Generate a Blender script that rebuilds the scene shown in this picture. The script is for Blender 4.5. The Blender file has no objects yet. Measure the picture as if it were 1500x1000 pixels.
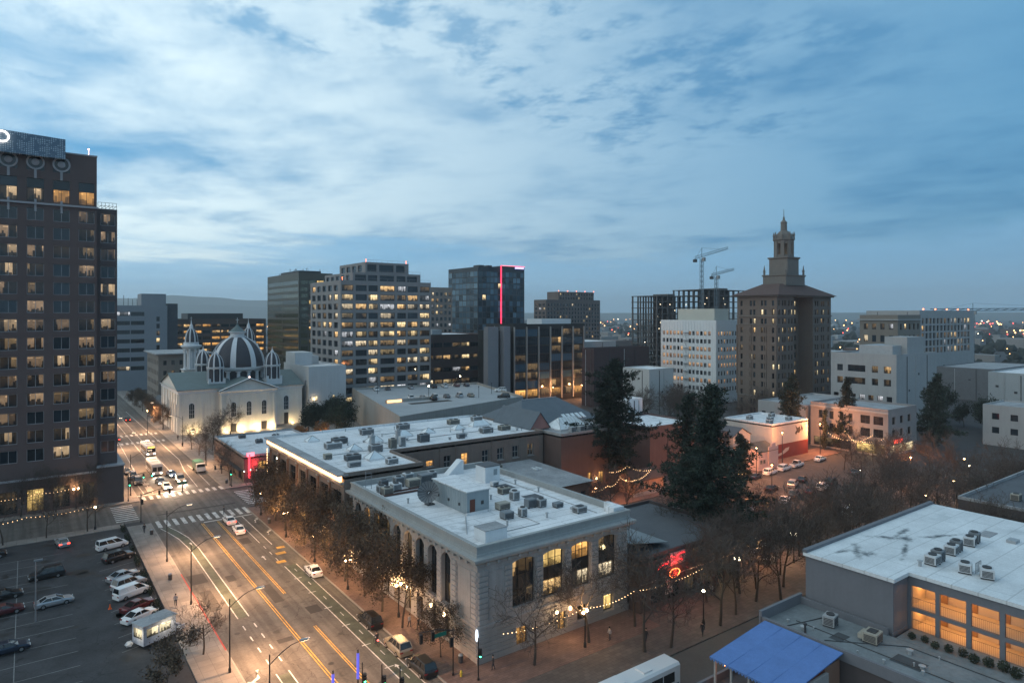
import bpy, bmesh, math, random
from mathutils import Vector, Matrix
random.seed(7)
R = math.radians
SC = bpy.context.scene
COL = SC.collection

# ------------------------------------------------------------------ camera
# Metres.  +Y runs up the avenue, +X runs along the cross streets; the camera
# stands at a high window, 42 m above the pavement.
cam_d = bpy.data.cameras.new('camera')
cam = bpy.data.objects.new('camera', cam_d)
COL.objects.link(cam)
cam.location = (0, 0, 42.0)
cam.rotation_euler = (R(90), 0, R(-36.13))
cam_d.sensor_width = 36.0
cam_d.lens = 36.0 * 974 / 1500
cam_d.shift_y = -40 / 1500.0
cam_d.clip_start = 0.5
cam_d.clip_end = 40000
SC.camera = cam

# ------------------------------------------------------------------ sky
SUN_AZ = R(-72)          # measured from +Y towards +X: the last glow lies to the left of the view, partly behind it
SUN_EL = R(1.5)
world = bpy.data.worlds.new('World')
SC.world = world
world.use_nodes = True
nt = world.node_tree
nt.nodes.clear()
def wn(t, **kw):
    n = nt.nodes.new(t)
    for k, v in kw.items():
        setattr(n, k, v)
    return n
def wl(a, b): nt.links.new(a, b)
def wm(op, a, b=None, c=None, clamp=False):
    n = wn('ShaderNodeMath', operation=op, use_clamp=clamp)
    for i, v in enumerate((a, b, c)):
        if v is None: continue
        if isinstance(v, (int, float)): n.inputs[i].default_value = v
        else: wl(v, n.inputs[i])
    return n.outputs[0]
def wmix(f, a, b):
    n = wn('ShaderNodeMix', data_type='RGBA')
    if isinstance(f, (int, float)): n.inputs[0].default_value = f
    else: wl(f, n.inputs[0])
    for i, v in ((6, a), (7, b)):
        if isinstance(v, tuple): n.inputs[i].default_value = (*v, 1)
        else: wl(v, n.inputs[i])
    return n.outputs[2]
def wsmooth(v, lo, hi):
    n = wn('ShaderNodeMapRange', interpolation_type='SMOOTHSTEP')
    wl(v, n.inputs[0]); n.inputs[1].default_value = lo; n.inputs[2].default_value = hi
    return n.outputs[0]
tc = wn('ShaderNodeTexCoord')
sep = wn('ShaderNodeSeparateXYZ'); wl(tc.outputs['Generated'], sep.inputs[0])
dx, dy, dz = sep.outputs
zc = wm('MAXIMUM', dz, 0.0)
den = wm('ADD', zc, 0.07)
comb = wn('ShaderNodeCombineXYZ')
wl(wm('DIVIDE', dx, den), comb.inputs[0]); wl(wm('DIVIDE', dy, den), comb.inputs[1])
def cloud_noise(scale, stretch, rot, seed, detail=8, rough=0.55, dist=0.0):
    mp = wn('ShaderNodeMapping'); wl(comb.outputs[0], mp.inputs[0])
    mp.inputs['Location'].default_value = (seed, seed * 1.7, 0)
    mp.inputs['Rotation'].default_value = (0, 0, rot)
    mp.inputs['Scale'].default_value = (stretch[0], stretch[1], 1)
    n = wn('ShaderNodeTexNoise'); wl(mp.outputs[0], n.inputs['Vector'])
    n.inputs['Scale'].default_value = scale; n.inputs['Detail'].default_value = detail
    n.inputs['Roughness'].default_value = rough; n.inputs['Distortion'].default_value = dist
    return n.outputs[0]
sky = wn('ShaderNodeTexSky', sky_type='NISHITA', sun_disc=False)
sky.sun_elevation = SUN_EL; sky.sun_rotation = SUN_AZ
sky.altitude = 40; sky.air_density = 1.0; sky.dust_density = 0.6; sky.ozone_density = 3.0
# how far towards the afterglow a direction points: 0 away from it, 1 at it
west = wsmooth(wm('ADD', wm('MULTIPLY', dx, math.sin(SUN_AZ)), wm('MULTIPLY', dy, math.cos(SUN_AZ))), -0.98, 0.62)
blue = wmix(west, (0.022, 0.130, 0.275), (0.085, 0.290, 0.510))
veil = wmix(west, (0.065, 0.215, 0.370), (0.740, 0.860, 0.875))
n_big = cloud_noise(0.34, (1.0, 0.8), R(20), 13.1, 9, 0.58, 0.12)
n_fine = cloud_noise(1.7, (1.0, 0.75), R(50), 9.4, 10, 0.60, 0.2)
n_streak = cloud_noise(0.20, (0.6, 1.4), R(-36), 5.2, 9, 0.60, 0.12)
n_mack = cloud_noise(5.5, (1.0, 0.8), R(30), 2.2, 8, 0.62, 0.1)
n_mask = cloud_noise(0.62, (1.0, 0.9), R(60), 55.0, 4, 0.5, 0.0)
patch = wsmooth(n_big, 0.36, 0.60)
cl = wm('ADD', wm('ADD', wm('MULTIPLY', patch, 0.50), wm('MULTIPLY', n_streak, 0.60)), wm('MULTIPLY', wm('SUBTRACT', n_fine, 0.5), 1.1))
cover = wsmooth(cl, 0.02, 0.76)
colr = wmix(cover, blue, veil)
# broken mackerel cloud: small darker blue gaps in part of the veil
gaps = wm('MULTIPLY', wsmooth(wm('ADD', n_mack, wm('MULTIPLY', wm('SUBTRACT', n_fine, 0.5), 0.5)), 0.44, 0.66), wsmooth(n_mask, 0.47, 0.60))
colr = wmix(wm('MULTIPLY', wm('MULTIPLY', gaps, wsmooth(dz, 0.12, 0.26)), 0.70), colr, blue)
# a flat grey-blue bank of cloud lies along the horizon, broken at its upper edge
edge = wm('ADD', dz, wm('MULTIPLY', wm('SUBTRACT', n_streak, 0.5), -0.20))
edge = wm('ADD', edge, wm('MULTIPLY', wm('SUBTRACT', n_fine, 0.5), 0.03))
bank_f = wm('MULTIPLY', wm('SUBTRACT', 1.0, wsmooth(edge, 0.088, 0.108)), 0.80)
bankc = wmix(west, (0.130, 0.290, 0.460), (0.205, 0.440, 0.660))
colr = wmix(bank_f, colr, bankc)
low = wm('SUBTRACT', 1.0, wsmooth(dz, 0.0, 0.075))
colr = wmix(wm('MULTIPLY', low, 0.55), colr, wmix(west, (0.210, 0.365, 0.510), (0.340, 0.540, 0.720)))
# the cloud deck thins a little overhead
lum = wm('ADD', wm('MULTIPLY', wsmooth(dz, 0.30, 1.0), -0.12), 1.0)
bg1 = wn('ShaderNodeBackground'); wl(colr, bg1.inputs[0]); wl(lum, bg1.inputs[1])
bg2 = wn('ShaderNodeBackground'); wl(sky.outputs[0], bg2.inputs[0]); bg2.inputs[1].default_value = 0.03
add = wn('ShaderNodeAddShader'); wl(bg1.outputs[0], add.inputs[0]); wl(bg2.outputs[0], add.inputs[1])
wo = wn('ShaderNodeOutputWorld'); wl(add.outputs[0], wo.inputs[0])

# ------------------------------------------------------------------ sun (dusk: very weak, very soft)
sd = bpy.data.lights.new('sun', 'SUN')
sd.energy = 0.12; sd.angle = R(25); sd.color = (1.0, 0.86, 0.74)
so = bpy.data.objects.new('sun', sd); COL.objects.link(so)
so.rotation_euler = (R(90 - 9), 0, -SUN_AZ + math.pi)
so.location = (0, 0, 120)

# ------------------------------------------------------------------ exposure / render
vs = SC.view_settings
vs.view_transform = 'Standard'; vs.look = 'None'; vs.exposure = 0.55; vs.gamma = 1.0
vs.use_curve_mapping = False
SC.render.engine = 'CYCLES'
cy = SC.cycles
cy.use_denoising = True
cy.max_bounces = 5; cy.diffuse_bounces = 2; cy.glossy_bounces = 3
cy.transmission_bounces = 4; cy.volume_bounces = 0; cy.transparent_max_bounces = 8
cy.sample_clamp_indirect = 3.0; cy.sample_clamp_direct = 0.0
cy.caustics_reflective = False; cy.caustics_refractive = False
cy.use_light_tree = True
cy.use_fast_gi = False

# ------------------------------------------------------------------ mesh helpers
def _off(parent):
    v = Vector((0, 0, 0))
    while parent is not None:
        v += parent.location; parent = parent.parent
    return v

class MB:
    """collects faces; build() links them as one mesh object"""
    def __init__(s): s.v = []; s.f = []; s.m = []; s.uv = {}
    def quad(s, a, b, c, d, m=0, uv=None):
        n = len(s.v); s.v += [a, b, c, d]
        if uv: s.uv[len(s.f)] = uv
        s.f.append((n, n+1, n+2, n+3)); s.m.append(m)
    def tri(s, a, b, c, m=0):
        n = len(s.v); s.v += [a, b, c]; s.f.append((n, n+1, n+2)); s.m.append(m)
    def box(s, x0, x1, y0, y1, z0, z1, m=0, bottom=True):
        n = len(s.v)
        s.v += [(x0,y0,z0),(x1,y0,z0),(x1,y1,z0),(x0,y1,z0),(x0,y0,z1),(x1,y0,z1),(x1,y1,z1),(x0,y1,z1)]
        F = [(4,5,6,7),(0,1,5,4),(1,2,6,5),(2,3,7,6),(3,0,4,7)]
        if bottom: F.append((3,2,1,0))
        for q in F: s.f.append(tuple(n+i for i in q)); s.m.append(m)
    def obox(s, c, ax, ay, hx, hy, z0, z1, m=0):
        """box turned about z: ax, ay unit vectors, hx, hy half sizes"""
        P = [(c[0]+ax[0]*i*hx+ay[0]*j*hy, c[1]+ax[1]*i*hx+ay[1]*j*hy) for i, j in ((-1,-1),(1,-1),(1,1),(-1,1))]
        s.prism(P, z0, z1, m)
    def prism(s, P, z0, z1, m=0, mt=None):
        n = len(s.v); k = len(P)
        s.v += [(p[0], p[1], z0) for p in P] + [(p[0], p[1], z1) for p in P]
        s.f.append(tuple(range(n+k, n+2*k))); s.m.append(m if mt is None else mt)
        s.f.append(tuple(range(n+k-1, n-1, -1))); s.m.append(m)
        for i in range(k):
            j = (i+1) % k
            s.f.append((n+i, n+j, n+k+j, n+k+i)); s.m.append(m)
    def lathe(s, cx, cy, prof, n=16, m=0, a0=0.0):
        base = len(s.v)
        for r, z in prof:
            for i in range(n):
                a = a0 + 2*math.pi*i/n
                s.v.append((cx+r*math.cos(a), cy+r*math.sin(a), z))
        for k in range(len(prof)-1):
            for i in range(n):
                j = (i+1) % n
                s.f.append((base+k*n+i, base+k*n+j, base+(k+1)*n+j, base+(k+1)*n+i)); s.m.append(m)
        s.f.append(tuple(base+(len(prof)-1)*n+i for i in range(n))); s.m.append(m)
        s.f.append(tuple(base+i for i in range(n-1, -1, -1))); s.m.append(m)
    def tube(s, pts, radii, n=5, m=0, cap=True):
        pts = [Vector(p) for p in pts]
        if isinstance(radii, (int, float)): radii = [radii]*len(pts)
        base = len(s.v)
        for i, p in enumerate(pts):
            d = (pts[min(i+1, len(pts)-1)] - pts[max(i-1, 0)])
            if d.length < 1e-9: d = Vector((0,0,1))
            d.normalize()
            up = Vector((0,0,1)) if abs(d.z) < 0.9 else Vector((1,0,0))
            e1 = d.cross(up).normalized(); e2 = d.cross(e1)
            for k in range(n):
                a = 2*math.pi*k/n
                q = p + (e1*math.cos(a) + e2*math.sin(a))*radii[i]
                s.v.append((q.x, q.y, q.z))
        for i in range(len(pts)-1):
            for k in range(n):
                j = (k+1) % n
                s.f.append((base+i*n+k, base+(i+1)*n+k, base+(i+1)*n+j, base+i*n+j)); s.m.append(m)
        if cap:
            s.f.append(tuple(base+k for k in range(n))); s.m.append(m)
            e = base+(len(pts)-1)*n
            s.f.append(tuple(e+k for k in range(n-1, -1, -1))); s.m.append(m)
    def ico(s, c, r, m=0, sz=1.0):
        t = (1+5**.5)/2
        V = [(-1,t,0),(1,t,0),(-1,-t,0),(1,-t,0),(0,-1,t),(0,1,t),(0,-1,-t),(0,1,-t),(t,0,-1),(t,0,1),(-t,0,-1),(-t,0,1)]
        F = [(0,11,5),(0,5,1),(0,1,7),(0,7,10),(0,10,11),(1,5,9),(5,11,4),(11,10,2),(10,7,6),(7,1,8),(3,9,4),(3,4,2),(3,2,6),(3,6,8),(3,8,9),(4,9,5),(2,4,11),(6,2,10),(8,6,7),(9,8,1)]
        n = len(s.v); k = r/(1+t*t)**.5
        s.v += [(c[0]+x*k, c[1]+y*k, c[2]+z*k*sz) for x, y, z in V]
        for f in F: s.f.append(tuple(n+i for i in f)); s.m.append(m)
    def mesh(s, name, mats, off=(0,0,0), smooth=False):
        me = bpy.data.meshes.new(name)
        ox, oy, oz = off
        me.from_pydata([(x-ox, y-oy, z-oz) for x, y, z in s.v], [], s.f)
        for mm in (mats if isinstance(mats, (list, tuple)) else [mats]): me.materials.append(mm)
        if any(s.m): me.polygons.foreach_set('material_index', s.m)
        if smooth: me.polygons.foreach_set('use_smooth', [True]*len(s.f))
        if s.uv:
            lay = me.uv_layers.new(name='UVMap')
            for fi, uv in s.uv.items():
                ls = me.polygons[fi].loop_start
                for i, c in enumerate(uv): lay.data[ls+i].uv = c
        me.update()
        return me
    def build(s, name, mats, parent=None, smooth=False, local=False):
        off = (0,0,0) if (local or parent is None) else _off(parent)
        me = s.mesh(name, mats, off, smooth)
        o = bpy.data.objects.new(name, me); COL.objects.link(o)
        if parent is not None: o.parent = parent
        return o

def inst(name, me, parent=None, loc=(0,0,0), rz=0.0):
    """one more object on shared mesh data; loc in world metres when the parent is an unturned Empty"""
    o = bpy.data.objects.new(name, me); COL.objects.link(o)
    if parent is not None:
        o.parent = parent
        loc = Vector(loc) - _off(parent)
    o.location = loc
    o.rotation_euler = (0, 0, rz)
    return o
def tag(o, label, cat, group=None):
    o['label'] = label; o['category'] = cat
    if group: o['group'] = group
    return o
def thing(name, label, cat, loc=(0,0,0), rz=0.0, group=None):
    o = bpy.data.objects.new(name, None); COL.objects.link(o)
    o.empty_display_size = 0.3
    o.location = loc; o.rotation_euler = (0, 0, rz)
    return tag(o, label, cat, group)
def struct(o):
    o['kind'] = 'structure'; return o
def stuff(o, label=None, cat=None):
    o['kind'] = 'stuff'
    if label: o['label'] = label; o['category'] = cat
    return o
def copy_tree(o, parent=None):
    c = o.copy(); COL.objects.link(c); c.parent = parent
    for ch in o.children: copy_tree(ch, c)
    return c
def set_mat(o, slot, m):
    o.material_slots[slot].link = 'OBJECT'; o.material_slots[slot].material = m

# ------------------------------------------------------------------ materials
MATS = {}
def _p(m):
    m.use_nodes = True
    t = m.node_tree
    return t, t.nodes['Principled BSDF']
def mat(name, col, rough=0.8, var=0.18, scale=0.6, metal=0.0, bump=0.0, bscale=8.0, streak=0.0, spec=0.35, fine=0.0, world=True):
    """painted or mineral surface: colour with large soft patches, fine mottling and optional rain streaks"""
    if name in MATS: return MATS[name]
    m = bpy.data.materials.new(name); MATS[name] = m
    t, b = _p(m)
    L = t.links.new
    b.inputs['Roughness'].default_value = rough
    b.inputs['Metallic'].default_value = metal
    b.inputs['Specular IOR Level'].default_value = spec
    geo = t.nodes.new('ShaderNodeNewGeometry') if world else t.nodes.new('ShaderNodeTexCoord')
    pos = geo.outputs['Position'] if world else geo.outputs['Object']
    def noise(sc, vec=None, det=5, ro=0.6):
        n = t.nodes.new('ShaderNodeTexNoise'); L(vec or pos, n.inputs['Vector'])
        n.inputs['Scale'].default_value = sc; n.inputs['Detail'].default_value = det; n.inputs['Roughness'].default_value = ro
        return n.outputs[0]
    def M(op, a, c):
        n = t.nodes.new('ShaderNodeMath'); n.operation = op
        for i, v in enumerate((a, c)):
            if isinstance(v, (int, float)): n.inputs[i].default_value = v
            else: L(v, n.inputs[i])
        return n.outputs[0]
    fac = M('ADD', M('MULTIPLY', M('SUBTRACT', noise(scale), 0.5), var*2), 1.0)
    if fine: fac = M('MULTIPLY', fac, M('ADD', M('MULTIPLY', M('SUBTRACT', noise(scale*9), 0.5), fine*2), 1.0))
    if streak:
        mp = t.nodes.new('ShaderNodeMapping'); L(pos, mp.inputs[0]); mp.inputs['Scale'].default_value = (1.6, 1.6, 0.09)
        fac = M('MULTIPLY', fac, M('ADD', M('MULTIPLY', M('SUBTRACT', noise(1.0, mp.outputs[0], 4), 0.5), streak*2), 1.0))
    mx = t.nodes.new('ShaderNodeVectorMath'); mx.operation = 'SCALE'
    mx.inputs[0].default_value = col; L(fac, mx.inputs['Scale'])
    L(mx.outputs[0], b.inputs['Base Color'])
    if bump:
        bn = t.nodes.new('ShaderNodeBump'); bn.inputs['Strength'].default_value = bump; bn.inputs['Distance'].default_value = 0.05
        L(noise(bscale), bn.inputs['Height']); L(bn.outputs[0], b.inputs['Normal'])
    return m
def surf(name, col, rough=0.85, seams=None, seam_dark=0.78, pond=0.0, pond_col=(0.2, 0.2, 0.2), pond_scale=0.16, cracks=0.0, tracks=0.0, blots=0.0, var=0.2, scale=0.25):
    """large horizontal surface with real wear: seams, ponding marks, cracks, tyre-polished tracks, oil blots"""
    if name in MATS: return MATS[name]
    m = bpy.data.materials.new(name); MATS[name] = m
    t, b = _p(m); L = t.links.new
    b.inputs['Roughness'].default_value = rough; b.inputs['Specular IOR Level'].default_value = 0.3
    pos = t.nodes.new('ShaderNodeNewGeometry').outputs['Position']
    def noise(sc, det=6, ro=0.62, vec=None):
        n = t.nodes.new('ShaderNodeTexNoise'); L(vec or pos, n.inputs['Vector']); n.inputs['Scale'].default_value = sc; n.inputs['Detail'].default_value = det; n.inputs['Roughness'].default_value = ro; return n.outputs[0]
    def rng(v, a, c, lo, hi):
        n = t.nodes.new('ShaderNodeMapRange'); n.interpolation_type = 'SMOOTHSTEP'; L(v, n.inputs[0])
        for i, q in enumerate((a, c, lo, hi)): n.inputs[i+1].default_value = q
        return n.outputs[0]
    def mul(a, c):
        n = t.nodes.new('ShaderNodeMath'); n.operation = 'MULTIPLY'; L(a, n.inputs[0]); L(c, n.inputs[1]); return n.outputs[0]
    fac = mul(rng(noise(scale), 0.3, 0.7, 1-var, 1+var), rng(noise(scale*14, 3), 0.3, 0.7, 1-var*0.6, 1+var*0.6))
    if seams:
        br = t.nodes.new('ShaderNodeTexBrick'); L(pos, br.inputs['Vector']); br.offset = 0.4
        br.inputs['Scale'].default_value = 1.0; br.inputs['Brick Width'].default_value = seams[0]; br.inputs['Row Height'].default_value = seams[1]; br.inputs['Mortar Size'].default_value = seams[2]
        br.inputs['Color1'].default_value = (1, 1, 1, 1); br.inputs['Color2'].default_value = (0.93, 0.93, 0.93, 1); br.inputs['Mortar'].default_value = (seam_dark, seam_dark, seam_dark, 1)
        sp = t.nodes.new('ShaderNodeSeparateColor'); L(br.outputs['Color'], sp.inputs[0]); fac = mul(fac, sp.outputs[0])
    if tracks:
        mp = t.nodes.new('ShaderNodeMapping'); L(pos, mp.inputs[0]); mp.inputs['Scale'].default_value = (1.1, 0.02, 1)
        fac = mul(fac, rng(noise(1.0, 3, 0.5, mp.outputs[0]), 0.35, 0.65, 1-tracks, 1+tracks))
    if cracks:
        vo = t.nodes.new('ShaderNodeTexVoronoi'); vo.feature = 'DISTANCE_TO_EDGE'; vo.inputs['Scale'].default_value = 0.16
        ad = t.nodes.new('ShaderNodeVectorMath'); ad.operation = 'ADD'; L(pos, ad.inputs[0]); nn = t.nodes.new('ShaderNodeTexNoise'); L(pos, nn.inputs['Vector']); nn.inputs['Scale'].default_value = 0.5; nn.inputs['Detail'].default_value = 5
        sc_ = t.nodes.new('ShaderNodeVectorMath'); sc_.operation = 'SCALE'; L(nn.outputs['Color'], sc_.inputs[0]); sc_.inputs['Scale'].default_value = 2.2; L(sc_.outputs[0], ad.inputs[1]); L(ad.outputs[0], vo.inputs['Vector'])
        fac = mul(fac, rng(vo.outputs['Distance'], 0.002, 0.009, 1-cracks, 1.0))
    if blots: fac = mul(fac, rng(noise(0.42, 3, 0.5), 0.62, 0.72, 1.0, 1-blots))
    mx = t.nodes.new('ShaderNodeVectorMath'); mx.operation = 'SCALE'; mx.inputs[0].default_value = col; L(fac, mx.inputs['Scale']); out = mx.outputs[0]
    if pond:
        mi = t.nodes.new('ShaderNodeMix'); mi.data_type = 'RGBA'; L(rng(noise(pond_scale, 7, 0.66), 0.54, 0.70, 0.0, pond), mi.inputs[0]); L(out, mi.inputs[6]); mi.inputs[7].default_value = (*pond_col, 1); out = mi.outputs[2]
    L(out, b.inputs['Base Color'])
    return m
def emit(name, col, s, sample=True):
    if name in MATS: return MATS[name]
    m = bpy.data.materials.new(name); MATS[name] = m
    t, b = _p(m)
    b.inputs['Base Color'].default_value = (0.02, 0.02, 0.02, 1)
    b.inputs['Emission Color'].default_value = (*col, 1)
    b.inputs['Emission Strength'].default_value = s
    if not sample: m.cycles.emission_sampling = 'NONE'
    return m
def glass(name, col=(0.012, 0.018, 0.024), rough=0.06, spec=0.6, var=True, metal=0.0):
    """dark window pane that mirrors the sky; each pane slightly different"""
    if name in MATS: return MATS[name]
    m = bpy.data.materials.new(name); MATS[name] = m
    t, b = _p(m); L = t.links.new
    b.inputs['Roughness'].default_value = rough
    b.inputs['Specular IOR Level'].default_value = spec
    b.inputs['Metallic'].default_value = metal
    oi = t.nodes.new('ShaderNodeObjectInfo')
    mr = t.nodes.new('ShaderNodeMapRange'); L(oi.outputs['Random'], mr.inputs[0]); mr.inputs[3].default_value = 0.5; mr.inputs[4].default_value = 1.9
    mx = t.nodes.new('ShaderNodeVectorMath'); mx.operation = 'SCALE'; mx.inputs[0].default_value = col; L(mr.outputs[0], mx.inputs['Scale'])
    L(mx.outputs[0], b.inputs['Base Color'])
    return m
def litpane(name, col, s, clutter=0.55, blinds=0.4, fx=3.0, fy=3.0):
    """glass of a room with the lights on: ceiling strip, furniture, partly drawn blinds; differs from pane to pane"""
    if name in MATS: return MATS[name]
    m = bpy.data.materials.new(name); MATS[name] = m
    t, b = _p(m); L = t.links.new
    b.inputs['Base Color'].default_value = (0.015, 0.017, 0.02, 1)
    b.inputs['Roughness'].default_value = 0.07
    m.cycles.emission_sampling = 'NONE'
    uv = t.nodes.new('ShaderNodeUVMap'); oi = t.nodes.new('ShaderNodeObjectInfo')
    def M(op, a, c=None, clamp=False):
        n = t.nodes.new('ShaderNodeMath'); n.operation = op; n.use_clamp = clamp
        for i, v in enumerate((a, c)):
            if v is None: continue
            if isinstance(v, (int, float)): n.inputs[i].default_value = v
            else: L(v, n.inputs[i])
        return n.outputs[0]
    sp = t.nodes.new('ShaderNodeSeparateXYZ'); L(uv.outputs[0], sp.inputs[0])
    u, v = sp.outputs[0], sp.outputs[1]
    rnd = oi.outputs['Random']
    off = M('MULTIPLY', rnd, 231.7)
    def vec(x, y, z):
        n = t.nodes.new('ShaderNodeCombineXYZ')
        for i, q in enumerate((x, y, z)):
            if isinstance(q, (int, float)): n.inputs[i].default_value = q
            else: L(q, n.inputs[i])
        return n.outputs[0]
    def ss(x, lo, hi):
        n = t.nodes.new('ShaderNodeMapRange'); n.interpolation_type = 'SMOOTHSTEP'; L(x, n.inputs[0])
        n.inputs[1].default_value = lo; n.inputs[2].default_value = hi
        return n.outputs[0]
    def cell(k, seed):
        """random value per upright strip of the room"""
        f = M('FLOOR', M('ADD', M('MULTIPLY', u, k), M('MULTIPLY', rnd, 17.3)))
        w = t.nodes.new('ShaderNodeTexWhiteNoise'); w.noise_dimensions = '2D'; L(vec(M('ADD', f, seed), off, 0), w.inputs['Vector'])
        return w.outputs['Value']
    # rooms behind the pane: some bays have their blinds down or the light off
    room = M('ADD', M('MULTIPLY', ss(cell(fx*0.8, 3.1), 0.25, 0.6), blinds), 1.0 - blinds)
    # desks, shelves and people stand up from the floor as upright shapes
    h1 = M('MULTIPLY', M('POWER', cell(fx*3.1, 7.7), 1.6), 0.62); h2 = M('MULTIPLY', cell(fx*1.3, 1.9), 0.34)
    furn = M('MAXIMUM', M('LESS_THAN', v, h1), M('LESS_THAN', v, h2))
    nz = t.nodes.new('ShaderNodeTexNoise'); L(vec(M('ADD', M('MULTIPLY', u, fx*2.0), off), M('MULTIPLY', v, fy), off), nz.inputs['Vector'])
    nz.inputs['Scale'].default_value = 1.0; nz.inputs['Detail'].default_value = 3
    wall = M('ADD', M('MULTIPLY', nz.outputs[0], 0.7), M('MULTIPLY', v, 0.6))
    cl = M('MULTIPLY', wall, M('SUBTRACT', 1.0, M('MULTIPLY', furn, clutter)))
    # a blind drawn part of the way down over some strips
    bl = M('GREATER_THAN', v, M('SUBTRACT', 1.25, M('MULTIPLY', cell(fx*1.0, 5.3), 0.75)))
    cl = M('ADD', M('MULTIPLY', cl, M('SUBTRACT', 1.0, bl)), M('MULTIPLY', bl, 0.62))
    # ceiling fittings
    lampy = M('MULTIPLY', M('GREATER_THAN', v, 0.80), M('LESS_THAN', v, 0.88))
    lamps = M('MULTIPLY', M('MULTIPLY', lampy, M('GREATER_THAN', cell(fx*2.2, 9.1), 0.62)), 0.9)
    st = M('MULTIPLY', M('MULTIPLY', M('ADD', M('MULTIPLY', room, cl), M('MULTIPLY', lamps, room)), s), M('ADD', M('MULTIPLY', rnd, 0.8), 0.6))
    b.inputs['Emission Color'].default_value = (*col, 1)
    L(st, b.inputs['Emission Strength'])
    return m
# ------------------------------------------------------------------ materials used in many places
M_asph = surf('asphalt', (0.105, 0.096, 0.088), 0.8, cracks=0.45, tracks=0.2, blots=0.35, var=0.18, pond=0.5, pond_col=(0.062, 0.058, 0.055), pond_scale=0.12)
M_asph2 = surf('asphalt_old', (0.043, 0.043, 0.047), 0.8, cracks=0.4, blots=0.5, var=0.25, pond=0.5, pond_col=(0.065, 0.064, 0.066), pond_scale=0.1)
M_ground = mat('city_ground', (0.055, 0.054, 0.056), 0.9, 0.35, 0.05, fine=0.3)
M_white_paint = surf('road_white', (0.52, 0.51, 0.49), 0.7, var=0.3, scale=0.9, pond=0.85, pond_col=(0.12, 0.115, 0.11), pond_scale=1.6)
M_yellow_paint = surf('road_yellow', (0.52, 0.30, 0.06), 0.7, var=0.3, scale=0.9, pond=0.85, pond_col=(0.14, 0.10, 0.06), pond_scale=1.3)
M_green_paint = surf('road_green', (0.076, 0.086, 0.066), 0.8, var=0.3, scale=0.5, pond=0.6, pond_col=(0.075, 0.072, 0.066), pond_scale=0.5)
M_red_paint = mat('kerb_red', (0.42, 0.06, 0.05), 0.7, 0.2, 1.2, fine=0.2)
M_kerb = mat('kerb_stone', (0.26, 0.24, 0.22), 0.85, 0.2, 1.0, fine=0.2)
M_black_metal = mat('black_metal', (0.012, 0.012, 0.013), 0.45, 0.1, 2.0, spec=0.5)
M_steel = mat('steel', (0.30, 0.31, 0.33), 0.45, 0.15, 1.5, metal=0.6)
M_dkgrey = mat('dark_grey_metal', (0.045, 0.047, 0.052), 0.55, 0.2, 1.5)

def paving(name, c, sx, sy, joint=0.5, var=0.14, rough=0.85, off=0.0):
    """slabs or pavers with joints, laid in world metres"""
    m = bpy.data.materials.new(name); MATS[name] = m
    t, b = _p(m); L = t.links.new
    b.inputs['Roughness'].default_value = rough
    g = t.nodes.new('ShaderNodeNewGeometry')
    br = t.nodes.new('ShaderNodeTexBrick'); L(g.outputs['Position'], br.inputs['Vector'])
    br.offset = off
    br.inputs['Scale'].default_value = 1.0; br.inputs['Brick Width'].default_value = sx; br.inputs['Row Height'].default_value = sy
    br.inputs['Mortar Size'].default_value = 0.018
    br.inputs['Color1'].default_value = (*[x*(1-var) for x in c], 1); br.inputs['Color2'].default_value = (*[x*(1+var) for x in c], 1)
    br.inputs['Mortar'].default_value = (*[x*joint for x in c], 1)
    n = t.nodes.new('ShaderNodeTexNoise'); L(g.outputs['Position'], n.inputs['Vector']); n.inputs['Scale'].default_value = 0.35; n.inputs['Detail'].default_value = 7; n.inputs['Roughness'].default_value = 0.65
    mr = t.nodes.new('ShaderNodeMapRange'); L(n.outputs[0], mr.inputs[0]); mr.inputs[1].default_value = 0.3; mr.inputs[2].default_value = 0.7; mr.inputs[3].default_value = 0.72; mr.inputs[4].default_value = 1.18
    mx = t.nodes.new('ShaderNodeVectorMath'); mx.operation = 'SCALE'; L(br.outputs['Color'], mx.inputs[0]); L(mr.outputs[0], mx.inputs['Scale'])
    L(mx.outputs[0], b.inputs['Base Color'])
    return m
M_walk = paving('pavement_slabs', (0.23, 0.205, 0.185), 1.5, 1.5)
M_mall = paving('mall_pavers', (0.105, 0.085, 0.075), 0.9, 0.6, off=0.5)
M_brickwalk = paving('brick_paving', (0.17, 0.105, 0.085), 0.8, 0.4, off=0.5)

# ------------------------------------------------------------------ ground, streets
def slab(name, x0, x1, y0, y1, z1, m, z0=-0.3):
    b = MB(); b.box(x0, x1, y0, y1, z0, z1); return struct(b.build(name, m))
slab('ground', -7000, 9000, -3000, 9000, -0.02, M_ground, -0.6)
avenue = slab('road', 19.0, 39.5, 14, 900, 0.0, M_asph, -0.01)
slab('road', -150, 19.0, 153.5, 169.5, 0.0, M_asph, -0.01)
slab('road', 39.5, 260, 151.5, 168.0, 0.0, M_asph, -0.01)
slab('road', -150, 19.0, 14.0, 60.0, 0.0, M_asph, -0.01)
slab('road', 39.5, 250, 45.5, 54.5, 0.0, mat('mall_road', (0.085, 0.076, 0.07), 0.85, 0.25, 0.3, fine=0.2), -0.01)
slab('parking_lot', -90, 15.7, 60, 150.5, 0.0, M_asph2, -0.01)
slab('parking_lot', 93, 200, 66.5, 104, 0.0, mat('asphalt_lot', (0.060, 0.055, 0.053), 0.85, 0.3, 0.15, fine=0.25), -0.01)
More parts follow.
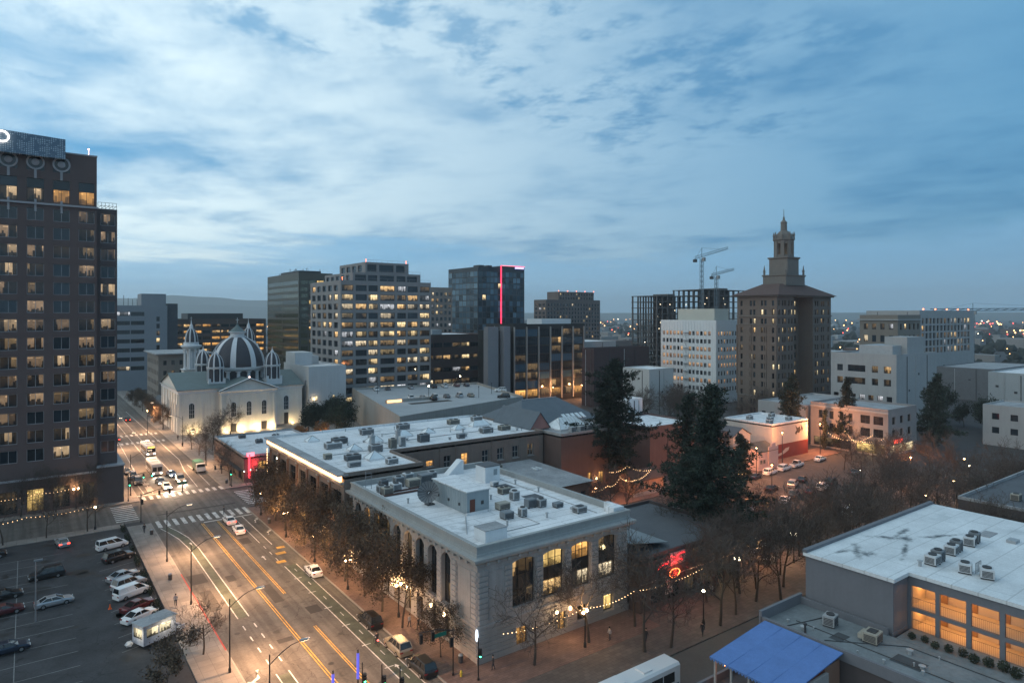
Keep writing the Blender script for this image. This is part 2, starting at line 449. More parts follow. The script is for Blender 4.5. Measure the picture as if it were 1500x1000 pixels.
# pavements (a kerb step above the roadway)
slab('pavement', 15.7, 20.0, 62, 150.5, 0.14, M_walk)
slab('pavement', 38.6, 69.0, 60.5, 150.0, 0.14, M_brickwalk)
slab('pavement', -90, 15.7, 150.5, 153.5, 0.12, M_walk)
slab('pavement', -90, 20.4, 169.5, 560, 0.13, M_walk)
slab('pavement', 38.6, 44.5, 169.5, 560, 0.14, M_walk)
slab('pavement', 44.5, 130, 168.0, 262, 0.12, M_walk)
slab('pavement', 69.0, 93.0, 54.5, 104, 0.10, M_mall)
slab('pavement', 93.0, 250, 54.5, 66.5, 0.10, M_mall)
slab('pavement', 39.5, 69.0, 54.5, 60.5, 0.12, M_mall)
slab('pavement', 39.5, 250, 43.6, 45.5, 0.12, M_mall)
slab('pavement', 93, 200, 104, 112, 0.12, M_brickwalk)

def piece(name, P, z, m, parent, lift=0.004):
    b = MB(); b.prism(P, z + 0.0005, z + lift); o = b.build(name, m, parent); return o
def strip(name, pts, w, m, parent, z=0.0, lift=0.004):
    """painted line along a polyline"""
    L_, R_ = [], []
    for i, p in enumerate(pts):
        a = Vector(pts[max(i-1, 0)]); c = Vector(pts[min(i+1, len(pts)-1)])
        d = (c - a).normalized(); n = Vector((-d.y, d.x))
        L_.append(tuple(Vector(p) + n*w/2)); R_.append(tuple(Vector(p) - n*w/2))
    return piece(name, R_ + L_[::-1], z, m, parent, lift)
def rect(x0, x1, y0, y1): return [(x0, y0), (x1, y0), (x1, y1), (x0, y1)]
# crosswalk bars
_me = None
for i in range(12):
    x = 21.0 + i*1.52
    piece('crosswalk_bar', [(x, 146.6), (x+0.72, 146.6), (x+0.72, 151.4), (x, 151.4)], 0, M_white_paint, avenue)
for i in range(12):
    x = 21.2 + i*1.5
    piece('crosswalk_bar', [(x, 170.2), (x+0.7, 170.2), (x+0.7, 173.4), (x, 173.4)], 0, M_white_paint, avenue)
for i in range(9):
    y = 155.2 + i*1.5
    piece('crosswalk_bar', rect(14.6, 18.7, y, y+0.55), 0, M_white_paint, avenue)
    piece('crosswalk_bar', rect(39.6, 43.6, y - 1.8, y - 1.25), 0, M_white_paint, avenue)
piece('stop_line', rect(28.9, 38.3, 144.9, 145.35), 0, M_white_paint, avenue)
piece('stop_line', rect(20.6, 31.0, 174.6, 175.05), 0, M_white_paint, avenue)
# centre lines
for x in (28.34, 28.66): strip('lane_line', [(x, 62), (x, 144.6)], 0.13, M_yellow_paint, avenue)
for x in (31.26, 31.54):
    strip('lane_line', [(x, 62), (x, 88.2)], 0.12, M_yellow_paint, avenue)
    strip('lane_line', [(x, 101.0), (x, 144.4)], 0.12, M_yellow_paint, avenue)
# green cycle lanes and their edge lines
strip('cycle_lane', [(24.3, 96.4), (24.3, 130), (23.8, 137), (22.9, 142), (21.9, 146)], 1.3, M_green_paint, avenue, 0.0, 0.003)
strip('cycle_lane', [(24.3, 62), (24.3, 78.5)], 1.3, M_green_paint, avenue, 0.0, 0.003)
strip('cycle_lane', [(35.7, 62), (35.7, 112)], 1.75, M_green_paint, avenue, 0.0, 0.003)
strip('lane_line', [(25.0, 96.4), (25.0, 130), (24.6, 137), (23.7, 142), (22.7, 146)], 0.14, M_white_paint, avenue)
strip('lane_line', [(23.55, 96.4), (23.55, 130), (23.0, 137), (22.1, 142), (21.2, 146)], 0.12, M_white_paint, avenue)
for x in (25.0, 23.55):
    strip('lane_line', [(x, 62), (x, 79)], 0.14, M_white_paint, avenue)
    for k in range(4): strip('lane_dash', [(x, 81.6 + k*3.6), (x, 83.0 + k*3.6)], 0.16, M_white_paint, avenue)
strip('lane_line', [(34.75, 62), (34.75, 112)], 0.14, M_white_paint, avenue)
strip('lane_line', [(36.7, 62), (36.7, 112)], 0.13, M_white_paint, avenue)
for k in range(7):
    y = 66 + k*6.6
    piece('parking_tee', rect(34.35, 35.5, y, y+0.16), 0, M_white_paint, avenue, 0.006)
    strip('lane_dash', [(35.75, y+3.0), (35.75, y+4.3)], 0.12, M_white_paint, avenue, 0, 0.006)
strip('lane_line', [(34.6, 126), (34.6, 144.7)], 0.14, M_white_paint, avenue)
strip('lane_line', [(36.2, 124), (36.2, 144.7)], 0.14, M_white_paint, avenue)
for k in range(3): strip('lane_dash', [(34.7 + k*0.0, 115.2 + k*3.6), (34.7, 116.7 + k*3.6)], 0.14, M_white_paint, avenue)
def arrow(x, y, s=1.0, flip=1, turn=True, a=0.0):
    if turn: P = [(-0.16,-1.6),(0.16,-1.6),(0.16,0.2),(0.9,0.75),(0.55,1.15),(1.7,1.45),(1.45,0.25),(1.15,0.5),(0.42,-0.1),(0.4,-0.2)]
    else: P = [(-0.14,-1.6),(0.14,-1.6),(0.14,0.4),(0.5,0.4),(0,1.5),(-0.5,0.4),(-0.14,0.4)]
    ca, sa = math.cos(a), math.sin(a)
    Q = [(x+(px*flip*ca-py*sa)*s, y+(px*flip*sa+py*ca)*s) for px, py in P]
    if flip < 0: Q = Q[::-1]
    piece('lane_arrow', Q, 0, M_white_paint, avenue, 0.006)
arrow(37.3, 140.5, 1.0); arrow(37.3, 131.5, 1.0); arrow(22.0, 79.5, 1.1, 1, True, R(180)); arrow(33.1, 118, 0.7, 1, False); arrow(24.3, 133, 0.6, 1, False)
arrow(35.75, 72.0, 0.6, 1, False)
for (x0, x1, y0, y1) in ((35.3, 37.0, 118.0, 119.1), (34.2, 35.7, 113.8, 114.9), (36.3, 37.7, 121.0, 122.0)):
    piece('loading_mark', rect(x0, x1, y0, y1), 0, M_yellow_paint, avenue, 0.006)
# avenue beyond the crossing
strip('lane_line', [(33.6, 176), (34.2, 196), (35.6, 212), (35.4, 240), (34.6, 330)], 0.16, M_white_paint, avenue)
strip('lane_line', [(36.4, 176), (36.6, 190), (36.2, 204)], 0.13, M_white_paint, avenue)
strip('lane_line', [(31.0, 176), (30.8, 340)], 0.13, M_white_paint, avenue)
strip('lane_line', [(24.0, 176), (23.4, 205), (24.3, 250), (24.3, 320)], 0.14, M_white_paint, avenue)
strip('lane_line', [(22.2, 176), (21.6, 205), (22.4, 250)], 0.12, M_white_paint, avenue)
strip('lane_line', [(28.0, 215), (28.0, 340)], 0.14, M_white_paint, avenue)
for i in range(11): piece('crosswalk_bar', rect(21.5 + i*1.5, 22.2 + i*1.5, 262, 265.5), 0, M_white_paint, avenue)
for i in range(11): piece('crosswalk_bar', rect(21.5 + i*1.5, 22.2 + i*1.5, 246, 249.5), 0, M_white_paint, avenue)
# raised islands beside the kerb
for y0, y1 in ((177.0, 182.5), (184.5, 186.5), (189, 192)):
    b = MB(); b.prism(rect(23.0, 24.4, y0, y1), 0.001, 0.16); b.build('traffic_island', M_kerb, avenue)
# kerbs
for (x, y0, y1, m, nm) in ((20.0, 62, 88, M_kerb, 'kerb'), (20.0, 88, 118, M_red_paint, 'kerb'), (20.0, 118, 150.5, M_kerb, 'kerb'), (38.42, 62, 150, M_kerb, 'kerb'), (20.4, 169.5, 330, M_kerb, 'kerb'), (38.42, 169.5, 330, M_kerb, 'kerb')):
    b = MB(); b.box(x, x+0.18, y0, y1, -0.05, 0.15); struct(b.build(nm, m))
# parking-lot bay lines
lot = bpy.data.objects['parking_lot']
for k in range(12):
    y = 96.5 + k*4.6
    a = R(18)
    strip('bay_line', [(9.6, y - 1.2), (14.9, y + 0.5)], 0.1, mat('bay_paint', (0.19, 0.19, 0.19), 0.8, 0.5, 1.5, fine=0.5), lot)
for k in range(16):
    y = 78 + k*4.2
    strip('bay_line', [(-16.5, y), (5.2, y)], 0.1, MATS['bay_paint'], lot)
strip('bay_line', [(-1.2, 78), (-1.2, 141)], 0.1, MATS['bay_paint'], lot)
lot2 = bpy.data.objects['parking_lot.001']
for k in range(14): strip('bay_line', [(112 + k*5.0, 97.5), (112 + k*5.0, 102.8)], 0.12, MATS['bay_paint'], lot2)
for k in range(12): strip('bay_line', [(100 + k*5.0, 67.5), (100 + k*5.0, 73)], 0.12, MATS['bay_paint'], lot2)
for k in range(12): strip('bay_line', [(108 + k*5.0, 82), (108 + k*5.0, 92)], 0.12, MATS['bay_paint'], lot2)

# manholes, patches and utility cuts
M_patch = surf('asphalt_patch', (0.050, 0.046, 0.044), 0.85, var=0.15)
M_iron = mat('cast_iron', (0.035, 0.032, 0.03), 0.6, 0.2, 3.0)
rp_ = random.Random(12)
for (x, y) in ((30.1, 96.5), (26.6, 108.0), (33.0, 124.5), (27.2, 118.0), (22.4, 92.0), (33.4, 84.0), (30.2, 158.5), (24.6, 163.0), (35.5, 161.0), (27.0, 134.0), (29.6, 77.5), (33.2, 105.2)):
    b = MB(); b.lathe(x, y, [(0.36, 0.0006), (0.36, 0.008), (0.30, 0.009)], 12); b.build('manhole_cover', M_iron, avenue)
for (x0, x1, y0, y1) in ((29.2, 30.6, 98.5, 106.0), (25.6, 26.9, 110.5, 113.2), (32.2, 34.0, 92.0, 94.6), (21.0, 22.6, 101, 109), (26.0, 28.0, 86, 87.2), (22.0, 37.5, 155.6, 156.5), (31.9, 33.6, 127, 130.5), (20.6, 23.1, 112.4, 116.8), (29.3, 31.0, 66, 71)):
    piece('road_patch', rect(x0, x1, y0, y1), 0, M_patch, avenue, 0.002)
for k in range(30):
    x, y = rp_.uniform(-12, 12), rp_.uniform(84, 148); w, d = rp_.uniform(0.5, 2.2), rp_.uniform(0.5, 1.8)
    n = 9; P = [(x+w*math.cos(2*math.pi*i/n)*rp_.uniform(.6, 1), y+d*math.sin(2*math.pi*i/n)*rp_.uniform(.6, 1)) for i in range(n)]
    piece('oil_stain', P, 0, mat('oil_stain', (0.022, 0.021, 0.022), 0.6, 0.3, 1.0), lot, 0.002)
# ------------------------------------------------------------------ building kit
M_glass = glass('window_glass')
M_glass_blue = glass('window_glass_blue', (0.015, 0.028, 0.04), 0.05, 0.8)
M_frame_dark = mat('frame_dark', (0.025, 0.024, 0.024), 0.5, 0.1, 2.0)
M_frame_lt = mat('frame_light', (0.30, 0.29, 0.28), 0.6, 0.1, 2.0)
LIT = [litpane('lit_office', (1.0, 0.74, 0.38), 0.95, 0.8, 0.85, 3.0, 3.0),
       litpane('lit_warm', (1.0, 0.62, 0.26), 0.72, 0.85, 0.9, 2.5, 3.0),
       litpane('lit_pale', (1.0, 0.80, 0.52), 0.62, 0.85, 0.9, 3.5, 3.0)]
DIM = litpane('lit_dim', (1.0, 0.66, 0.32), 0.13, 0.9, 0.9, 3.0, 3.0)
LITC = litpane('lit_cool', (0.92, 0.95, 1.0), 0.5, 0.85, 0.9, 4.0, 3.0)
LIT += [LIT[0], LIT[1], LITC]
LITX = litpane('lit_bright', (1.0, 0.80, 0.46), 1.35, 0.45, 0.4, 2.0, 3.0)
LITO = litpane('lit_orange', (1.0, 0.50, 0.14), 0.85, 0.6, 0.5, 2.0, 3.0)
LITY = litpane('lit_yellow', (1.0, 0.66, 0.22), 1.0, 0.6, 0.55, 3.0, 2.0)
M_roof_white = surf('roof_membrane', (0.72, 0.72, 0.73), 0.75, seams=(9.0, 2.0, 0.08), seam_dark=0.68, pond=0.8, pond_col=(0.34, 0.345, 0.35), pond_scale=0.22, var=0.10)
M_roof_grey = surf('roof_grey', (0.32, 0.325, 0.335), 0.85, seams=(8.0, 2.0, 0.04), seam_dark=0.75, pond=0.6, pond_col=(0.15, 0.155, 0.16), pond_scale=0.2, var=0.18)
M_roof_dark = mat('roof_dark', (0.10, 0.105, 0.115), 0.85, 0.3, 0.3, fine=0.2)
M_hvac = mat('hvac_metal', (0.36, 0.37, 0.38), 0.55, 0.2, 0.8, metal=0.2)
M_hvac_dk = mat('hvac_dark', (0.055, 0.055, 0.058), 0.6, 0.2, 1.0)

WM = {}
def win_mesh(w, h, nv=1, nh=1, ft=0.07, arch=0.0, depth=0.25, fm=None, proud=0.06):
    """window leaf in local axes: x across, z up from the sill, y into the wall; slot 0 frame, slot 1 pane"""
    k = (round(w, 2), round(h, 2), nv, nh, ft, arch, depth, fm.name if fm else '')
    if k in WM: return WM[k]
    b = MB(); y0, y1 = depth - proud, depth - 0.004
    hw = w/2
    b.quad((-hw, depth, 0), (hw, depth, 0), (hw, depth, h), (-hw, depth, h), 1, [(0,0),(1,0),(1,1),(0,1)])
    if ft > 0:
        b.box(-hw, -hw+ft, y0, y1, 0, h, 0, False); b.box(hw-ft, hw, y0, y1, 0, h, 0, False)
        b.box(-hw+ft, hw-ft, y0, y1, 0, ft, 0, False); b.box(-hw+ft, hw-ft, y0, y1, h-ft, h, 0, False)
        for i in range(1, nv):
            x = -hw + w*i/nv; b.box(x-ft*.4, x+ft*.4, y0+0.01, y1, ft, h-ft, 0, False)
        for j in range(1, nh):
            z = h*j/nh; b.box(-hw+ft, hw-ft, y0+0.015, y1, z-ft*.4, z+ft*.4, 0, False)
    WM[k] = b.mesh('window', [fm or M_frame_dark, M_glass])
    return WM[k]
def fpt(face, plane, u, z, d):
    """a point on a wall: d metres behind its face"""
    return {'W': (plane+d, u, z), 'S': (u, plane+d, z), 'E': (plane-d, u, z), 'N': (u, plane-d, z)}[face]
FROT = {'S': 0.0, 'W': -math.pi/2, 'N': math.pi, 'E': math.pi/2}
def wallgrid(b, face, plane, u0, u1, z0, z1, holes, depth=0.25, m=0, mr=None):
    us = sorted({round(x, 3) for x in [u0, u1] + [q for h in holes for q in h[:2]] if u0 <= x <= u1})
    zs = sorted({round(x, 3) for x in [z0, z1] + [q for h in holes for q in h[2:4]] if z0 <= x <= z1})
    flip = face in ('W', 'N')
    H = [tuple(round(q, 3) for q in h[:4]) for h in holes]
    def q4(a, bb, c, d, mm):
        if flip: b.quad(d, c, bb, a, mm)
        else: b.quad(a, bb, c, d, mm)
    for i in range(len(us)-1):
        run = None
        uc = (us[i]+us[i+1])/2
        col = [h for h in H if h[0] < uc < h[1]]
        for j in range(len(zs)-1):
            zc = (zs[j]+zs[j+1])/2
            solid = not any(h[2] < zc < h[3] for h in col)
            if solid:
                if run is None: run = zs[j]
                end = zs[j+1]
            if run is not None and (not solid or j == len(zs)-2):
                e = zs[j+1] if solid else zs[j]
                q4(fpt(face,plane,us[i],run,0), fpt(face,plane,us[i+1],run,0), fpt(face,plane,us[i+1],e,0), fpt(face,plane,us[i],e,0), m)
                run = None
    mr = m if mr is None else mr
    for a, c, lo, hi in H:
        A = [fpt(face,plane,a,lo,0), fpt(face,plane,c,lo,0), fpt(face,plane,c,hi,0), fpt(face,plane,a,hi,0)]
        B = [fpt(face,plane,a,lo,depth), fpt(face,plane,c,lo,depth), fpt(face,plane,c,hi,depth), fpt(face,plane,a,hi,depth)]
        for k in range(4):
            k2 = (k+1) % 4
            b.quad(A[k], A[k2], B[k2], B[k], mr)
def spans(lo, hi, n, frac=0.6):
    """n equal bays between lo and hi, each with an opening of the given fraction"""
    p = (hi-lo)/n
    return [(lo+p*(i+0.5-frac/2), lo+p*(i+0.5+frac/2)) for i in range(n)]
def grid_holes(cols, rows): return [(a, c, lo, hi) for lo, hi in rows for a, c in cols]
def add_windows(parent, face, plane, holes, pick, nv=1, nh=1, ft=0.07, depth=0.25, fm=None, name='window'):
    for h in holes:
        me = win_mesh(h[1]-h[0], h[3]-h[2], nv, nh, ft, 0, depth, fm)
        o = inst(name, me, parent, fpt(face, plane, (h[0]+h[1])/2, h[2], 0), FROT[face])
        m = pick(h)
        if m is not None and m is not M_glass: set_mat(o, 1, m)
def picker(p_lit, p_dim=0.2, lits=None, dark=None, rowbias=None):
    lits = lits or LIT
    def f(h):
        p = p_lit
        if rowbias:
            p = rowbias.get(round(h[2], 1), p)
        r = random.random()
        if r < p: return random.choice(lits)
        if r < p + p_dim: return DIM
        return dark or M_glass
    return f
def roof_block(parent, P, z, m, parapet=0.6, pm=None, th=0.3, name='roof'):
    """flat roof inside a parapet, for a convex footprint P (counter-clockwise)"""
    b = MB(); b.prism(P, z - 0.4, z)
    r = b.build(name, m, parent)
    if parapet:
        b = MB(); n = len(P)
        for i in range(n):
            a = Vector(P[i]); c = Vector(P[(i+1) % n]); d = (c-a).normalized(); nn = Vector((-d.y, d.x))
            q = [a, c - d*th, c - d*th + nn*th, a + nn*th]
            b.prism([tuple(x) for x in q], z, z + parapet - 0.002*(i % 2))
        b.build('parapet', pm or m, parent)
    return r
def building(name, label, x0, x1, y0, y1, z, wm, rm=None, W=None, S=None, parapet=0.6, cat='building', group=None, base=0.0, pm=None):
    """box building with window walls facing the camera's side (W = -X, S = -Y)
       W/S: dict(cols, rows, nv, nh, depth, pick, ft, fm)"""
    root = thing(name, label, cat, ((x0+x1)/2, (y0+y1)/2, 0), 0, group)
    b = MB()
    zt = z
    for face, spec, pl, lo, hi in (('W', W, x0, y0, y1), ('S', S, y0, x0, x1)):
        holes = []
        if spec: holes = spec.get('holes') or grid_holes(spec['cols'], spec['rows'])
        wallgrid(b, face, pl, lo, hi, base, zt, holes, (spec or {}).get('depth', 0.25))
    wallgrid(b, 'E', x1, y0, y1, base, zt, [])
    wallgrid(b, 'N', y1, x0, x1, base, zt, [])
    w = b.build('wall', wm, root)
    for face, spec, pl in (('W', W, x0), ('S', S, y0)):
        if spec:
            holes = spec.get('holes') or grid_holes(spec['cols'], spec['rows'])
            add_windows(root, face, pl, holes, spec.get('pick') or picker(0.25), spec.get('nv', 1), spec.get('nh', 1), spec.get('ft', 0.07), spec.get('depth', 0.25), spec.get('fm'))
    for face, spec, pl, lo, hi in (('W', W, x0, y0, y1), ('S', S, y0, x0, x1)):
        if spec: continue      # plain walls still carry downpipes, grilles and a coping line
        for q in range(1, 3 + int((hi-lo) > 25)):
            u = lo + (hi-lo)*q/(3 + int((hi-lo) > 25)) + random.uniform(-1.2, 1.2)
            P = [fpt(face, pl, u-.12, base+.2, 0), fpt(face, pl, u+.12, z-.3, -0.16)]
            mbox('drain_pipe', M_hvac_dk if q % 2 else M_hvac, root, min(P[0][0], P[1][0]), max(P[0][0], P[1][0]), min(P[0][1], P[1][1]), max(P[0][1], P[1][1]), base+.2, z-.3)
            u += random.uniform(1.5, 3.0); zz = z*random.uniform(.35, .8); P = [fpt(face, pl, u-.5, zz, 0), fpt(face, pl, u+.5, zz+.8, -0.08)]
            mbox('wall_grille', M_hvac_dk, root, min(P[0][0], P[1][0]), max(P[0][0], P[1][0]), min(P[0][1], P[1][1]), max(P[0][1], P[1][1]), zz, zz+.8)
    e = 0.004
    roof_block(root, [(x0+e, y0+e), (x1-e, y0+e), (x1-e, y1-e), (x0+e, y1-e)], z, rm or M_roof_grey, parapet, pm or wm)
    return root
def mbox(name, m, parent, *args):
    b = MB(); b.box(*args); return b.build(name, m, parent)

HV = {}
HVM = [M_hvac, mat('hvac_beige', (0.34, 0.31, 0.26), 0.6, 0.25, 0.8), mat('hvac_pale', (0.52, 0.53, 0.54), 0.6, 0.2, 0.8), mat('hvac_slate', (0.17, 0.185, 0.20), 0.6, 0.25, 0.8)]
def hvac(parent, x, y, z, w, d, h, rz=0.0, kind=0, name='air_unit'):
    """rooftop air handler: cased body, louvred side, fan cowl, on skids"""
    k = (w, d, h, kind)
    if k not in HV:
        b = MB()
        b.box(-w/2, w/2, -d/2, d/2, 0.18, h)
        b.box(-w/2+0.1, -w/2+0.25, -d/2, d/2, 0, 0.18, 1); b.box(w/2-0.25, w/2-0.1, -d/2, d/2, 0, 0.18, 1)
        n = max(3, int(h/0.22))
        for i in range(n):
            zz = 0.28 + (h-0.42)*i/n
            b.box(-w/2+0.12, w/2-0.12, -d/2-0.025, -d/2-0.001, zz, zz+(h-0.42)/n*0.6, 1)
            if kind != 2: b.box(-w/2-0.025, -w/2-0.001, -d/2+0.12, d/2-0.12, zz, zz+(h-0.42)/n*0.6, 1)
        if kind == 0:
            for sx in ((-0.25, 0.25) if w > 1.6 else (0,)):
                b.lathe(sx*w, 0, [(min(d, w/ (2 if w > 1.6 else 1))*0.36, h+0.001), (min(d, w/(2 if w > 1.6 else 1))*0.36, h+0.14), (min(d, w)*0.1, h+0.06)], 10, 1)
        if kind == 1:
            b.box(-w/2+0.05, w/2-0.05, d/2, d/2+0.5, 0.3, h*0.7); b.prism([(-w*0.3, -d*0.3), (w*0.3, -d*0.3), (w*0.3, d*0.3), (-w*0.3, d*0.3)], h+0.001, h+0.1, 1)
        HV[k] = b.mesh(name, [HVM[len(HV) % 4], M_hvac_dk])
    return inst(name, HV[k], parent, (x, y, z), rz)
def vent(parent, x, y, z, r=0.15, h=0.7, name='vent_pipe', m=None):
    b = MB(); b.lathe(x, y, [(r, z-0.02), (r, z+h*0.75), (r*1.7, z+h*0.78), (r*1.7, z+h*0.92), (r*0.4, z+h)], 8)
    return b.build(name, m or M_hvac, parent)
def skylight(parent, x, y, z, w, d, h, ridge=0.0):
    """pyramid or ridge skylight on a kerb"""
    b = MB()
    b.box(x-w/2, x+w/2, y-d/2, y+d/2, z-0.02, z+0.3, 0)
    A = [(x-w/2+.05, y-d/2+.05, z+.301), (x+w/2-.05, y-d/2+.05, z+.301), (x+w/2-.05, y+d/2-.05, z+.301), (x-w/2+.05, y+d/2-.05, z+.301)]
    r = ridge/2
    T = [(x-r, y, z+h), (x+r, y, z+h)]
    if ridge:
        b.quad(A[0], A[1], T[1], T[0], 1); b.tri(A[1], A[2], T[1], 1); b.quad(A[2], A[3], T[0], T[1], 1); b.tri(A[3], A[0], T[0], 1)
    else:
        for i in range(4): b.tri(A[i], A[(i+1) % 4], T[0], 1)
    o = b.build('skylight', [M_roof_white, MATS.get('skylight_glass') or mat('skylight_glass', (0.66, 0.70, 0.72), 0.3, 0.2, 1.2, spec=0.6)], parent)
    g = MB()
    for i in range(4):
        j = 0 if i in (0, 3) else 1
        g.tube([Vector(A[i])+Vector((0,0,.02)), Vector(T[j])+Vector((0,0,.03))], 0.05, 4)
    g.build('glazing_bar', M_frame_lt, o)
    return o

# ------------------------------------------------------------------ bank: stone palazzo on the corner
M_stone = mat('bank_limestone', (0.31, 0.288, 0.278), 0.85, 0.2, 0.5, streak=0.26, fine=0.16, bump=0.15, bscale=12)
M_stone_d = mat('bank_base_stone', (0.27, 0.25, 0.238), 0.85, 0.16, 0.5, streak=0.14, fine=0.14, bump=0.2, bscale=10)
M_cornice = mat('bank_cornice', (0.31, 0.315, 0.31), 0.8, 0.18, 0.5, streak=0.12, fine=0.1)
bank = thing('bank_building', 'pale stone corner bank with tall arched window bays and white flat roof', 'building', (56.2, 85.3, 0))
BX0, BX1, BY0, BY1 = 43.5, 68.9, 66.6, 104.2
bw = MB()
wbays = spans(72.3, 103.6, 9, 0.66)
sbays = [(48.7, 52.3), (53.6, 57.1), (58.4, 61.8), (63.3, 66.7)]
WH = [(a, c, 4.75, 11.45) for a, c in wbays] + [(a+0.25, c-0.25, 0.16, 3.5) for a, c in wbays]
SH = [(a, c, 5.5, 11.45) for a, c in sbays] + [(49.3, 51.2, 0.16, 2.9), (56.0, 57.6, 0.16, 3.0), (59.4, 61.2, 0.9, 3.0), (64.2, 66.2, 0.9, 3.2)]
wallgrid(bw, 'W', BX0, BY0, BY1, 0.14, 12.4, WH, 0.7)
wallgrid(bw, 'S', BY0, BX0, BX1, 0.14, 12.4, SH, 0.55)
wallgrid(bw, 'E', BX1, BY0, BY1, 0.14, 12.4, []); wallgrid(bw, 'N', BY1, BX0, BX1, 0.14, 12.4, [])
def arch_infill(b, face, plane, a, c, zt, rise, d0, d1, n=8):
    """stone above a segmental arch: fills the corners of a square opening"""
    fl = face in ('W', 'N')
    for i in range(n):
        t0, t1 = i/n, (i+1)/n
        u0_, u1_ = a+(c-a)*t0, a+(c-a)*t1
        zf = lambda t: zt - rise*(2*t-1)**2 - 0.0
        P = [fpt(face,plane,u0_,zf(t0),d0), fpt(face,plane,u1_,zf(t1),d0), fpt(face,plane,u1_,zt,d0), fpt(face,plane,u0_,zt,d0)]
        b.quad(*(P[::-1] if fl else P))
        b.quad(fpt(face,plane,u0_,zf(t0),d0), fpt(face,plane,u0_,zf(t0),d1), fpt(face,plane,u1_,zf(t1),d1), fpt(face,plane,u1_,zf(t1),d0))
for a, c in wbays: arch_infill(bw, 'W', BX0, a, c, 11.45, 0.75, 0.03, 0.7)
for a, c in sbays: arch_infill(bw, 'S', BY0, a, c, 11.45, 0.35, 0.03, 0.55)
bank_wall = bw.build('wall', M_stone, bank)
# cornice mouldings and parapet, mitred rings
def ring(b, x0, x1, y0, y1, o0, z0, o1, z1):
    """moulding band all round, out by o0 at z0 and o1 at z1"""
    A = [(x0-o0, y0-o0, z0), (x1+o0, y0-o0, z0), (x1+o0, y1+o0, z0), (x0-o0, y1+o0, z0)]
    B = [(x0-o1, y0-o1, z1), (x1+o1, y0-o1, z1), (x1+o1, y1+o1, z1), (x0-o1, y1+o1, z1)]
    for i in range(4): b.quad(A[i], A[(i+1) % 4], B[(i+1) % 4], B[i])
cb = MB()
prof = [(0.10, 11.75), (0.22, 11.85), (0.22, 12.05), (0.45, 12.25), (0.85, 12.5), (0.92, 12.75), (0.92, 12.92), (0.35, 13.0), (0.30, 13.1), (0.30, 13.3), (0.22, 13.35), (0.22, 14.0), (0.32, 14.05), (0.32, 14.3), (-0.25, 14.3), (-0.25, 13.4)]
for (o0, z0), (o1, z1) in zip(prof, prof[1:]): ring(cb, BX0, BX1, BY0, BY1, o0, z0, o1, z1)
cb.build('cornice', M_cornice, bank)
for k in range(24):   # brackets under the cornice
    y = 68.0 + k*1.55
    mbox('bracket', M_cornice, bank, BX0-0.62, BX0-0.16, y, y+0.32, 11.95, 12.3)
for k in range(16):
    x = 44.5 + k*1.58
    mbox('bracket', M_cornice, bank, x, x+0.32, BY0-0.62, BY0-0.16, 11.95, 12.3)
ring_b = MB()
for (o0, z0), (o1, z1) in zip([(0.02, 4.2), (0.16, 4.3), (0.16, 4.55), (0.02, 4.62)], [(0.16, 4.3), (0.16, 4.55), (0.02, 4.62)]): ring(ring_b, BX0, BX1, BY0, BY1, o0, z0, o1, z1)
ring_b.build('string_course', M_stone, bank)
# rusticated pilasters: single stones with open joints
def stones(face, plane, u0, u1, z0, z1, n, m, proud=0.15, parent=bank, name='stone'):
    h = (z1-z0)/n
    key = (face, round(u1-u0, 2), round(h, 3), proud)
    if key not in WM:
        b = MB(); w = (u1-u0)/2; g = 0.045; c = 0.05
        lo = [(-w, 0, g), (w, 0, g), (w, 0, h-g), (-w, 0, h-g)]
        hi = [(-w+c, -proud, g+c), (w-c, -proud, g+c), (w-c, -proud, h-g-c), (-w+c, -proud, h-g-c)]
        b.quad(*hi)
        for i in range(4): b.quad(lo[i], lo[(i+1) % 4], hi[(i+1) % 4], hi[i])
        WM[key] = b.mesh(name, [m])
    for i in range(n): inst(name, WM[key], parent, fpt(face, plane, (u0+u1)/2, z0+h*i, 0), FROT[face])
for a, c in ((43.62, 45.0), (47.5, 48.6), (52.42, 53.48), (57.22, 58.28), (61.92, 63.18), (66.82, 68.7)):
    stones('S', BY0, a, c, 4.7, 11.2, 10, M_stone)
for a, c in ((66.72, 67.9), (71.3, 72.5)): stones('W', BX0, a, c, 4.7, 11.2, 10, M_stone)
for (a, c), (a2, c2) in zip(wbays, wbays[1:]): stones('W', BX0, c+0.1, a2-0.1, 4.7, 10.6, 9, M_stone, 0.10)
for seg in ((43.6, 49.2), (51.3, 55.9), (57.7, 59.3), (61.3, 64.1), (66.3, 68.8)): stones('S', BY0, seg[0], seg[1], 0.9, 4.1, 6, M_stone_d, 0.12)
stones('W', BX0, 66.7, 72.6, 0.9, 4.1, 6, M_stone_d, 0.12)
mbox('plinth', M_stone_d, bank, BX0-0.12, BX1+0.12, BY0-0.12, BY0-0.001, 0.14, 0.88); 
# blind panels beside the corner
for args in (('S', BY0, 45.15, 47.35), ('W', BX0, 68.05, 71.15)):
    f, pl, a, c = args
    b = MB(); w_ = 0.1
    for (p, q, lo, hi) in ((a, a+w_, 5.0, 10.9), (c-w_, c, 5.0, 10.9), (a+w_, c-w_, 5.0, 5.1), (a+w_, c-w_, 10.8, 10.9)):
        P = [fpt(f,pl,p,lo,-0.07), fpt(f,pl,q,lo,-0.07), fpt(f,pl,q,hi,-0.07), fpt(f,pl,p,hi,-0.07)]
        Q = [fpt(f,pl,p,lo,0.01), fpt(f,pl,q,lo,0.01), fpt(f,pl,q,hi,0.01), fpt(f,pl,p,hi,0.01)]
        b.quad(*P)
        for i in range(4): b.quad(P[i], P[(i+1) % 4], Q[(i+1) % 4], Q[i])
    b.build('wall_panel', M_stone, bank)
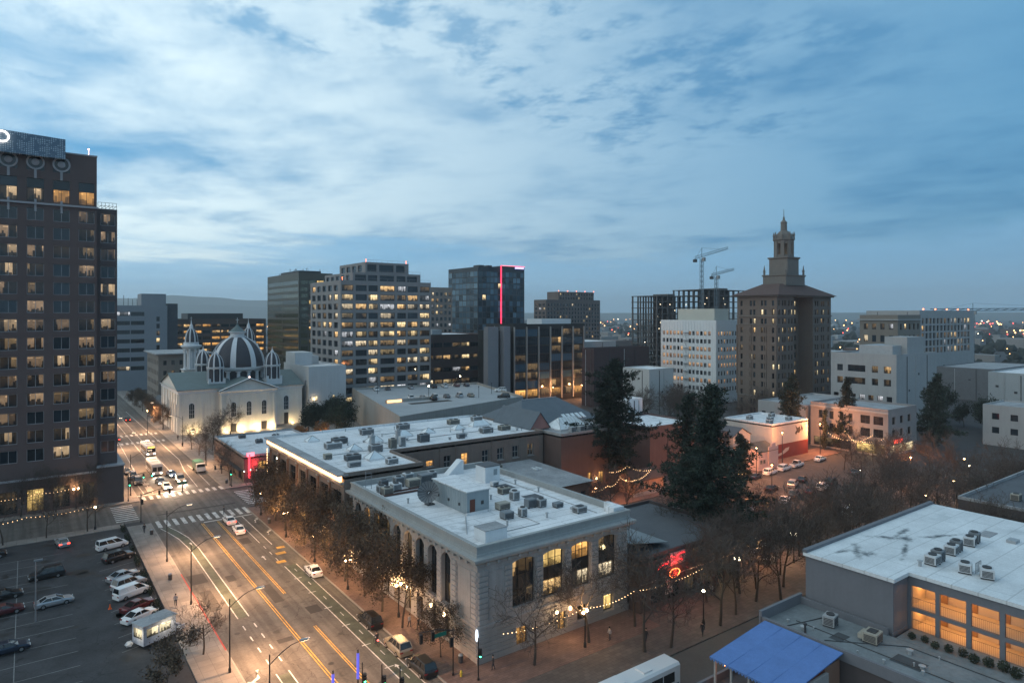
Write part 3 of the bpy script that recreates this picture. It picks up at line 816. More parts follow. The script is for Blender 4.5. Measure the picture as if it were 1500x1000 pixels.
# windows: two storeys with a dark metal spandrel between
M_spandrel = mat('spandrel_bronze', (0.022, 0.022, 0.024), 0.5, 0.15, 1.0)
def tall_window(face, plane, a, c, z0, zs0, zs1, z1, depth, up, dn, nv):
    w = inst('window', win_mesh(c-a, z1-z0, nv, 1, 0.1, 0, depth, M_frame_dark, 0.12), bank, fpt(face, plane, (a+c)/2, z0, 0), FROT[face])
    set_mat(w, 1, M_spandrel)
    for nm, lo, hi, m in (('pane', z0+0.1, zs0, dn), ('pane', zs1, z1-0.1, up)):
        p = inst(nm, win_mesh((c-a)-0.16, hi-lo, nv, 2, 0.06, 0, depth-0.03, M_frame_dark, 0.05), None, (0, 0, lo-z0), 0)
        p.parent = w
        if m is not None: set_mat(p, 1, m)
        p.location = (0, 0, lo-z0)
for (a, c), up, dn in zip(sbays, (LIT[1], LITY, LITO, DIM), (DIM, LIT[1], LIT[2], LIT[2])):
    tall_window('S', BY0, a, c, 5.5, 7.6, 9.2, 11.45, 0.55, up, dn, 3)
for i, (a, c) in enumerate(wbays):
    tall_window('W', BX0, a, c, 4.75, 7.4, 8.3, 11.45, 0.7, {5: DIM, 6: LITO, 7: LITO, 3: DIM}.get(i), {6: DIM, 0: DIM, 5: LITO}.get(i), 3)
for a, c in wbays: 
    o = inst('shopfront', win_mesh((c-a)-0.5, 3.34, 2, 1, 0.1, 0, 0.7, M_frame_dark), bank, fpt('W', BX0, (a+c)/2, 0.16, 0), FROT['W'])
    set_mat(o, 1, random.choice([M_glass, DIM, LITO]))
for h, m in zip(SH[4:], (LITO, LITO, DIM, LITY)):
    o = inst('shopfront' if h[2] > .5 else 'door', win_mesh(h[1]-h[0], h[3]-h[2], 2, 1, 0.12, 0, 0.55, M_frame_dark), bank, fpt('S', BY0, (h[0]+h[1])/2, h[2], 0), 0)
    set_mat(o, 1, m)
# oval lit blade sign on the corner
b = MB(); b.lathe(0, 0, [(0.02, -0.75), (0.14, -0.6), (0.2, 0), (0.14, 0.6), (0.02, 0.75)], 10)
o = b.build('blade_sign', emit('sign_white', (0.75, 0.85, 1.0), 1.3), bank, True, True); o.location = Vector((43.15, 66.2, 3.9)) - bank.location
# roof
broof = mbox('roof', M_roof_white, bank, BX0+0.24, BX1-0.24, BY0+0.24, BY1-0.24, 13.0, 13.45)
M_pent = mat('penthouse_metal', (0.27, 0.31, 0.33), 0.6, 0.1, 0.6, streak=0.12)
b = MB(); b.box(50.6, 54.4, 80.2, 90.0, 13.44, 16.55); pent = b.build('plant_room', M_pent, broof)
mbox('plant_room_roof', M_roof_white, broof, 50.45, 54.55, 80.05, 90.15, 16.56, 16.72)
mbox('plant_room_door', mat('rust_door', (0.13, 0.045, 0.03), 0.7, 0.2, 2.0), broof, 51.1, 51.95, 80.13, 80.19, 13.46, 15.5)
mbox('plant_room_louvre', M_hvac_dk, broof, 53.0, 53.45, 80.13, 80.19, 14.6, 15.1)
for y in (82, 85, 88): mbox('wall_light', M_hvac_dk, broof, 50.42, 50.59, y, y+0.3, 14.4, 14.75)
for k in range(14): mbox('cladding_rib', M_pent, broof, 50.565, 50.598, 80.5 + k*0.68, 80.56 + k*0.68, 13.46, 16.5)
mbox('plant_kerb', M_roof_white, broof, 50.3, 54.6, 79.8, 80.1, 13.44, 13.75)
mbox('roof_hatch_house', mat('white_panel', (0.66, 0.68, 0.70), 0.7, 0.1, 0.6, streak=0.1), broof, 46.0, 49.3, 68.6, 71.2, 13.44, 15.0)
mbox('roof_hatch_lid', M_roof_grey, broof, 45.95, 49.35, 68.55, 71.25, 15.01, 15.09)
b = MB(); b.box(62.6, 65.6, 93.4, 96.4, 13.44, 16.1); b.build('stair_house', MATS['white_panel'], broof)
mbox('stair_house_roof', M_roof_dark, broof, 62.5, 65.7, 93.3, 96.5, 16.11, 16.25)
mbox('stair_house_window', M_pent, broof, 64.3, 65.0, 93.34, 93.39, 14.6, 15.6)
b = MB(); b.v += [(60.2, 101.6, 13.44), (63.4, 101.6, 13.44), (63.4, 101.6, 15.8), (60.2, 103.2, 13.44), (63.4, 103.2, 13.44), (63.4, 103.2, 15.8), (62.9, 101.6, 15.8), (62.9, 103.2, 15.8)]
b.f += [(0, 1, 2, 6), (3, 7, 5, 4), (0, 6, 7, 3), (6, 2, 5, 7), (1, 4, 5, 2), (0, 3, 4, 1)]; b.m += [0]*6
b.build('stair_bulkhead', MATS['white_panel'], broof)
# satellite dish with ribs
b = MB()
nn = 18; rr = [0.15, 0.7, 1.25, 1.65]; D = Vector((-0.62, -0.62, 0.48)).normalized(); e1 = D.cross(Vector((0,0,1))).normalized(); e2 = D.cross(e1); C0 = Vector((48.6, 87.6, 15.3))
pts = [[C0 + (e1*math.cos(2*math.pi*i/nn) + e2*math.sin(2*math.pi*i/nn))*r + D*(0.23*r*r) for i in range(nn)] for r in rr]
for k in range(3):
    for i in range(nn): b.quad(tuple(pts[k][i]), tuple(pts[k][(i+1) % nn]), tuple(pts[k+1][(i+1) % nn]), tuple(pts[k+1][i]))
dish = b.build('satellite_dish', mat('dish_mesh', (0.16, 0.17, 0.18), 0.6, 0.3, 2.5), broof)
b = MB()
for i in range(0, nn): b.tube([pts[0][i]+D*.03, pts[1][i]+D*.03, pts[3][i]+D*.03], 0.035, 4)
b.build('dish_ribs', M_dkgrey, dish) if False else None
b.tube([C0, C0 - D*0.3, (48.9, 87.9, 14.4), (48.9, 87.9, 13.45)], 0.11, 6); b.tube([pts[3][0], C0 + D*1.3, pts[3][9]], 0.03, 4); b.box(48.3, 49.5, 87.4, 88.5, 13.44, 13.62)
b.build('dish_frame', M_dkgrey, dish) if False else None
dish_m = b.build('dish_mount', M_dkgrey, broof)
for i, (x, y, w, d, h, kd) in enumerate([(46.0, 98.6, 1.2, 1.2, 1.1, 0), (46.1, 96.7, 1.6, 1.3, 1.2, 0), (48.2, 97.8, 1.5, 1.3, 1.3, 0), (47.2, 100.3, 1.3, 1.0, 1.5, 1), (49.8, 100.1, 1.6, 1.2, 1.7, 0), (51.8, 98.8, 2.2, 1.4, 1.3, 2), (52.0, 101.0, 1.6, 1.3, 1.8, 0), (54.6, 99.8, 2.2, 1.6, 1.5, 2), (56.6, 101.0, 1.4, 1.2, 1.4, 0),
        (61.5, 86.4, 1.7, 1.3, 1.0, 0), (60.7, 82.5, 1.2, 1.2, 1.4, 0), (60.2, 77.9, 1.5, 1.1, 1.3, 2), (61.7, 77.2, 1.3, 1.1, 1.2, 0), (56.4, 79.6, 1.9, 1.3, 1.0, 2), (56.6, 75.0, 1.0, 1.0, 1.3, 0), (63.6, 75.6, 1.4, 1.0, 0.7, 2), (64.5, 71.8, 1.8, 1.3, 0.9, 1), (66.0, 97.8, 1.0, 0.8, 1.0, 2), (62.8, 91.0, 1.2, 0.9, 0.8, 2), (54.3, 75.6, 1.6, 1.3, 1.0, 2)]):
    hvac(broof, x, y, 13.44, w, d, h, 0.0 if i % 3 else 0.04, kd)
for x0, x1, y0, y1 in ((45.2, 57.4, 95.5, 95.9), (45.2, 57.4, 97.1, 97.3)): mbox('pipe_rack', mat('rust_steel', (0.10, 0.05, 0.04), 0.8, 0.3, 1.5), broof, x0, x1, y0, y1, 13.5, 13.72)
for x0, x1, y0, y1 in ((62.4, 65.2, 88.2, 91.2), (62.6, 65.4, 81.0, 83.4)): mbox('roof_well', M_roof_dark, broof, x0, x1, y0, y1, 13.44, 13.47)
for (x, y) in ((59.0, 72.5), (66.6, 84.0), (46.6, 90.5), (58.2, 94), (66.4, 90.0), (52.5, 73.0), (57.8, 84.7)): vent(broof, x, y, 13.45, 0.14, 0.8)
b = MB(); b.tube([(44.6, 101.5, 13.44), (44.6, 101.5, 16.4)], 0.05, 5); b.tube([(45.6, 101.5, 13.44), (45.6, 101.5, 16.0)], 0.05, 5)
for k in range(5): b.tube([(44.6, 101.5, 14+k*.5), (45.6, 101.5, 14+k*.5)], 0.03, 4)
b.build('roof_ladder', M_steel, broof)
for P in ([(56.5, 78.5), (56.5, 71.0), (50, 71.0)], [(50.0, 79.6), (46.2, 73.2)], [(66.2, 101), (66.2, 70)]):
    b = MB(); b.tube([(x, y, 13.5) for x, y in P], 0.06, 5); b.build('roof_conduit', M_hvac, broof)
b = MB(); b.prism([(66.6, 67.0), (68.6, 67.0), (68.6, 70.2), (67.8, 70.2), (67.8, 68.4), (66.6, 68.4)], 13.44, 14.75); b.build('parapet_step', M_roof_white, bank)
# wall lamps lighting the avenue arcade
def wall_lamp(x, y, z, e, col=(1.0, 0.62, 0.28), parent=None):
    b = MB(); b.lathe(x, y, [(0.05, z-0.25), (0.16, z-0.15), (0.18, z+0.15), (0.05, z+0.3)], 8)
    o = b.build('wall_lamp', emit('lamp_warm', (1.0, 0.68, 0.36), 12.0), parent)
    return o
LIGHTS = []
def point(name, loc, e, col=(1.0, 0.60, 0.28), r=0.15):
    d = bpy.data.lights.new(name, 'POINT'); d.energy = e; d.color = col; d.shadow_soft_size = r
    o = bpy.data.objects.new(name, d); COL.objects.link(o); o.location = loc; LIGHTS.append(o); return o
for y in (73.9, 77.3, 84.3, 91.3):
    wall_lamp(BX0-0.35, y, 3.6, 0, parent=bank); point('lamp_light', (BX0-0.75, y, 3.6), 60, (1.0, 0.74, 0.42))
for x in (55.6, 57.9): wall_lamp(x, BY0-0.35, 3.3, 0, parent=bank)
point('lamp_light', (55.4, BY0-0.9, 3.3), 70, (1.0, 0.66, 0.34)); point('lamp_light', (58.3, BY0-0.9, 3.2), 45, (1.0, 0.42, 0.16))

# ------------------------------------------------------------------ long brick building next up the avenue
M_brick = mat('red_brick', (0.20, 0.115, 0.085), 0.9, 0.2, 0.5, streak=0.15, fine=0.2)
M_brick_old = mat('old_brick', (0.185, 0.145, 0.125), 0.9, 0.22, 0.4, streak=0.22, fine=0.2)
M_stucco_pk = mat('pink_stucco', (0.36, 0.17, 0.15), 0.9, 0.12, 0.5, streak=0.1)
br = thing('brick_building', 'long low brick hall with glowing cornice strip and skylights on its pale roof', 'building', (70, 127, 0))
P_br = [(42.5, 105.4), (57.2, 105.4), (57.2, 118.2), (95.0, 118.2), (95.0, 147.0), (42.5, 147.0)]
b = MB()
facW = [(106.2 + k*5.75, 106.2 + k*5.75 + 5.0) for k in range(7)]
brW = [(a+0.55, c-0.55, 8.0, 12.2) for a, c in facW] + [(a+0.3, c-0.3, 0.16, 5.0) for a, c in facW]
wallgrid(b, 'W', 42.5, 105.4, 147.0, 0.14, 15.2, brW, 0.35)
wallgrid(b, 'S', 105.4, 42.5, 57.2, 0.14, 15.2, [])
wallgrid(b, 'E', 57.2, 105.4, 118.2, 0.14, 15.2, [])
brS = [(a, a+1.5, 11.0, 13.1) for a in (59.0, 62.0)] + [(a, a+1.7, 10.4, 13.0) for a in (69.0, 73.2, 78.4, 82.3, 86.4, 90.6)] + [(a, a+1.9, 6.6, 9.0) for a in (82.3, 86.4, 90.5)] + [(64.9, 66.6, 11.2, 12.5)]
wallgrid(b, 'S', 118.2, 57.2, 95.0, 0.14, 15.2, brS, 0.3)
wallgrid(b, 'E', 95.0, 118.2, 147.0, 0.14, 15.2, []); wallgrid(b, 'N', 147.0, 42.5, 95.0, 0.14, 15.2, [])
b.build('wall', M_brick_old, br)
litset = {(73.2, 10.4): LITO, (64.9, 11.2): LITO, (86.4, 6.6): LITO, (90.5, 6.6): LITO, (82.3, 6.6): LIT[1], (90.6, 10.4): DIM}
add_windows(br, 'S', 118.2, brS, lambda h: litset.get((round(h[0], 1), round(h[2], 1))), 2, 2, 0.14, 0.3, M_frame_lt)
add_windows(br, 'W', 42.5, brW[:7], lambda h: M_glass, 3, 3, 0.1, 0.35, M_frame_dark)
add_windows(br, 'W', 42.5, brW[7:], lambda h: random.choice([LITO, DIM, M_glass]), 3, 1, 0.12, 0.35, M_frame_dark, 'shopfront')
for h in brS: mbox('window_sill', M_frame_lt, br, h[0]-0.1, h[1]+0.1, 118.0, 118.19, h[2]-0.16, h[2]-0.01)
for a, c in facW:   # pilasters in brick between the shop bays, each with a capital
    mbox('pilaster', M_brick, br, 42.2, 42.495, c+0.05, c+0.7, 0.14, 13.0); mbox('pilaster_cap', M_stone, br, 42.1, 42.49, c, c+0.75, 13.01, 13.3)
for a, c in facW:
    for k in range(5): mbox('brick_panel', M_brick, br, 42.33, 42.49, a+0.35+k*0.9, a+0.35+k*0.9+0.55, 5.6, 7.4)
mbox('cornice', M_stone, br, 41.75, 42.49, 105.35, 147.05, 13.85, 14.15)
mbox('cornice_hood', M_roof_grey, br, 41.3, 43.2, 105.3, 147.1, 15.21, 15.5)
mbox('light_strip', emit('cornice_glow', (1.0, 0.50, 0.19), 3.6), br, 41.8, 42.2, 105.6, 146.8, 14.25, 15.12)
mbox('frieze', mat('frieze_terracotta', (0.42, 0.27, 0.18), 0.85, 0.15, 0.7, fine=0.2), br, 42.25, 42.49, 105.5, 146.9, 13.35, 13.84)
b = MB(); b.prism(P_br, 14.6, 15.22)
broof2 = b.build('roof', M_roof_white, br)
for i in range(len(P_br)):
    a = Vector(P_br[i]); c = Vector(P_br[(i+1) % len(P_br)]); d = (c-a).normalized(); n = Vector((-d.y, d.x))
    if i == 5: continue
    q = [a - n*0.05, c - n*0.05, c + n*0.35, a + n*0.35]
    b = MB(); b.prism([tuple(x) for x in q], 15.0, 15.62 + 0.01*i); b.build('parapet', M_roof_white if i == 4 else M_brick_old, br)
for (x, y, w, d, h, r) in ((52.1, 124.0, 2.6, 2.2, 1.3, 0), (52.0, 114.4, 3.2, 2.6, 1.6, 0), (58.8, 129.6, 3.4, 2.2, 1.3, 1.2), (66.6, 131.7, 3.8, 2.4, 1.4, 1.4), (73.2, 132.4, 2.6, 2.2, 1.2, 0), (81.0, 132.2, 3.0, 2.4, 1.3, 0), (87.8, 133.6, 5.0, 2.4, 1.3, 3.0), (48.6, 138.0, 2.6, 2.2, 1.2, 0)):
    skylight(broof2, x, y, 15.22, w, d, h, r)
for i, (x, y, w, d, h, kd) in enumerate([(61.3, 138.9, 2.8, 1.6, 1.2, 0), (70.9, 140.2, 2.8, 1.6, 1.2, 0), (84.1, 139.5, 2.8, 1.6, 1.1, 0), (91.4, 140.4, 2.6, 1.6, 1.2, 0), (67.4, 123.9, 2.2, 1.6, 1.6, 0), (84.0, 124.9, 2.8, 1.6, 1.2, 1), (89.3, 125.4, 2.6, 1.6, 1.1, 0), (49.5, 128.5, 3.2, 1.8, 1.2, 0), (52.4, 132.5, 3.0, 1.8, 1.2, 0), (55.0, 120.4, 2.4, 1.5, 1.4, 1), (59.2, 121.6, 1.4, 1.2, 1.9, 0), (61.6, 122.2, 1.2, 1.0, 2.0, 2), (48.4, 116.0, 2.8, 1.6, 1.0, 0), (46.6, 111.0, 2.2, 1.2, 0.9, 2), (45.0, 119.5, 1.4, 1.1, 1.0, 2), (53.0, 109.2, 2.0, 1.4, 1.0, 0), (75.8, 122.6, 1.6, 1.2, 1.0, 2)]):
    hvac(broof2, x, y, 15.22, w, d, h, 0, kd)
for (x, y, h) in ((56.2, 124.7, 2.8), (62.0, 124.9, 3.2)):
    b = MB(); b.box(x-0.4, x+0.4, y-0.4, y+0.4, 15.2, 15.2+h*0.8); b.box(x-0.52, x+0.52, y-0.52, y+0.52, 15.2+h*0.8, 15.2+h*0.86); b.lathe(x, y, [(0.25, 15.2+h*0.86), (0.25, 15.2+h)], 8); b.build('chimney', M_hvac, broof2)
for _ in range(26):
    x, y = random.uniform(45, 93), random.uniform(121, 145.5); vent(broof2, x, y, 15.22, random.choice([0.1, 0.15, 0.25]), random.uniform(0.4, 0.9))
for P in ([(47, 122), (60, 122), (60, 134)], [(58, 127.2), (92, 127.2)], [(64, 136.4), (90, 136.4)]):
    b = MB(); b.tube([(x, y, 15.32) for x, y in P], 0.07, 5); b.build('roof_conduit', M_hvac, broof2)
for (x, z0) in ((71.8, 1.0), (80.8, 1.0), (68.0, 1.0)):
    b = MB(); b.tube([(x, 118.05, z0), (x, 118.05, 15.1)], 0.09, 5); b.build('drain_pipe', M_brick_old, br)
b = MB(); b.tube([(43.6, 146.0, 15.5), (43.6, 146.0, 23.0)], [0.08, 0.05], 6); b.build('flagpole', mat('pole_white', (0.6, 0.6, 0.6), 0.5), br)
for k in range(7):
    point('lamp_light', (41.0, 108.4 + k*5.9, 14.4), 60, (1.0, 0.55, 0.24), 0.3)

# gabled red dormer and the big slate hall behind
g = thing('gabled_house', 'red gable end under dark slate roof standing on the pale hall roof', 'building', (96.5, 127.5, 15.2))
def gable(parent, x0, x1, y0, y1, z0, ze, zr, axis, wm, rm, ov=0.3):
    """gable building: walls to the eaves, ridge along axis 'x' or 'y'"""
    b = MB()
    if axis == 'y':
        xm = (x0+x1)/2
        b.prism([(x0, y0), (x1, y0), (x1, y1), (x0, y1)], z0, ze); b.tri((x0, y0, ze), (x1, y0, ze), (xm, y0, zr)); b.tri((x1, y1, ze), (x0, y1, ze), (xm, y1, zr))
        w = b.build('wall', wm, parent)
        for s, xa in ((-1, x0), (1, x1)):
            xe = xa + s*ov; k = (zr-ze)/((x1-x0)/2); zz = ze - ov*k
            r = MB(); A = [(xe, y0-ov, zz+.05), (xm, y0-ov, zr+.05), (xm, y1+ov, zr+.05), (xe, y1+ov, zz+.05)]
            r.quad(*(A if s < 0 else A[::-1])); B = [(p[0], p[1], p[2]+.18) for p in A]
            r.quad(*(B[::-1] if s < 0 else B))
            for i in range(4): r.quad(A[i], A[(i+1) % 4], B[(i+1) % 4], B[i])
            r.build('roof', rm, parent)
    else:
        ym = (y0+y1)/2
        b.prism([(x0, y0), (x1, y0), (x1, y1), (x0, y1)], z0, ze); b.tri((x0, y1, ze), (x0, y0, ze), (x0, ym, zr)); b.tri((x1, y0, ze), (x1, y1, ze), (x1, ym, zr))
        b.build('wall', wm, parent)
        for s, ya in ((-1, y0), (1, y1)):
            ye = ya + s*ov; k = (zr-ze)/((y1-y0)/2); zz = ze - ov*k
            r = MB(); A = [(x0-ov, ye, zz+.05), (x1+ov, ye, zz+.05), (x1+ov, ym, zr+.05), (x0-ov, ym, zr+.05)]
            r.quad(*(A[::-1] if s < 0 else A)); B = [(p[0], p[1], p[2]+.18) for p in A]
            r.quad(*(B if s < 0 else B[::-1]))
            for i in range(4): r.quad(A[i], A[(i+1) % 4], B[(i+1) % 4], B[i])
            r.build('roof', rm, parent)
M_slate = mat('slate', (0.105, 0.125, 0.145), 0.75, 0.18, 0.5, fine=0.25, streak=0.1)
gable(g, 94.0, 99.5, 121.5, 136.0, 15.24, 15.6, 19.0, 'x' if False else 'y', M_stucco_pk, M_slate)
hall = thing('slate_hall', 'broad dark slate hipped hall roof behind the red gable', 'building', (107, 134, 0))
b = MB(); b.box(95.05, 121, 126.0, 146.5, 0.14, 14.6); b.build('wall', M_brick_old, hall)
b = MB(); z0, z1 = 14.7, 20.0
A = [(94.7, 125.7, z0), (121.4, 125.7, z0), (121.4, 146.9, z0), (94.7, 146.9, z0)]; T = [(102.5, 136.3, z1), (114.0, 136.3, z1)]
b.quad(A[0], A[1], T[1], T[0]); b.tri(A[1], A[2], T[1]); b.quad(A[2], A[3], T[0], T[1]); b.tri(A[3], A[0], T[0]); b.quad(*A[::-1])
b.build('roof', M_slate, hall)
mbox('ridge_cap', M_hvac, hall, 102.5, 114.0, 136.15, 136.45, 19.98, 20.1)
for k in range(5):
    b = MB(); x = 109.6 + k*1.5; y0 = 127.2; t0 = (y0-125.7)/10.6; t1 = (y0+1.9-125.7)/10.6
    b.v += [(x, y0, z0+(z1-z0)*t0+.05), (x+1.0, y0, z0+(z1-z0)*t0+.05), (x+1.0, y0+1.9, z0+(z1-z0)*t1+.05), (x, y0+1.9, z0+(z1-z0)*t1+.05)]
    b.v += [(p[0], p[1], p[2]+.14) for p in b.v[:4]]; b.f += [(4,5,6,7),(0,1,5,4),(1,2,6,5),(2,3,7,6),(3,0,4,7)]; b.m += [0]*5
    b.build('roof_light', MATS['skylight_glass'], hall)
# dark plain-walled club with a roof terrace
club = thing('brick_club', 'tall dark blank brick block with roof terrace and glazed lantern', 'building', (105, 118, 0))
b = MB(); cl_h = [(103.6, 104.7, 3.2, 5.8), (107.0, 108.6, 3.0, 5.6), (101.0, 102.0, 3.4, 5.4)]
wallgrid(b, 'W', 95.6, 112.5, 125.4, 0.14, 14.9, []); wallgrid(b, 'S', 112.5, 95.6, 115.5, 0.14, 14.9, cl_h, 0.3); wallgrid(b, 'E', 115.5, 112.5, 125.4, 0.14, 14.9, []); wallgrid(b, 'N', 125.4, 95.6, 115.5, 0.14, 14.9, [])
b.build('wall', mat('dark_brick', (0.115, 0.075, 0.065), 0.9, 0.18, 0.4, streak=0.2, fine=0.15), club)
add_windows(club, 'S', 112.5, cl_h, lambda h: LITO, 2, 1, 0.1, 0.3)
croof = roof_block(club, [(95.6, 112.5), (115.5, 112.5), (115.5, 125.4), (95.6, 125.4)], 14.95, M_roof_grey, 0.5, M_stone)
skylight(croof, 104.2, 120.6, 14.95, 9.0, 6.0, 2.6, 5.0)
for k in range(9): 
    b = MB(); x = 100.4 + k*0.95; b.tube([(x, 117.8, 15.3), (x+ (0.5 if k < 4 else -0.4)*0.3, 120.4, 17.45)], 0.04, 4); b.build('glazing_bar', M_frame_lt, croof)
for (x, y) in ((100.5, 114.4), (103, 114.2), (105.6, 114.5), (108.2, 114.0)): hvac(croof, x, y, 14.95, 1.3, 1.1, 1.4, 0, 2)
b = MB()
for k in range(11): b.tube([(95.9+k*1.9, 112.8, 14.9), (95.9+k*1.9, 112.8, 16.2)], 0.03, 4)
b.tube([(95.9, 112.8, 16.2), (114.9, 112.8, 16.2)], 0.035, 4); b.tube([(95.9, 112.8, 15.8), (114.9, 112.8, 15.8)], 0.02, 4); b.build('railing', M_steel, club)
wall_lamp(106.0, 112.2, 4.2, 0, parent=club); point('lamp_light', (106.0, 111.6, 4.2), 90, (1.0, 0.5, 0.2))
# low annex with hipped grey roof
ann = thing('brick_annex', 'low orange brick annex with weathered grey roof and three dark windows', 'building', (80, 110, 0))
ah = [(a, a+1.3, 3.4, 5.6) for a in (80.4, 84.6, 88.6, 92.0)] + [(a, a+1.3, 0.4, 2.3) for a in (84.6, 89.4)]
b = MB(); wallgrid(b, 'W', 71.5, 102.0, 117.8, 0.14, 7.4, []); wallgrid(b, 'S', 102.0, 71.5, 95.0, 0.14, 7.4, ah, 0.2); wallgrid(b, 'E', 95.0, 102.0, 117.8, 0.14, 7.4, [])
b.build('wall', M_brick, ann); add_windows(ann, 'S', 102.0, ah, lambda h: M_glass, 2, 2, 0.1, 0.2)
b = MB(); z0, z1 = 7.42, 9.6
A = [(71.1, 101.6, z0), (95.5, 101.6, z0), (95.5, 117.9, z0), (71.1, 117.9, z0)]; T = [(76, 117.9, z1), (91, 117.9, z1)]
b.quad(A[0], A[1], T[1], T[0]); b.tri(A[1], A[2], T[1]); b.tri(A[3], A[0], T[0]); b.quad(*A[::-1]); b.quad(A[2], A[3], T[0], T[1])
b.build('roof', M_roof_grey, ann)
for (x, y) in ((80.5, 113), (81.6, 113), (87.6, 112.4), (88.7, 112.4)):
    z = z0 + (z1-z0)*(y-101.6)/16.3
    mbox('roof_light', MATS['skylight_glass'], ann, x, x+0.5, y-1.2, y+0.8, z-0.1, z+0.2)
for k in range(6): hvac(ann, 73.5 + k*1.5, 115.5, 9.2, 1.0, 0.9, 1.0, 0, 0)

# ------------------------------------------------------------------ single-storey restaurant east of the bank (red neon)
M_dkwall = mat('dark_stucco', (0.085, 0.07, 0.07), 0.85, 0.2, 0.5, streak=0.1)
rest = thing('restaurant', 'low dark restaurant with red neon sign and corrugated porch roof beside bank', 'building', (80.5, 72, 0))
rh = [(71.5 + k*3.6, 71.5 + k*3.6 + 2.6, 0.6, 2.9) for k in range(6)] + [(80.5, 83.2, 5.4, 6.9), (85, 88, 5.4, 6.9)]
b = MB(); wallgrid(b, 'W', 69.3, 64.5, 84, 0.1, 7.4, []); wallgrid(b, 'S', 64.5, 69.3, 92.5, 0.1, 7.4, rh, 0.25); wallgrid(b, 'E', 92.5, 64.5, 84, 0.1, 7.4, []); wallgrid(b, 'N', 84, 69.3, 92.5, 0.1, 7.4, [])
b.build('wall', M_dkwall, rest)
add_windows(rest, 'S', 64.5, rh, lambda h: DIM if h[2] > 5 else random.choice([M_glass, DIM, M_glass]), 3, 1, 0.12, 0.25)
rroof = roof_block(rest, [(69.3, 64.5), (92.5, 64.5), (92.5, 84), (69.3, 84)], 7.4, M_roof_dark, 0.5, M_dkwall)
b = MB(); b.v += [(69.4, 66.5, 9.4), (77.5, 66.5, 8.0), (77.5, 79.5, 8.0), (69.4, 79.5, 9.4)]; b.v += [(p[0], p[1], p[2]-0.12) for p in b.v[:4]]
b.f += [(0,1,2,3),(7,6,5,4),(0,4,5,1),(1,5,6,2),(2,6,7,3),(3,7,4,0)]; b.m += [0]*6
b.build('porch_roof', mat('corrugated', (0.24, 0.26, 0.27), 0.6, 0.4, 0.6, fine=0.3, metal=0.3), rest)
mbox('fascia_strip', emit('fascia_glow', (1.0, 0.5, 0.28), 0.55), rest, 79.6, 92.3, 64.28, 64.36, 4.1, 4.2)
mbox('fascia_strip', mat('fascia_trim', (0.35, 0.30, 0.28), 0.7), rest, 69.4, 79.4, 64.3, 64.38, 4.1, 4.2)
b = MB()
for k in range(28):
    a0, a1 = 2*math.pi*k/28, 2*math.pi*(k+1)/28
    b.tube([(76.0+1.1*math.cos(a0), 64.05, 4.5+0.6*math.sin(a0)), (76.0+1.1*math.cos(a1), 64.05, 4.5+0.6*math.sin(a1))], 0.07, 5, 0, False)
b.build('neon_ring', emit('neon_amber', (1.0, 0.22, 0.05), 4.5), rest)
b = MB(); b.lathe(76.0, 64.2, [(0.5, 4.1), (0.5, 4.9)], 10); b.build('neon_drum', emit('neon_drum', (1.0, 0.06, 0.03), 2.0), rest)
nm = emit('wall_glow_red', (1.0, 0.015, 0.02), 7.0)  # emissive stripes put in for the red glow on the wall above the ring
M_catcher = mat('glow_catcher', (0.42, 0.36, 0.35), 0.8, 0.2, 0.8)  # pale panels added on the dark wall to catch the red light
for (x0, x1, z0_, z1_) in ((72.6, 75.2, 5.3, 6.4), (75.4, 78.8, 5.5, 7.3), (74.4, 75.9, 1.6, 3.7)): mbox('glow_catcher', M_catcher, rest, x0, x1, 64.36, 64.44, z0_, z1_)
for P in ([(72.8, 5.6), (74.0, 6.1), (75.0, 6.0)], [(75.6, 6.9), (76.6, 6.5), (77.6, 7.0), (78.6, 6.9)], [(76.0, 5.9), (77.0, 6.2), (78.2, 6.0)]):
    b = MB(); b.tube([(x, 64.3, z) for x, z in P], 0.05, 5); b.build('wall_glow_stripe', nm, rest)
point('neon_light', (76.0, 63.2, 5.3), 190, (1.0, 0.03, 0.03), 0.4)

# ------------------------------------------------------------------ grey building with lit galleries (right foreground)
M_concR = mat('grey_render', (0.15, 0.155, 0.172), 0.85, 0.12, 0.35, streak=0.1, fine=0.08)
rb = thing('gallery_building', 'grey rendered building with stained white roof and lit open galleries', 'building', (87, 33, 0))
b = MB()
gal = [(30.4, 32.75), (27.55, 30.0), (24.65, 27.1), (21.7, 24.2), (18.7, 21.2)]
gh = [(a, c, 10.25, 12.6) for a, c in gal] + [(a, c, 7.9, 9.85) for a, c in gal] + [(a, c, 4.9, 7.2) for a, c in gal]
wallgrid(b, 'W', 74.2, 33.1, 42.9, 0.1, 13.6, []); wallgrid(b, 'N', 42.9, 74.2, 108, 0.1, 13.6, [])
wallgrid(b, 'S', 33.1, 74.2, 77.6, 0.1, 13.6, [])
wallgrid(b, 'W', 77.6, 10, 33.1, 0.1, 13.6, gh, 0.35); wallgrid(b, 'E', 108, 10, 42.9, 0.1, 13.6, []); wallgrid(b, 'S', 10, 77.6, 108, 0.1, 13.6, [])
b.build('wall', M_concR, rb)
b = MB(); b.prism([(73.95, 32.9), (77.4, 32.9), (77.4, 9.8), (108.2, 9.8), (108.2, 43.1), (73.95, 43.1)], 13.61, 14.0)
M_roofR = surf('roof_stained', (0.66, 0.68, 0.69), 0.7, seams=(12.0, 2.4, 0.07), seam_dark=0.75, pond=0.5, pond_col=(0.38, 0.41, 0.42), pond_scale=0.14, var=0.10)
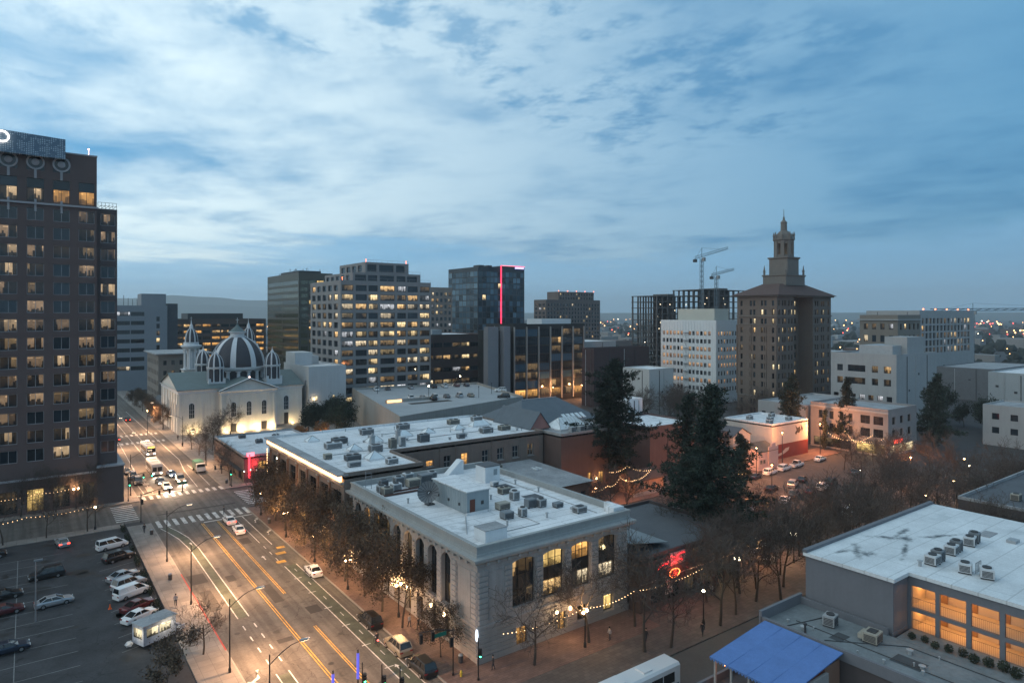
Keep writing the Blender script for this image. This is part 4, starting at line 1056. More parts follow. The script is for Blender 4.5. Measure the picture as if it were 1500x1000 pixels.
def stain(m, spots):
    """old water stains on a roof: dark irregular marks round given points"""
    t = m.node_tree; L = t.links.new; bs = t.nodes['Principled BSDF']
    src = bs.inputs['Base Color'].links[0].from_socket
    g_ = t.nodes.new('ShaderNodeNewGeometry'); n = t.nodes.new('ShaderNodeTexNoise'); L(g_.outputs['Position'], n.inputs['Vector']); n.inputs['Scale'].default_value = 0.9; n.inputs['Detail'].default_value = 8; n.inputs['Roughness'].default_value = 0.7
    tot = None
    for (x, y, rx, ry, a) in spots:
        mp = t.nodes.new('ShaderNodeMapping'); mp.vector_type = 'TEXTURE'; L(g_.outputs['Position'], mp.inputs[0]); mp.inputs['Location'].default_value = (x, y, 14.0); mp.inputs['Rotation'].default_value = (0, 0, a); mp.inputs['Scale'].default_value = (rx, ry, 50)
        ln = t.nodes.new('ShaderNodeVectorMath'); ln.operation = 'LENGTH'; L(mp.outputs[0], ln.inputs[0])
        ad = t.nodes.new('ShaderNodeMath'); ad.operation = 'MULTIPLY_ADD'; L(n.outputs[0], ad.inputs[0]); ad.inputs[1].default_value = 3.4; L(ln.outputs['Value'], ad.inputs[2])
        mr = t.nodes.new('ShaderNodeMapRange'); mr.interpolation_type = 'SMOOTHSTEP'; L(ad.outputs[0], mr.inputs[0]); mr.inputs[1].default_value = 1.5; mr.inputs[2].default_value = 2.9; mr.inputs[3].default_value = 0.95; mr.inputs[4].default_value = 0.0
        if tot is None: tot = mr.outputs[0]
        else:
            mxx = t.nodes.new('ShaderNodeMath'); mxx.operation = 'MAXIMUM'; L(tot, mxx.inputs[0]); L(mr.outputs[0], mxx.inputs[1]); tot = mxx.outputs[0]
    mix = t.nodes.new('ShaderNodeMix'); mix.data_type = 'RGBA'; L(tot, mix.inputs[0]); L(src, mix.inputs[6]); mix.inputs[7].default_value = (0.07, 0.085, 0.09, 1)
    L(mix.outputs[2], bs.inputs['Base Color'])
stain(M_roofR, [(79.6, 39.6, 3.4, 0.6, 0.55), (79.4, 38.4, 1.2, 1.0, 0.0), (78.0, 40.4, 1.8, 0.4, -0.2), (87.4, 39.6, 3.2, 0.7, -0.9), (88.8, 38.2, 1.6, 0.9, 0.3), (90.4, 39.4, 3.4, 0.45, 0.1), (84.5, 36.4, 4.2, 0.35, 0.35), (93, 36, 4.0, 0.5, -0.4)])
rbroof = b.build('roof', M_roofR, rb)
mbox('parapet', M_concR, rb, 73.9, 108.2, 42.62, 43.15, 14.0, 14.35)
for k, (x, y) in enumerate(((82.0, 32.4), (87.3, 32.5), (92.4, 32.4), (82.3, 29.3), (82.4, 27.3))): 
    hvac(rbroof, x, y, 14.0, 1.5, 1.2, 1.1, 0.1*k, 0); 
    if k < 3: hvac(rbroof, x+1.7, y+0.1, 14.0, 1.2, 1.1, 1.25, 0.1*k, 0)
mbox('roof_pad', M_roof_grey, rbroof, 97.4, 100.2, 32.0, 33.4, 14.0, 14.06); mbox('roof_hatch', M_hvac, rbroof, 97.2, 98.6, 29.2, 30.2, 14.0, 14.35)
b = MB()
for i in range(5):
    b.tube([(82.9+i*.35, 28.5, 14.0), (82.9+i*.35, 28.5, 15.1)], 0.03, 4)
b.tube([(82.9, 28.5, 15.1), (84.3, 28.5, 15.1)], 0.03, 4); b.build('roof_railing', M_dkgrey, rbroof)
vent(rbroof, 80.3, 33.0, 14.0, 0.18, 0.7)
M_gal = mat('gallery_plaster', (0.50, 0.42, 0.33), 0.9, 0.1, 0.8)
for zf, zc in ((10.2, 12.95), (7.7, 10.0), (4.8, 7.5)):
    mbox('gallery_floor', M_gal, rb, 77.96, 81.6, 10.4, 33.0, zf-0.18, zf)
mbox('gallery_ceiling', M_gal, rb, 77.96, 81.6, 10.4, 33.0, 12.72, 12.9)
mbox('gallery_back_wall', M_gal, rb, 81.6, 81.8, 10.4, 33.0, 4.6, 12.9)
mbox('gallery_end_wall', M_gal, rb, 77.96, 81.6, 32.92, 33.05, 4.6, 12.9)
for (a, c) in gal:
    for zf in (10.25, 7.9, 4.9):
        b = MB(); b.tube([(77.72, a+.02, zf+1.05), (77.72, c-.02, zf+1.05)], 0.03, 4)
        n = 14
        for i in range(n+1): b.tube([(77.72, a+(c-a)*i/n, zf), (77.72, a+(c-a)*i/n, zf+1.05)], 0.014, 3, 0, False)
        b.build('railing', mat('gallery_rail', (0.22, 0.17, 0.13), 0.7), rb)
    for zf in (10.2, 7.7):
        mbox('gallery_door', mat('gallery_door', (0.28, 0.16, 0.08), 0.7), rb, 81.5, 81.59, a+0.3, a+1.3, zf, zf+2.0)
for yc, e in ((32.2, 80), (28.6, 100), (25.6, 55), (22.6, 26)):
    for zc in (12.6, 9.9):
        mbox('ceiling_lamp', emit('gallery_lamp', (1.0, 0.6, 0.25), 3.0), rb, 80.4, 80.8, yc-0.3, yc+0.3, zc-0.12, zc-0.05)
        point('lamp_light', (80.2, yc, zc-0.5), e*1.1, (1.0, 0.44, 0.12), 0.2)
# low flat-roofed block in front of it
lb = thing('low_block', 'low grey flat-roofed block with patched roof beside the gallery building', 'building', (70.5, 35, 0))
b = MB(); b.box(66.0, 73.9, 8, 43.4, 0.1, 7.9); b.box(73.9, 77.5, 8, 32.8, 0.1, 7.9, 0); b.build('wall', M_dkwall, lb)
M_roofP = mat('roof_patched', (0.17, 0.19, 0.20), 0.85, 0.5, 0.22, fine=0.35)
lroof = mbox('roof', M_roofP, lb, 66.15, 73.85, 8.1, 43.2, 7.91, 8.0)
mbox('roof', M_roofP, lb, 73.95, 77.45, 8.1, 32.7, 7.91, 7.98)
mbox('parapet', M_concR, lb, 65.8, 66.15, 8, 43.3, 7.4, 8.5); mbox('parapet', M_concR, lb, 65.8, 74.0, 43.2, 43.55, 7.4, 9.1)
mbox('parapet', M_concR, lb, 73.6, 73.9, 33.4, 43.19, 7.9, 8.75)
mbox('parapet', M_concR, lb, 73.9, 77.3, 33.0, 33.09, 7.9, 8.3)
hvac(lroof, 71.0, 38.2, 8.0, 1.5, 1.2, 1.2, 0.2, 0); hvac(lroof, 71.0, 33.7, 8.0, 1.7, 1.4, 1.1, 0.1, 1)
vent(lroof, 67.0, 38.8, 8.0, 0.12, 1.2, m=M_dkgrey)
for i in range(16): vent(lroof, random.uniform(66.8, 73), random.uniform(20, 42.5), 8.0, random.choice([0.06, 0.1, 0.2]), random.uniform(0.25, 0.6))
for P in ([(66.6, 41), (73, 39.4)], [(67.2, 36.8), (72.8, 31.0), (72.8, 22)], [(69, 41), (69, 24)]):
    b = MB(); b.tube([(x, y, 8.05) for x, y in P], 0.05, 5); b.build('roof_conduit', M_dkgrey, lroof)
mbox('roof_patch', mat('roof_tar', (0.06, 0.066, 0.072), 0.9, 0.4, 0.8), lroof, 68.2, 70.2, 35.6, 36.9, 8.001, 8.012)
mbox('roof_patch', MATS['roof_tar'], lroof, 68.6, 70.6, 28.2, 31.0, 8.001, 8.012)
sh = MB(); rs_ = random.Random(4)
for k in range(260):
    d_ = Vector((rs_.gauss(0, 1), rs_.gauss(0, 1), rs_.gauss(0, .8))); d_ = d_.normalized()*rs_.random()**.4*.55
    e_ = Vector((rs_.gauss(0, 1), rs_.gauss(0, 1), rs_.gauss(0, 1))).normalized(); f_ = e_.cross(Vector((rs_.gauss(0, 1), .3, 1))).normalized(); p_ = d_ + Vector((0, 0, .5))
    sh.quad(tuple(p_-e_*.11), tuple(p_+f_*.07), tuple(p_+e_*.11), tuple(p_-f_*.07))
shm = sh.mesh('shrub', [mat('dark_plant', (0.035, 0.042, 0.026), 0.9, 0.4, 3)])
for i in range(9):
    o = inst('shrub', shm, lb, (75.0 + 0.3*math.sin(i*2.1), 31.6-i*1.15, 7.98), i*1.3); o.scale = (0.7+.35*math.sin(i*3.3)**2,)*3
# blue awning pavilion
bp = thing('blue_pavilion', 'pavilion with sloping bright blue canvas roof over a lit porch', 'building', (61, 39, 0))
b = MB(); A = [(56.0, 34.0, 7.3), (65.6, 34.0, 8.35), (65.6, 42.7, 8.35), (56.0, 42.7, 7.3)]
b.quad(*A); B = [(x, y, z-0.12) for x, y, z in A]; b.quad(*B[::-1])
for i in range(4): b.quad(A[(i+1) % 4], A[i], B[i], B[(i+1) % 4])
b.build('roof', mat('blue_canvas', (0.095, 0.185, 0.42), 0.75, 0.22, 0.5, fine=0.12, streak=0.1), bp)
for k in (2, 4, 6):
    y = 34.0 + k*1.09; b = MB(); b.tube([(56.0, y, 7.325), (60.8, y, 7.81), (65.6, y, 8.375)], 0.018, 4); b.build('canvas_seam', MATS['blue_canvas'], bp)
b = MB()
for k in range(24): 
    y = 34.0 + k*8.7/24; b.tri((56.0, y, 7.19), (56.0, y+8.7/24, 7.19), (56.0, y+8.7/48, 6.95))
b.build('valance', MATS['blue_canvas'], bp)
mbox('back_wall', mat('pav_wall', (0.24, 0.13, 0.09), 0.9, 0.15, 0.6), bp, 62.8, 65.5, 34.3, 42.4, 0.1, 7.6); mbox('side_wall', M_stone, bp, 58.4, 62.7, 33.9, 34.2, 0.1, 7.3)
mbox('floor', M_roof_dark, bp, 55.0, 62.7, 30, 43.3, 3.6, 3.9)
mbox('parapet', M_concR, bp, 55.0, 62.7, 43.1, 43.4, 3.9, 4.7); mbox('parapet', M_concR, bp, 54.7, 55.0, 30, 43.4, 3.5, 4.7)
for y in (34.4, 36.4, 38.4, 40.4, 42.3): mbox('post', M_frame_lt, bp, 56.3, 56.5, y-0.1, y+0.1, 3.9, 7.22)
b = MB(); b.ico((57.4, 41.8, 6.4), 0.16); b.build('lamp', emit('porch_lamp', (1.0, 0.30, 0.08), 14), bp); point('lamp_light', (57.6, 41.5, 6.2), 26, (1.0, 0.33, 0.10))
# dark building beyond with pale roof edge
db = building('dark_block', 'dark flat-roofed block with pale roof edge beyond the gallery building', 133, 190, 20, 48.5, 9.4, M_dkwall, M_roof_dark, parapet=0.5, pm=M_roof_grey)
for (x, y) in ((140, 42), (141, 38), (147, 36), (152, 43)): hvac(db, x, y, 9.4, 1.6, 1.3, 1.2)
# ------------------------------------------------------------------ domed cathedral
M_cream = mat('cathedral_plaster', (0.64, 0.61, 0.56), 0.85, 0.12, 0.4, streak=0.15, fine=0.08)
M_trim = mat('cathedral_trim', (0.62, 0.62, 0.63), 0.75, 0.1, 0.6, streak=0.08)
M_copper = mat('copper_roof', (0.115, 0.150, 0.150), 0.7, 0.2, 0.4, streak=0.15, fine=0.1)
M_dome = mat('dome_slate', (0.055, 0.054, 0.064), 0.7, 0.2, 0.6, fine=0.2)
ct = thing('cathedral', 'cream cathedral with great dark ribbed dome, small cupolas and two bell towers', 'church', (65, 272, 0))
def arch_win(parent, face, plane, uc, z0, w, h, m=None):
    """round-headed window: frame ring and pane"""
    n = 10; P = [(-w/2, 0), (w/2, 0)] + [(w/2*math.cos(math.pi*i/n), h-w/2+w/2*math.sin(math.pi*i/n)) for i in range(n+1)]
    key = ('arch', round(w, 2), round(h, 2), m.name if m else '')
    if key not in WM:
        b = MB(); k = len(P)
        b.v += [(x, -0.03, z) for x, z in P]; b.f.append(tuple(range(k))); b.m.append(1)
        Q = [(x*1.2, z + (0.15 if z > h/2 else -0.12)) for x, z in P]
        s = len(b.v)
        b.v += [(x, -0.10, z) for x, z in P] + [(x, -0.10, z) for x, z in Q] + [(x, 0.02, z) for x, z in Q] + [(x, -0.02, z) for x, z in P]
        for i in range(k):
            j = (i+1) % k
            b.f.append((s+i, s+j, s+k+j, s+k+i)); b.m.append(0)
            b.f.append((s+k+i, s+k+j, s+2*k+j, s+2*k+i)); b.m.append(0)
            b.f.append((s+i, s+3*k+i, s+3*k+j, s+j)); b.m.append(0)
        for t in (-0.17, 0.17): b.box(w*t-0.03, w*t+0.03, -0.06, -0.031, 0.05, h-w*0.2, 0)
        for t in (0.3, 0.55): b.box(-w/2, w/2, -0.06, -0.031, h*t-0.03, h*t+0.03, 0)
        WM[key] = b.mesh('arched_window', [M_trim, m or M_glass])
    return inst('arched_window', WM[key], parent, fpt(face, plane, uc, z0, 0), FROT[face])
def arm(x0, x1, y0, y1, ze, zr, axis, endface):
    gable(ct, x0, x1, y0, y1, 0.12, ze, zr, axis, M_cream, M_copper, 0.7)
    b = MB()   # entablature
    for (o0, z0), (o1, z1) in zip([(0.03, ze-1.5), (0.18, ze-1.4), (0.18, ze-0.75), (0.45, ze-0.5), (0.62, ze-0.2)], [(0.18, ze-1.4), (0.18, ze-0.75), (0.45, ze-0.5), (0.62, ze-0.2), (0.62, ze-0.06)]): ring(b, x0, x1, y0, y1, o0, z0, o1, z1)
    b.build('cornice', M_trim, ct)
arm(55.6, 74.4, 250.0, 268.0, 14.8, 18.6, 'y', 'S')
arm(42.5, 60.0, 253.8, 290.0, 15.6, 20.2, 'x', 'W')
arm(72.0, 86.5, 257.0, 288.0, 14.9, 19.4, 'x', 'E')
arm(55.0, 79.0, 270.0, 303.0, 15.6, 20.4, 'y', 'N')
for x in (59.6, 64.9, 70.2): arch_win(ct, 'S', 250.0, x, 5.6, 1.6, 5.0)
for x in (59.6, 70.2): 
    o = mbox('door', M_frame_dark, ct, x-1.0, x+1.0, 249.9, 249.99, 0.15, 3.0)
for x in (55.9, 57.6, 61.9, 67.6, 72.2, 73.8): mbox('pilaster', M_cream, ct, x-0.35, x+0.35, 249.75, 249.99, 0.15, 13.2)
arch_win(ct, 'S', 253.8, 46.6, 5.6, 1.7, 5.2)
for x in (43.0, 49.8, 53.6): mbox('pilaster', M_cream, ct, x-0.4, x+0.4, 253.55, 253.79, 0.15, 14.0)
for y in (255, 260, 265, 270, 276, 282, 288):
    mbox('pilaster', M_cream, ct, 42.2, 42.49, y-0.45, y+0.45, 0.15, 14.0)
for y in (257.5, 262.5, 267.5, 273): arch_win(ct, 'W', 42.5, y, 5.6, 1.5, 5.0)
arch_win(ct, 'S', 257.0, 80.4, 5.6, 1.7, 5.2)
mbox('door', M_frame_dark, ct, 79.6, 81.2, 256.9, 256.99, 0.15, 4.4)
mbox('pediment_frame', M_trim, ct, 55.0, 75.0, 249.3, 249.99, 14.6, 14.95)
b = MB(); b.tube([(54.8, 249.5, 14.9), (65, 249.5, 18.9), (75.2, 249.5, 14.9)], 0.25, 4); b.build('pediment_moulding', M_trim, ct)
b = MB(); b.ico((65, 249.9, 19.3), 0.35); b.build('pediment_lamp', emit('pink_lamp', (1.0, 0.7, 0.6), 2.5), ct)
# drum, dome, ribs, lantern
DC = (66.0, 271.0)
def dome_prof(r, z0, h, n=12, top=0.16):
    out = []
    for i in range(n+1):
        a = (math.pi/2)*(1-top)*i/n
        out.append((r*math.cos(a), z0+h*math.sin(a)/math.sin(math.pi/2*(1-top))))
    return out
def cupola(parent, cx, cy, r, z_base, z_drum, z_dome, h, ncol, nrib, seg=24):
    b = MB(); b.lathe(cx, cy, [(r*0.93, z_base), (r*0.93, z_drum)], seg); d = b.build('drum', M_dome, parent)
    for k in range(ncol):
        a = 2*math.pi*(k+0.5)/ncol
        key = ('ccol', round(r*0.07, 2), round(z_drum-z_base, 2))
        if key not in WM:
            q = MB(); rr = r*0.075; hh = z_drum-z_base
            q.lathe(0, 0, [(rr*1.4, 0), (rr*1.4, hh*.08), (rr, hh*.1), (rr*.85, hh*.9), (rr*1.5, hh*.93), (rr*1.5, hh)], 8); WM[key] = q.mesh('column', [M_trim])
        inst('column', WM[key], parent, (cx+r*1.0*math.cos(a), cy+r*1.0*math.sin(a), z_base))
    b = MB(); b.lathe(cx, cy, [(r*1.02, z_drum), (r*1.12, z_drum+(z_dome-z_drum)*.4), (r*1.14, z_dome-0.02), (r*0.9, z_dome)], seg); b.build('dome_cornice', M_trim, parent)
    prof = dome_prof(r*1.02, z_dome, h)
    b = MB(); b.lathe(cx, cy, prof, seg); dm = b.build('dome', M_dome, parent, True)
    for k in range(nrib):
        a = 2*math.pi*(k+0.5)/nrib; b = MB(); w = r*0.105
        L_, R_ = [], []
        for rr, z in prof:
            ex = Vector((math.cos(a), math.sin(a), 0)); tx = Vector((-math.sin(a), math.cos(a), 0)); ww = w*(0.45+0.55*rr/r)
            c = Vector((cx, cy, z)) + ex*(rr+0.035*r)
            L_.append(tuple(c - tx*ww)); R_.append(tuple(c + tx*ww))
        for i in range(len(prof)-1):
            b.quad(L_[i], R_[i], R_[i+1], L_[i+1])
            for S_ in (L_, R_):
                p, q = Vector(S_[i]), Vector(S_[i+1]); inw = Vector((cx, cy, 0)) - Vector((p.x, p.y, 0)); inw = inw.normalized()*0.06*r
                b.quad(tuple(p), tuple(q), tuple(q+inw), tuple(p+inw))
        b.build('rib', M_trim, dm)
    return prof[-1]
pr = cupola(ct, DC[0], DC[1], 9.4, 16.0, 20.6, 22.0, 11.2, 16, 8, 40)
zt = 33.2
b = MB(); b.lathe(DC[0], DC[1], [(3.0, zt-.4), (3.2, zt), (3.2, zt+.3), (2.6, zt+.35), (2.6, zt+1.6), (3.3, zt+1.7), (3.3, zt+2.0)], 16); b.build('lantern', M_trim, ct)
b = MB(); b.lathe(DC[0], DC[1], [(3.3, zt+2.0), (2.2, zt+2.7), (1.0, zt+3.8), (0.35, zt+4.6), (0.3, zt+5.2), (0.1, zt+5.4)], 16); b.build('lantern_roof', M_copper, ct)
b = MB(); b.box(DC[0]-.08, DC[0]+.08, DC[1]-.08, DC[1]+.08, zt+5.3, zt+7.4); b.box(DC[0]-.6, DC[0]+.6, DC[1]-.07, DC[1]+.07, zt+6.5, zt+6.66); b.build('cross', M_trim, ct)
for (x, y) in ((55.8, 260.6), (76.2, 260.6), (55.8, 281.5), (76.2, 281.5)):
    b = MB(); b.box(x-2.9, x+2.9, y-2.9, y+2.9, 13.5, 17.4); b.build('turret_base', M_trim, ct)
    for s1, s2 in ((-1, -1), (1, -1)): mbox('turret_merlon', M_trim, ct, x+s1*2.5-.4, x+s1*2.5+.4, y+s2*2.5-.4, y+s2*2.5+.4, 17.41, 18.6)
    p = cupola(ct, x, y, 2.7, 17.4, 22.0, 22.8, 4.6, 8, 8, 16)
    b = MB(); b.lathe(x, y, [(0.7, 27.2), (0.6, 27.9), (0.25, 28.3), (0.05, 29.6)], 8); b.build('finial', M_trim, ct)
for (x, y) in ((55.5, 303.0), (78.4, 303.0)):
    b = MB(); b.box(x-3.2, x+3.2, y-3.2, y+3.2, 0.12, 18.5); b.build('tower_base', M_cream, ct)
    b = MB(); ring(b, x-3.0, x+3.0, y-3.0, y+3.0, 0.2, 18.5, 0.8, 19.2); ring(b, x-3.0, x+3.0, y-3.0, y+3.0, 0.8, 19.2, -0.6, 19.3); b.build('tower_cornice', M_trim, ct)
    b = MB(); b.lathe(x, y, [(1.7, 18.5), (1.7, 27.6)], 12); b.build('belfry', M_trim, ct)
    for k in range(8):
        a = 2*math.pi*(k+.5)/8
        key = 'bcol'
        if key not in WM:
            q = MB(); q.lathe(0, 0, [(0.42, 0), (0.42, .6), (0.3, .7), (0.26, 7.3), (0.45, 7.7), (0.45, 8.2)], 8); WM[key] = q.mesh('column', [M_trim])
        inst('column', WM[key], ct, (x+2.7*math.cos(a), y+2.7*math.sin(a), 19.3))
    b = MB(); b.lathe(x, y, [(3.1, 27.5), (3.4, 27.9), (4.0, 28.4), (4.1, 29.0), (3.2, 29.2), (3.0, 29.3), (3.0, 30.2)], 16); b.build('belfry_cornice', M_trim, ct)
    cupola(ct, x, y, 2.5, 29.8, 30.1, 30.4, 5.6, 8, 8, 16)
    b = MB(); b.lathe(x, y, [(0.75, 35.8), (0.8, 36.2), (0.5, 37.6), (0.25, 38.0), (0.06, 39.6)], 8); b.build('finial', M_trim, ct)
    b = MB(); b.box(x-.06, x+.06, y-.06, y+.06, 39.5, 41.0); b.box(x-.4, x+.4, y-.06, y+.06, 40.3, 40.42); b.build('cross', M_trim, ct)
# floodlights at the foot of the walls
def spot(name, loc, aim, e, col, size=R(90), blend=0.8, r=0.2):
    d = bpy.data.lights.new(name, 'SPOT'); d.energy = e; d.color = col; d.spot_size = size; d.spot_blend = blend; d.shadow_soft_size = r
    o = bpy.data.objects.new(name, d); COL.objects.link(o); o.location = loc
    o.rotation_euler = (Vector(aim)-Vector(loc)).to_track_quat('-Z', 'Y').to_euler(); return o
for i, (x, y, e) in enumerate(((46.8, 253.8, 420), (57.0, 250.0, 240), (62.0, 250.0, 640), (67.4, 250.0, 640), (72.6, 250.0, 640), (82.4, 257.0, 220))):
    mbox('floodlight', emit('flood_lamp', (1.0, 0.72, 0.36), 10.0), ct, x-0.25, x+0.25, y-1.35, y-1.1, 0.2, 0.55)
    point('flood_light', (x, y-1.7, 0.8), e*1.25, (1.0, 0.70, 0.34), 0.25)

# ------------------------------------------------------------------ dark office tower at the left
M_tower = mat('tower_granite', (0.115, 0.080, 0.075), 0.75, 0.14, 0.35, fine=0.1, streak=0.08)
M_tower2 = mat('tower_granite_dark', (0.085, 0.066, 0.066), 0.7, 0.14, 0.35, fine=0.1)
tw = thing('office_tower', 'dark granite office tower with square windows, ring ornaments and perforated sign band', 'building', (-8, 190, 0))
TY = 172.2
tcols = [(10.6 - 4.55*k - 1.48, 10.6 - 4.55*k + 1.48) for k in range(9)]
trows = [(64.4 - 3.9*k - 2.65, 64.4 - 3.9*k) for k in range(14)]
th = grid_holes(tcols, trows)
tup = [(a, c, 65.75, 70.6) for a, c in tcols]
tsq = [(a-0.05, c+0.05, 72.3, 75.6) for a, c in tcols if a < 9]
tgr = [(a, c, 0.6, 5.2) for a, c in tcols]
b = MB(); wallgrid(b, 'S', TY, -31.0, 12.5, 0.13, 76.5, th + tup + tsq + tgr, 0.32)
wallgrid(b, 'E', 12.5, TY, 205, 65.0, 76.5, []); wallgrid(b, 'W', -31, TY, 205, 0.13, 76.5, []); wallgrid(b, 'N', 205, -31, 12.5, 0.13, 76.5, [])
b.build('wall', M_tower, tw)
TWL = [litpane('tower_lit', (1.0, 0.70, 0.40), 0.42, 0.9, 0.95, 3.0, 3.0), litpane('tower_half', (1.0, 0.66, 0.38), 0.22, 0.9, 0.95, 3.0, 3.0)]
def twpick(h):
    r = random.random()
    if r < 0.24: return TWL[0]
    if r < 0.52: return TWL[1]
    if r < 0.80: return DIM
    return M_glass
M_tframe = mat('tower_frame', (0.34, 0.32, 0.33), 0.6, 0.1, 1.0)
add_windows(tw, 'S', TY, th, twpick, 2, 1, 0.1, 0.32, M_tframe)
for h in tup:
    o = inst('window', win_mesh(h[1]-h[0], 2.9, 2, 1, 0.1, 0, 0.32, M_frame_dark), tw, fpt('S', TY, (h[0]+h[1])/2, h[2], 0)); set_mat(o, 1, random.choice([LITO, TWL[0], TWL[0]]))
    inst('window_hood', win_mesh(h[1]-h[0], 1.95, 1, 1, 0, 0, 0.3, M_frame_dark), tw, fpt('S', TY, (h[0]+h[1])/2, h[2]+2.9, 0))
for h in tsq:
    inst('niche', win_mesh(h[1]-h[0], h[3]-h[2], 1, 1, 0, 0, 0.3, M_frame_dark), tw, fpt('S', TY, (h[0]+h[1])/2, h[2], 0)).material_slots[1].link = 'OBJECT'
    xc, zc = (h[0]+h[1])/2, 74.0
    b = MB()
    for k in range(24):
        a0, a1 = 2*math.pi*k/24, 2*math.pi*(k+1)/24
        P = [(xc+r*math.cos(a), TY-0.12, zc+r*math.sin(a)) for r, a in ((1.28, a0), (1.62, a0), (1.62, a1), (1.28, a1))]; b.quad(*P[::-1])
        Q = [(p[0], TY+0.02, p[2]) for p in P]; b.quad(P[1], P[2], Q[2], Q[1]); b.quad(P[3], P[0], Q[0], Q[3])
    o = b.build('ring_ornament', M_tframe, tw)
    b = MB(); b.lathe(0, 0, [(0.72, -0.2), (0.72, 0.0), (0.3, 0.12)], 12)
    d = b.build('ring_boss', M_tframe, tw, False, True); d.location = Vector((xc, TY-0.05, zc)) - tw.location; d.rotation_euler = (R(90), 0, 0)
    mbox('ornament_stem', M_tframe, tw, xc-0.22, xc+0.22, TY-0.10, TY-0.005, 70.6, 72.6); mbox('ornament_stem', M_tframe, tw, xc-0.2, xc+0.2, TY-0.10, TY-0.005, 63.6, 66.2)
mbox('ledge', M_tframe, tw, -31.2, 12.7, TY-0.35, TY-0.003, 65.1, 65.5)
mbox('ledge', M_tframe, tw, -31.2, 12.7, TY-0.3, TY-0.003, 7.2, 7.6)
mbox('coping', M_tframe, tw, -31.1, 12.6, TY-0.1, 205.1, 76.5, 76.8)
for h in tgr:
    o = inst('shopfront', win_mesh(h[1]-h[0], h[3]-h[2], 3, 2, 0.1, 0, 0.32, M_frame_dark), tw, fpt('S', TY, (h[0]+h[1])/2, h[2], 0)); set_mat(o, 1, random.choice([LITY, DIM, DIM, M_glass]))
# recessed corner bay
b = MB(); crow = [(13.3, 16.15, lo, hi) for lo, hi in trows]
wallgrid(b, 'S', 173.6, 12.5, 16.5, 0.13, 65.3, crow, 0.3); wallgrid(b, 'E', 16.5, 173.6, 205, 0.13, 65.3, [(175 + k*5, 178 + k*5, lo, hi) for k in range(5) for lo, hi in trows], 0.3)
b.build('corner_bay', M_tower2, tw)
add_windows(tw, 'S', 173.6, crow, twpick, 2, 1, 0.1, 0.3, M_tframe)
add_windows(tw, 'E', 16.5, [(175 + k*5, 178 + k*5, lo, hi) for k in range(5) for lo, hi in trows], twpick, 1, 1, 0.1, 0.3, M_tframe)
mbox('bay_roof', M_roof_dark, tw, 12.5, 16.5, 173.6, 205, 65.3, 65.5)
b = MB()
for k in range(6): b.tube([(12.8+k*.72, 173.8, 65.5), (12.8+k*.72, 173.8, 66.9)], 0.04, 4)
for z in (66.2, 66.9): b.tube([(12.8, 173.8, z), (16.4, 173.8, z)], 0.04, 4)
for k in range(5): b.tube([(12.8+k*.72, 173.8, 65.6), (13.5+k*.72, 173.8, 66.2)], 0.05, 4)
b.build('terrace_railing', mat('green_steel', (0.09, 0.14, 0.14), 0.6), tw)
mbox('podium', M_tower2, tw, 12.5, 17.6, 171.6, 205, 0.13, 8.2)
mbox('podium_coping', M_tframe, tw, 12.4, 17.8, 171.4, 205.1, 8.2, 8.5)
b = MB(); b.tube([(11.0, 172.6, 76.7), (11.0, 172.6, 78.0)], 0.05, 5); b.ico((11.0, 172.6, 78.1), 0.2); b.build('warning_light', emit('warn_pink', (1.0, 0.5, 0.45), 4.0), tw)
# perforated sign band with a glowing pill-shaped ring
def perforated():
    m = bpy.data.materials.new('perforated_panel'); t, bs = _p(m); L = t.links.new
    g_ = t.nodes.new('ShaderNodeNewGeometry'); sp = t.nodes.new('ShaderNodeSeparateXYZ'); L(g_.outputs['Position'], sp.inputs[0])
    cb_ = t.nodes.new('ShaderNodeCombineXYZ'); L(sp.outputs[0], cb_.inputs[0]); L(sp.outputs[2], cb_.inputs[1])
    vo = t.nodes.new('ShaderNodeTexVoronoi'); vo.voronoi_dimensions = '2D'; vo.inputs['Randomness'].default_value = 0.0; vo.inputs['Scale'].default_value = 2.6; L(cb_.outputs[0], vo.inputs['Vector'])
    n = t.nodes.new('ShaderNodeTexNoise'); n.noise_dimensions = '2D'; n.inputs['Scale'].default_value = 0.8; L(cb_.outputs[0], n.inputs['Vector'])
    a = t.nodes.new('ShaderNodeMath'); a.operation = 'LESS_THAN'; L(vo.outputs['Distance'], a.inputs[0]); a.inputs[1].default_value = 0.3
    c = t.nodes.new('ShaderNodeMath'); c.operation = 'GREATER_THAN'; L(n.outputs[0], c.inputs[0]); c.inputs[1].default_value = 0.47
    d = t.nodes.new('ShaderNodeMath'); d.operation = 'MULTIPLY'; L(a.outputs[0], d.inputs[0]); L(c.outputs[0], d.inputs[1])
    mx = t.nodes.new('ShaderNodeMix'); mx.data_type = 'RGBA'; L(d.outputs[0], mx.inputs[0]); mx.inputs[6].default_value = (0.10, 0.155, 0.215, 1); mx.inputs[7].default_value = (0.42, 0.50, 0.56, 1)
    L(mx.outputs[2], bs.inputs['Base Color']); bs.inputs['Roughness'].default_value = 0.6
    return m
b = MB(); sy0, sy1 = 169.6, 171.0
b.v += [(-31, sy0-1.2, 75.0), (6.7, sy1-0.3, 75.0), (6.7, sy1+0.6, 75.0), (-31, sy1+0.6, 75.0), (-31, sy0-1.2, 80.2), (6.7, sy1-0.3, 79.2), (6.7, sy1+0.6, 79.2), (-31, sy1+0.6, 80.2)]
b.f += [(0,1,5,4),(1,2,6,5),(2,3,7,6),(3,0,4,7),(4,5,6,7),(3,2,1,0)]; b.m += [0]*6
b.build('sign_band', perforated(), tw)
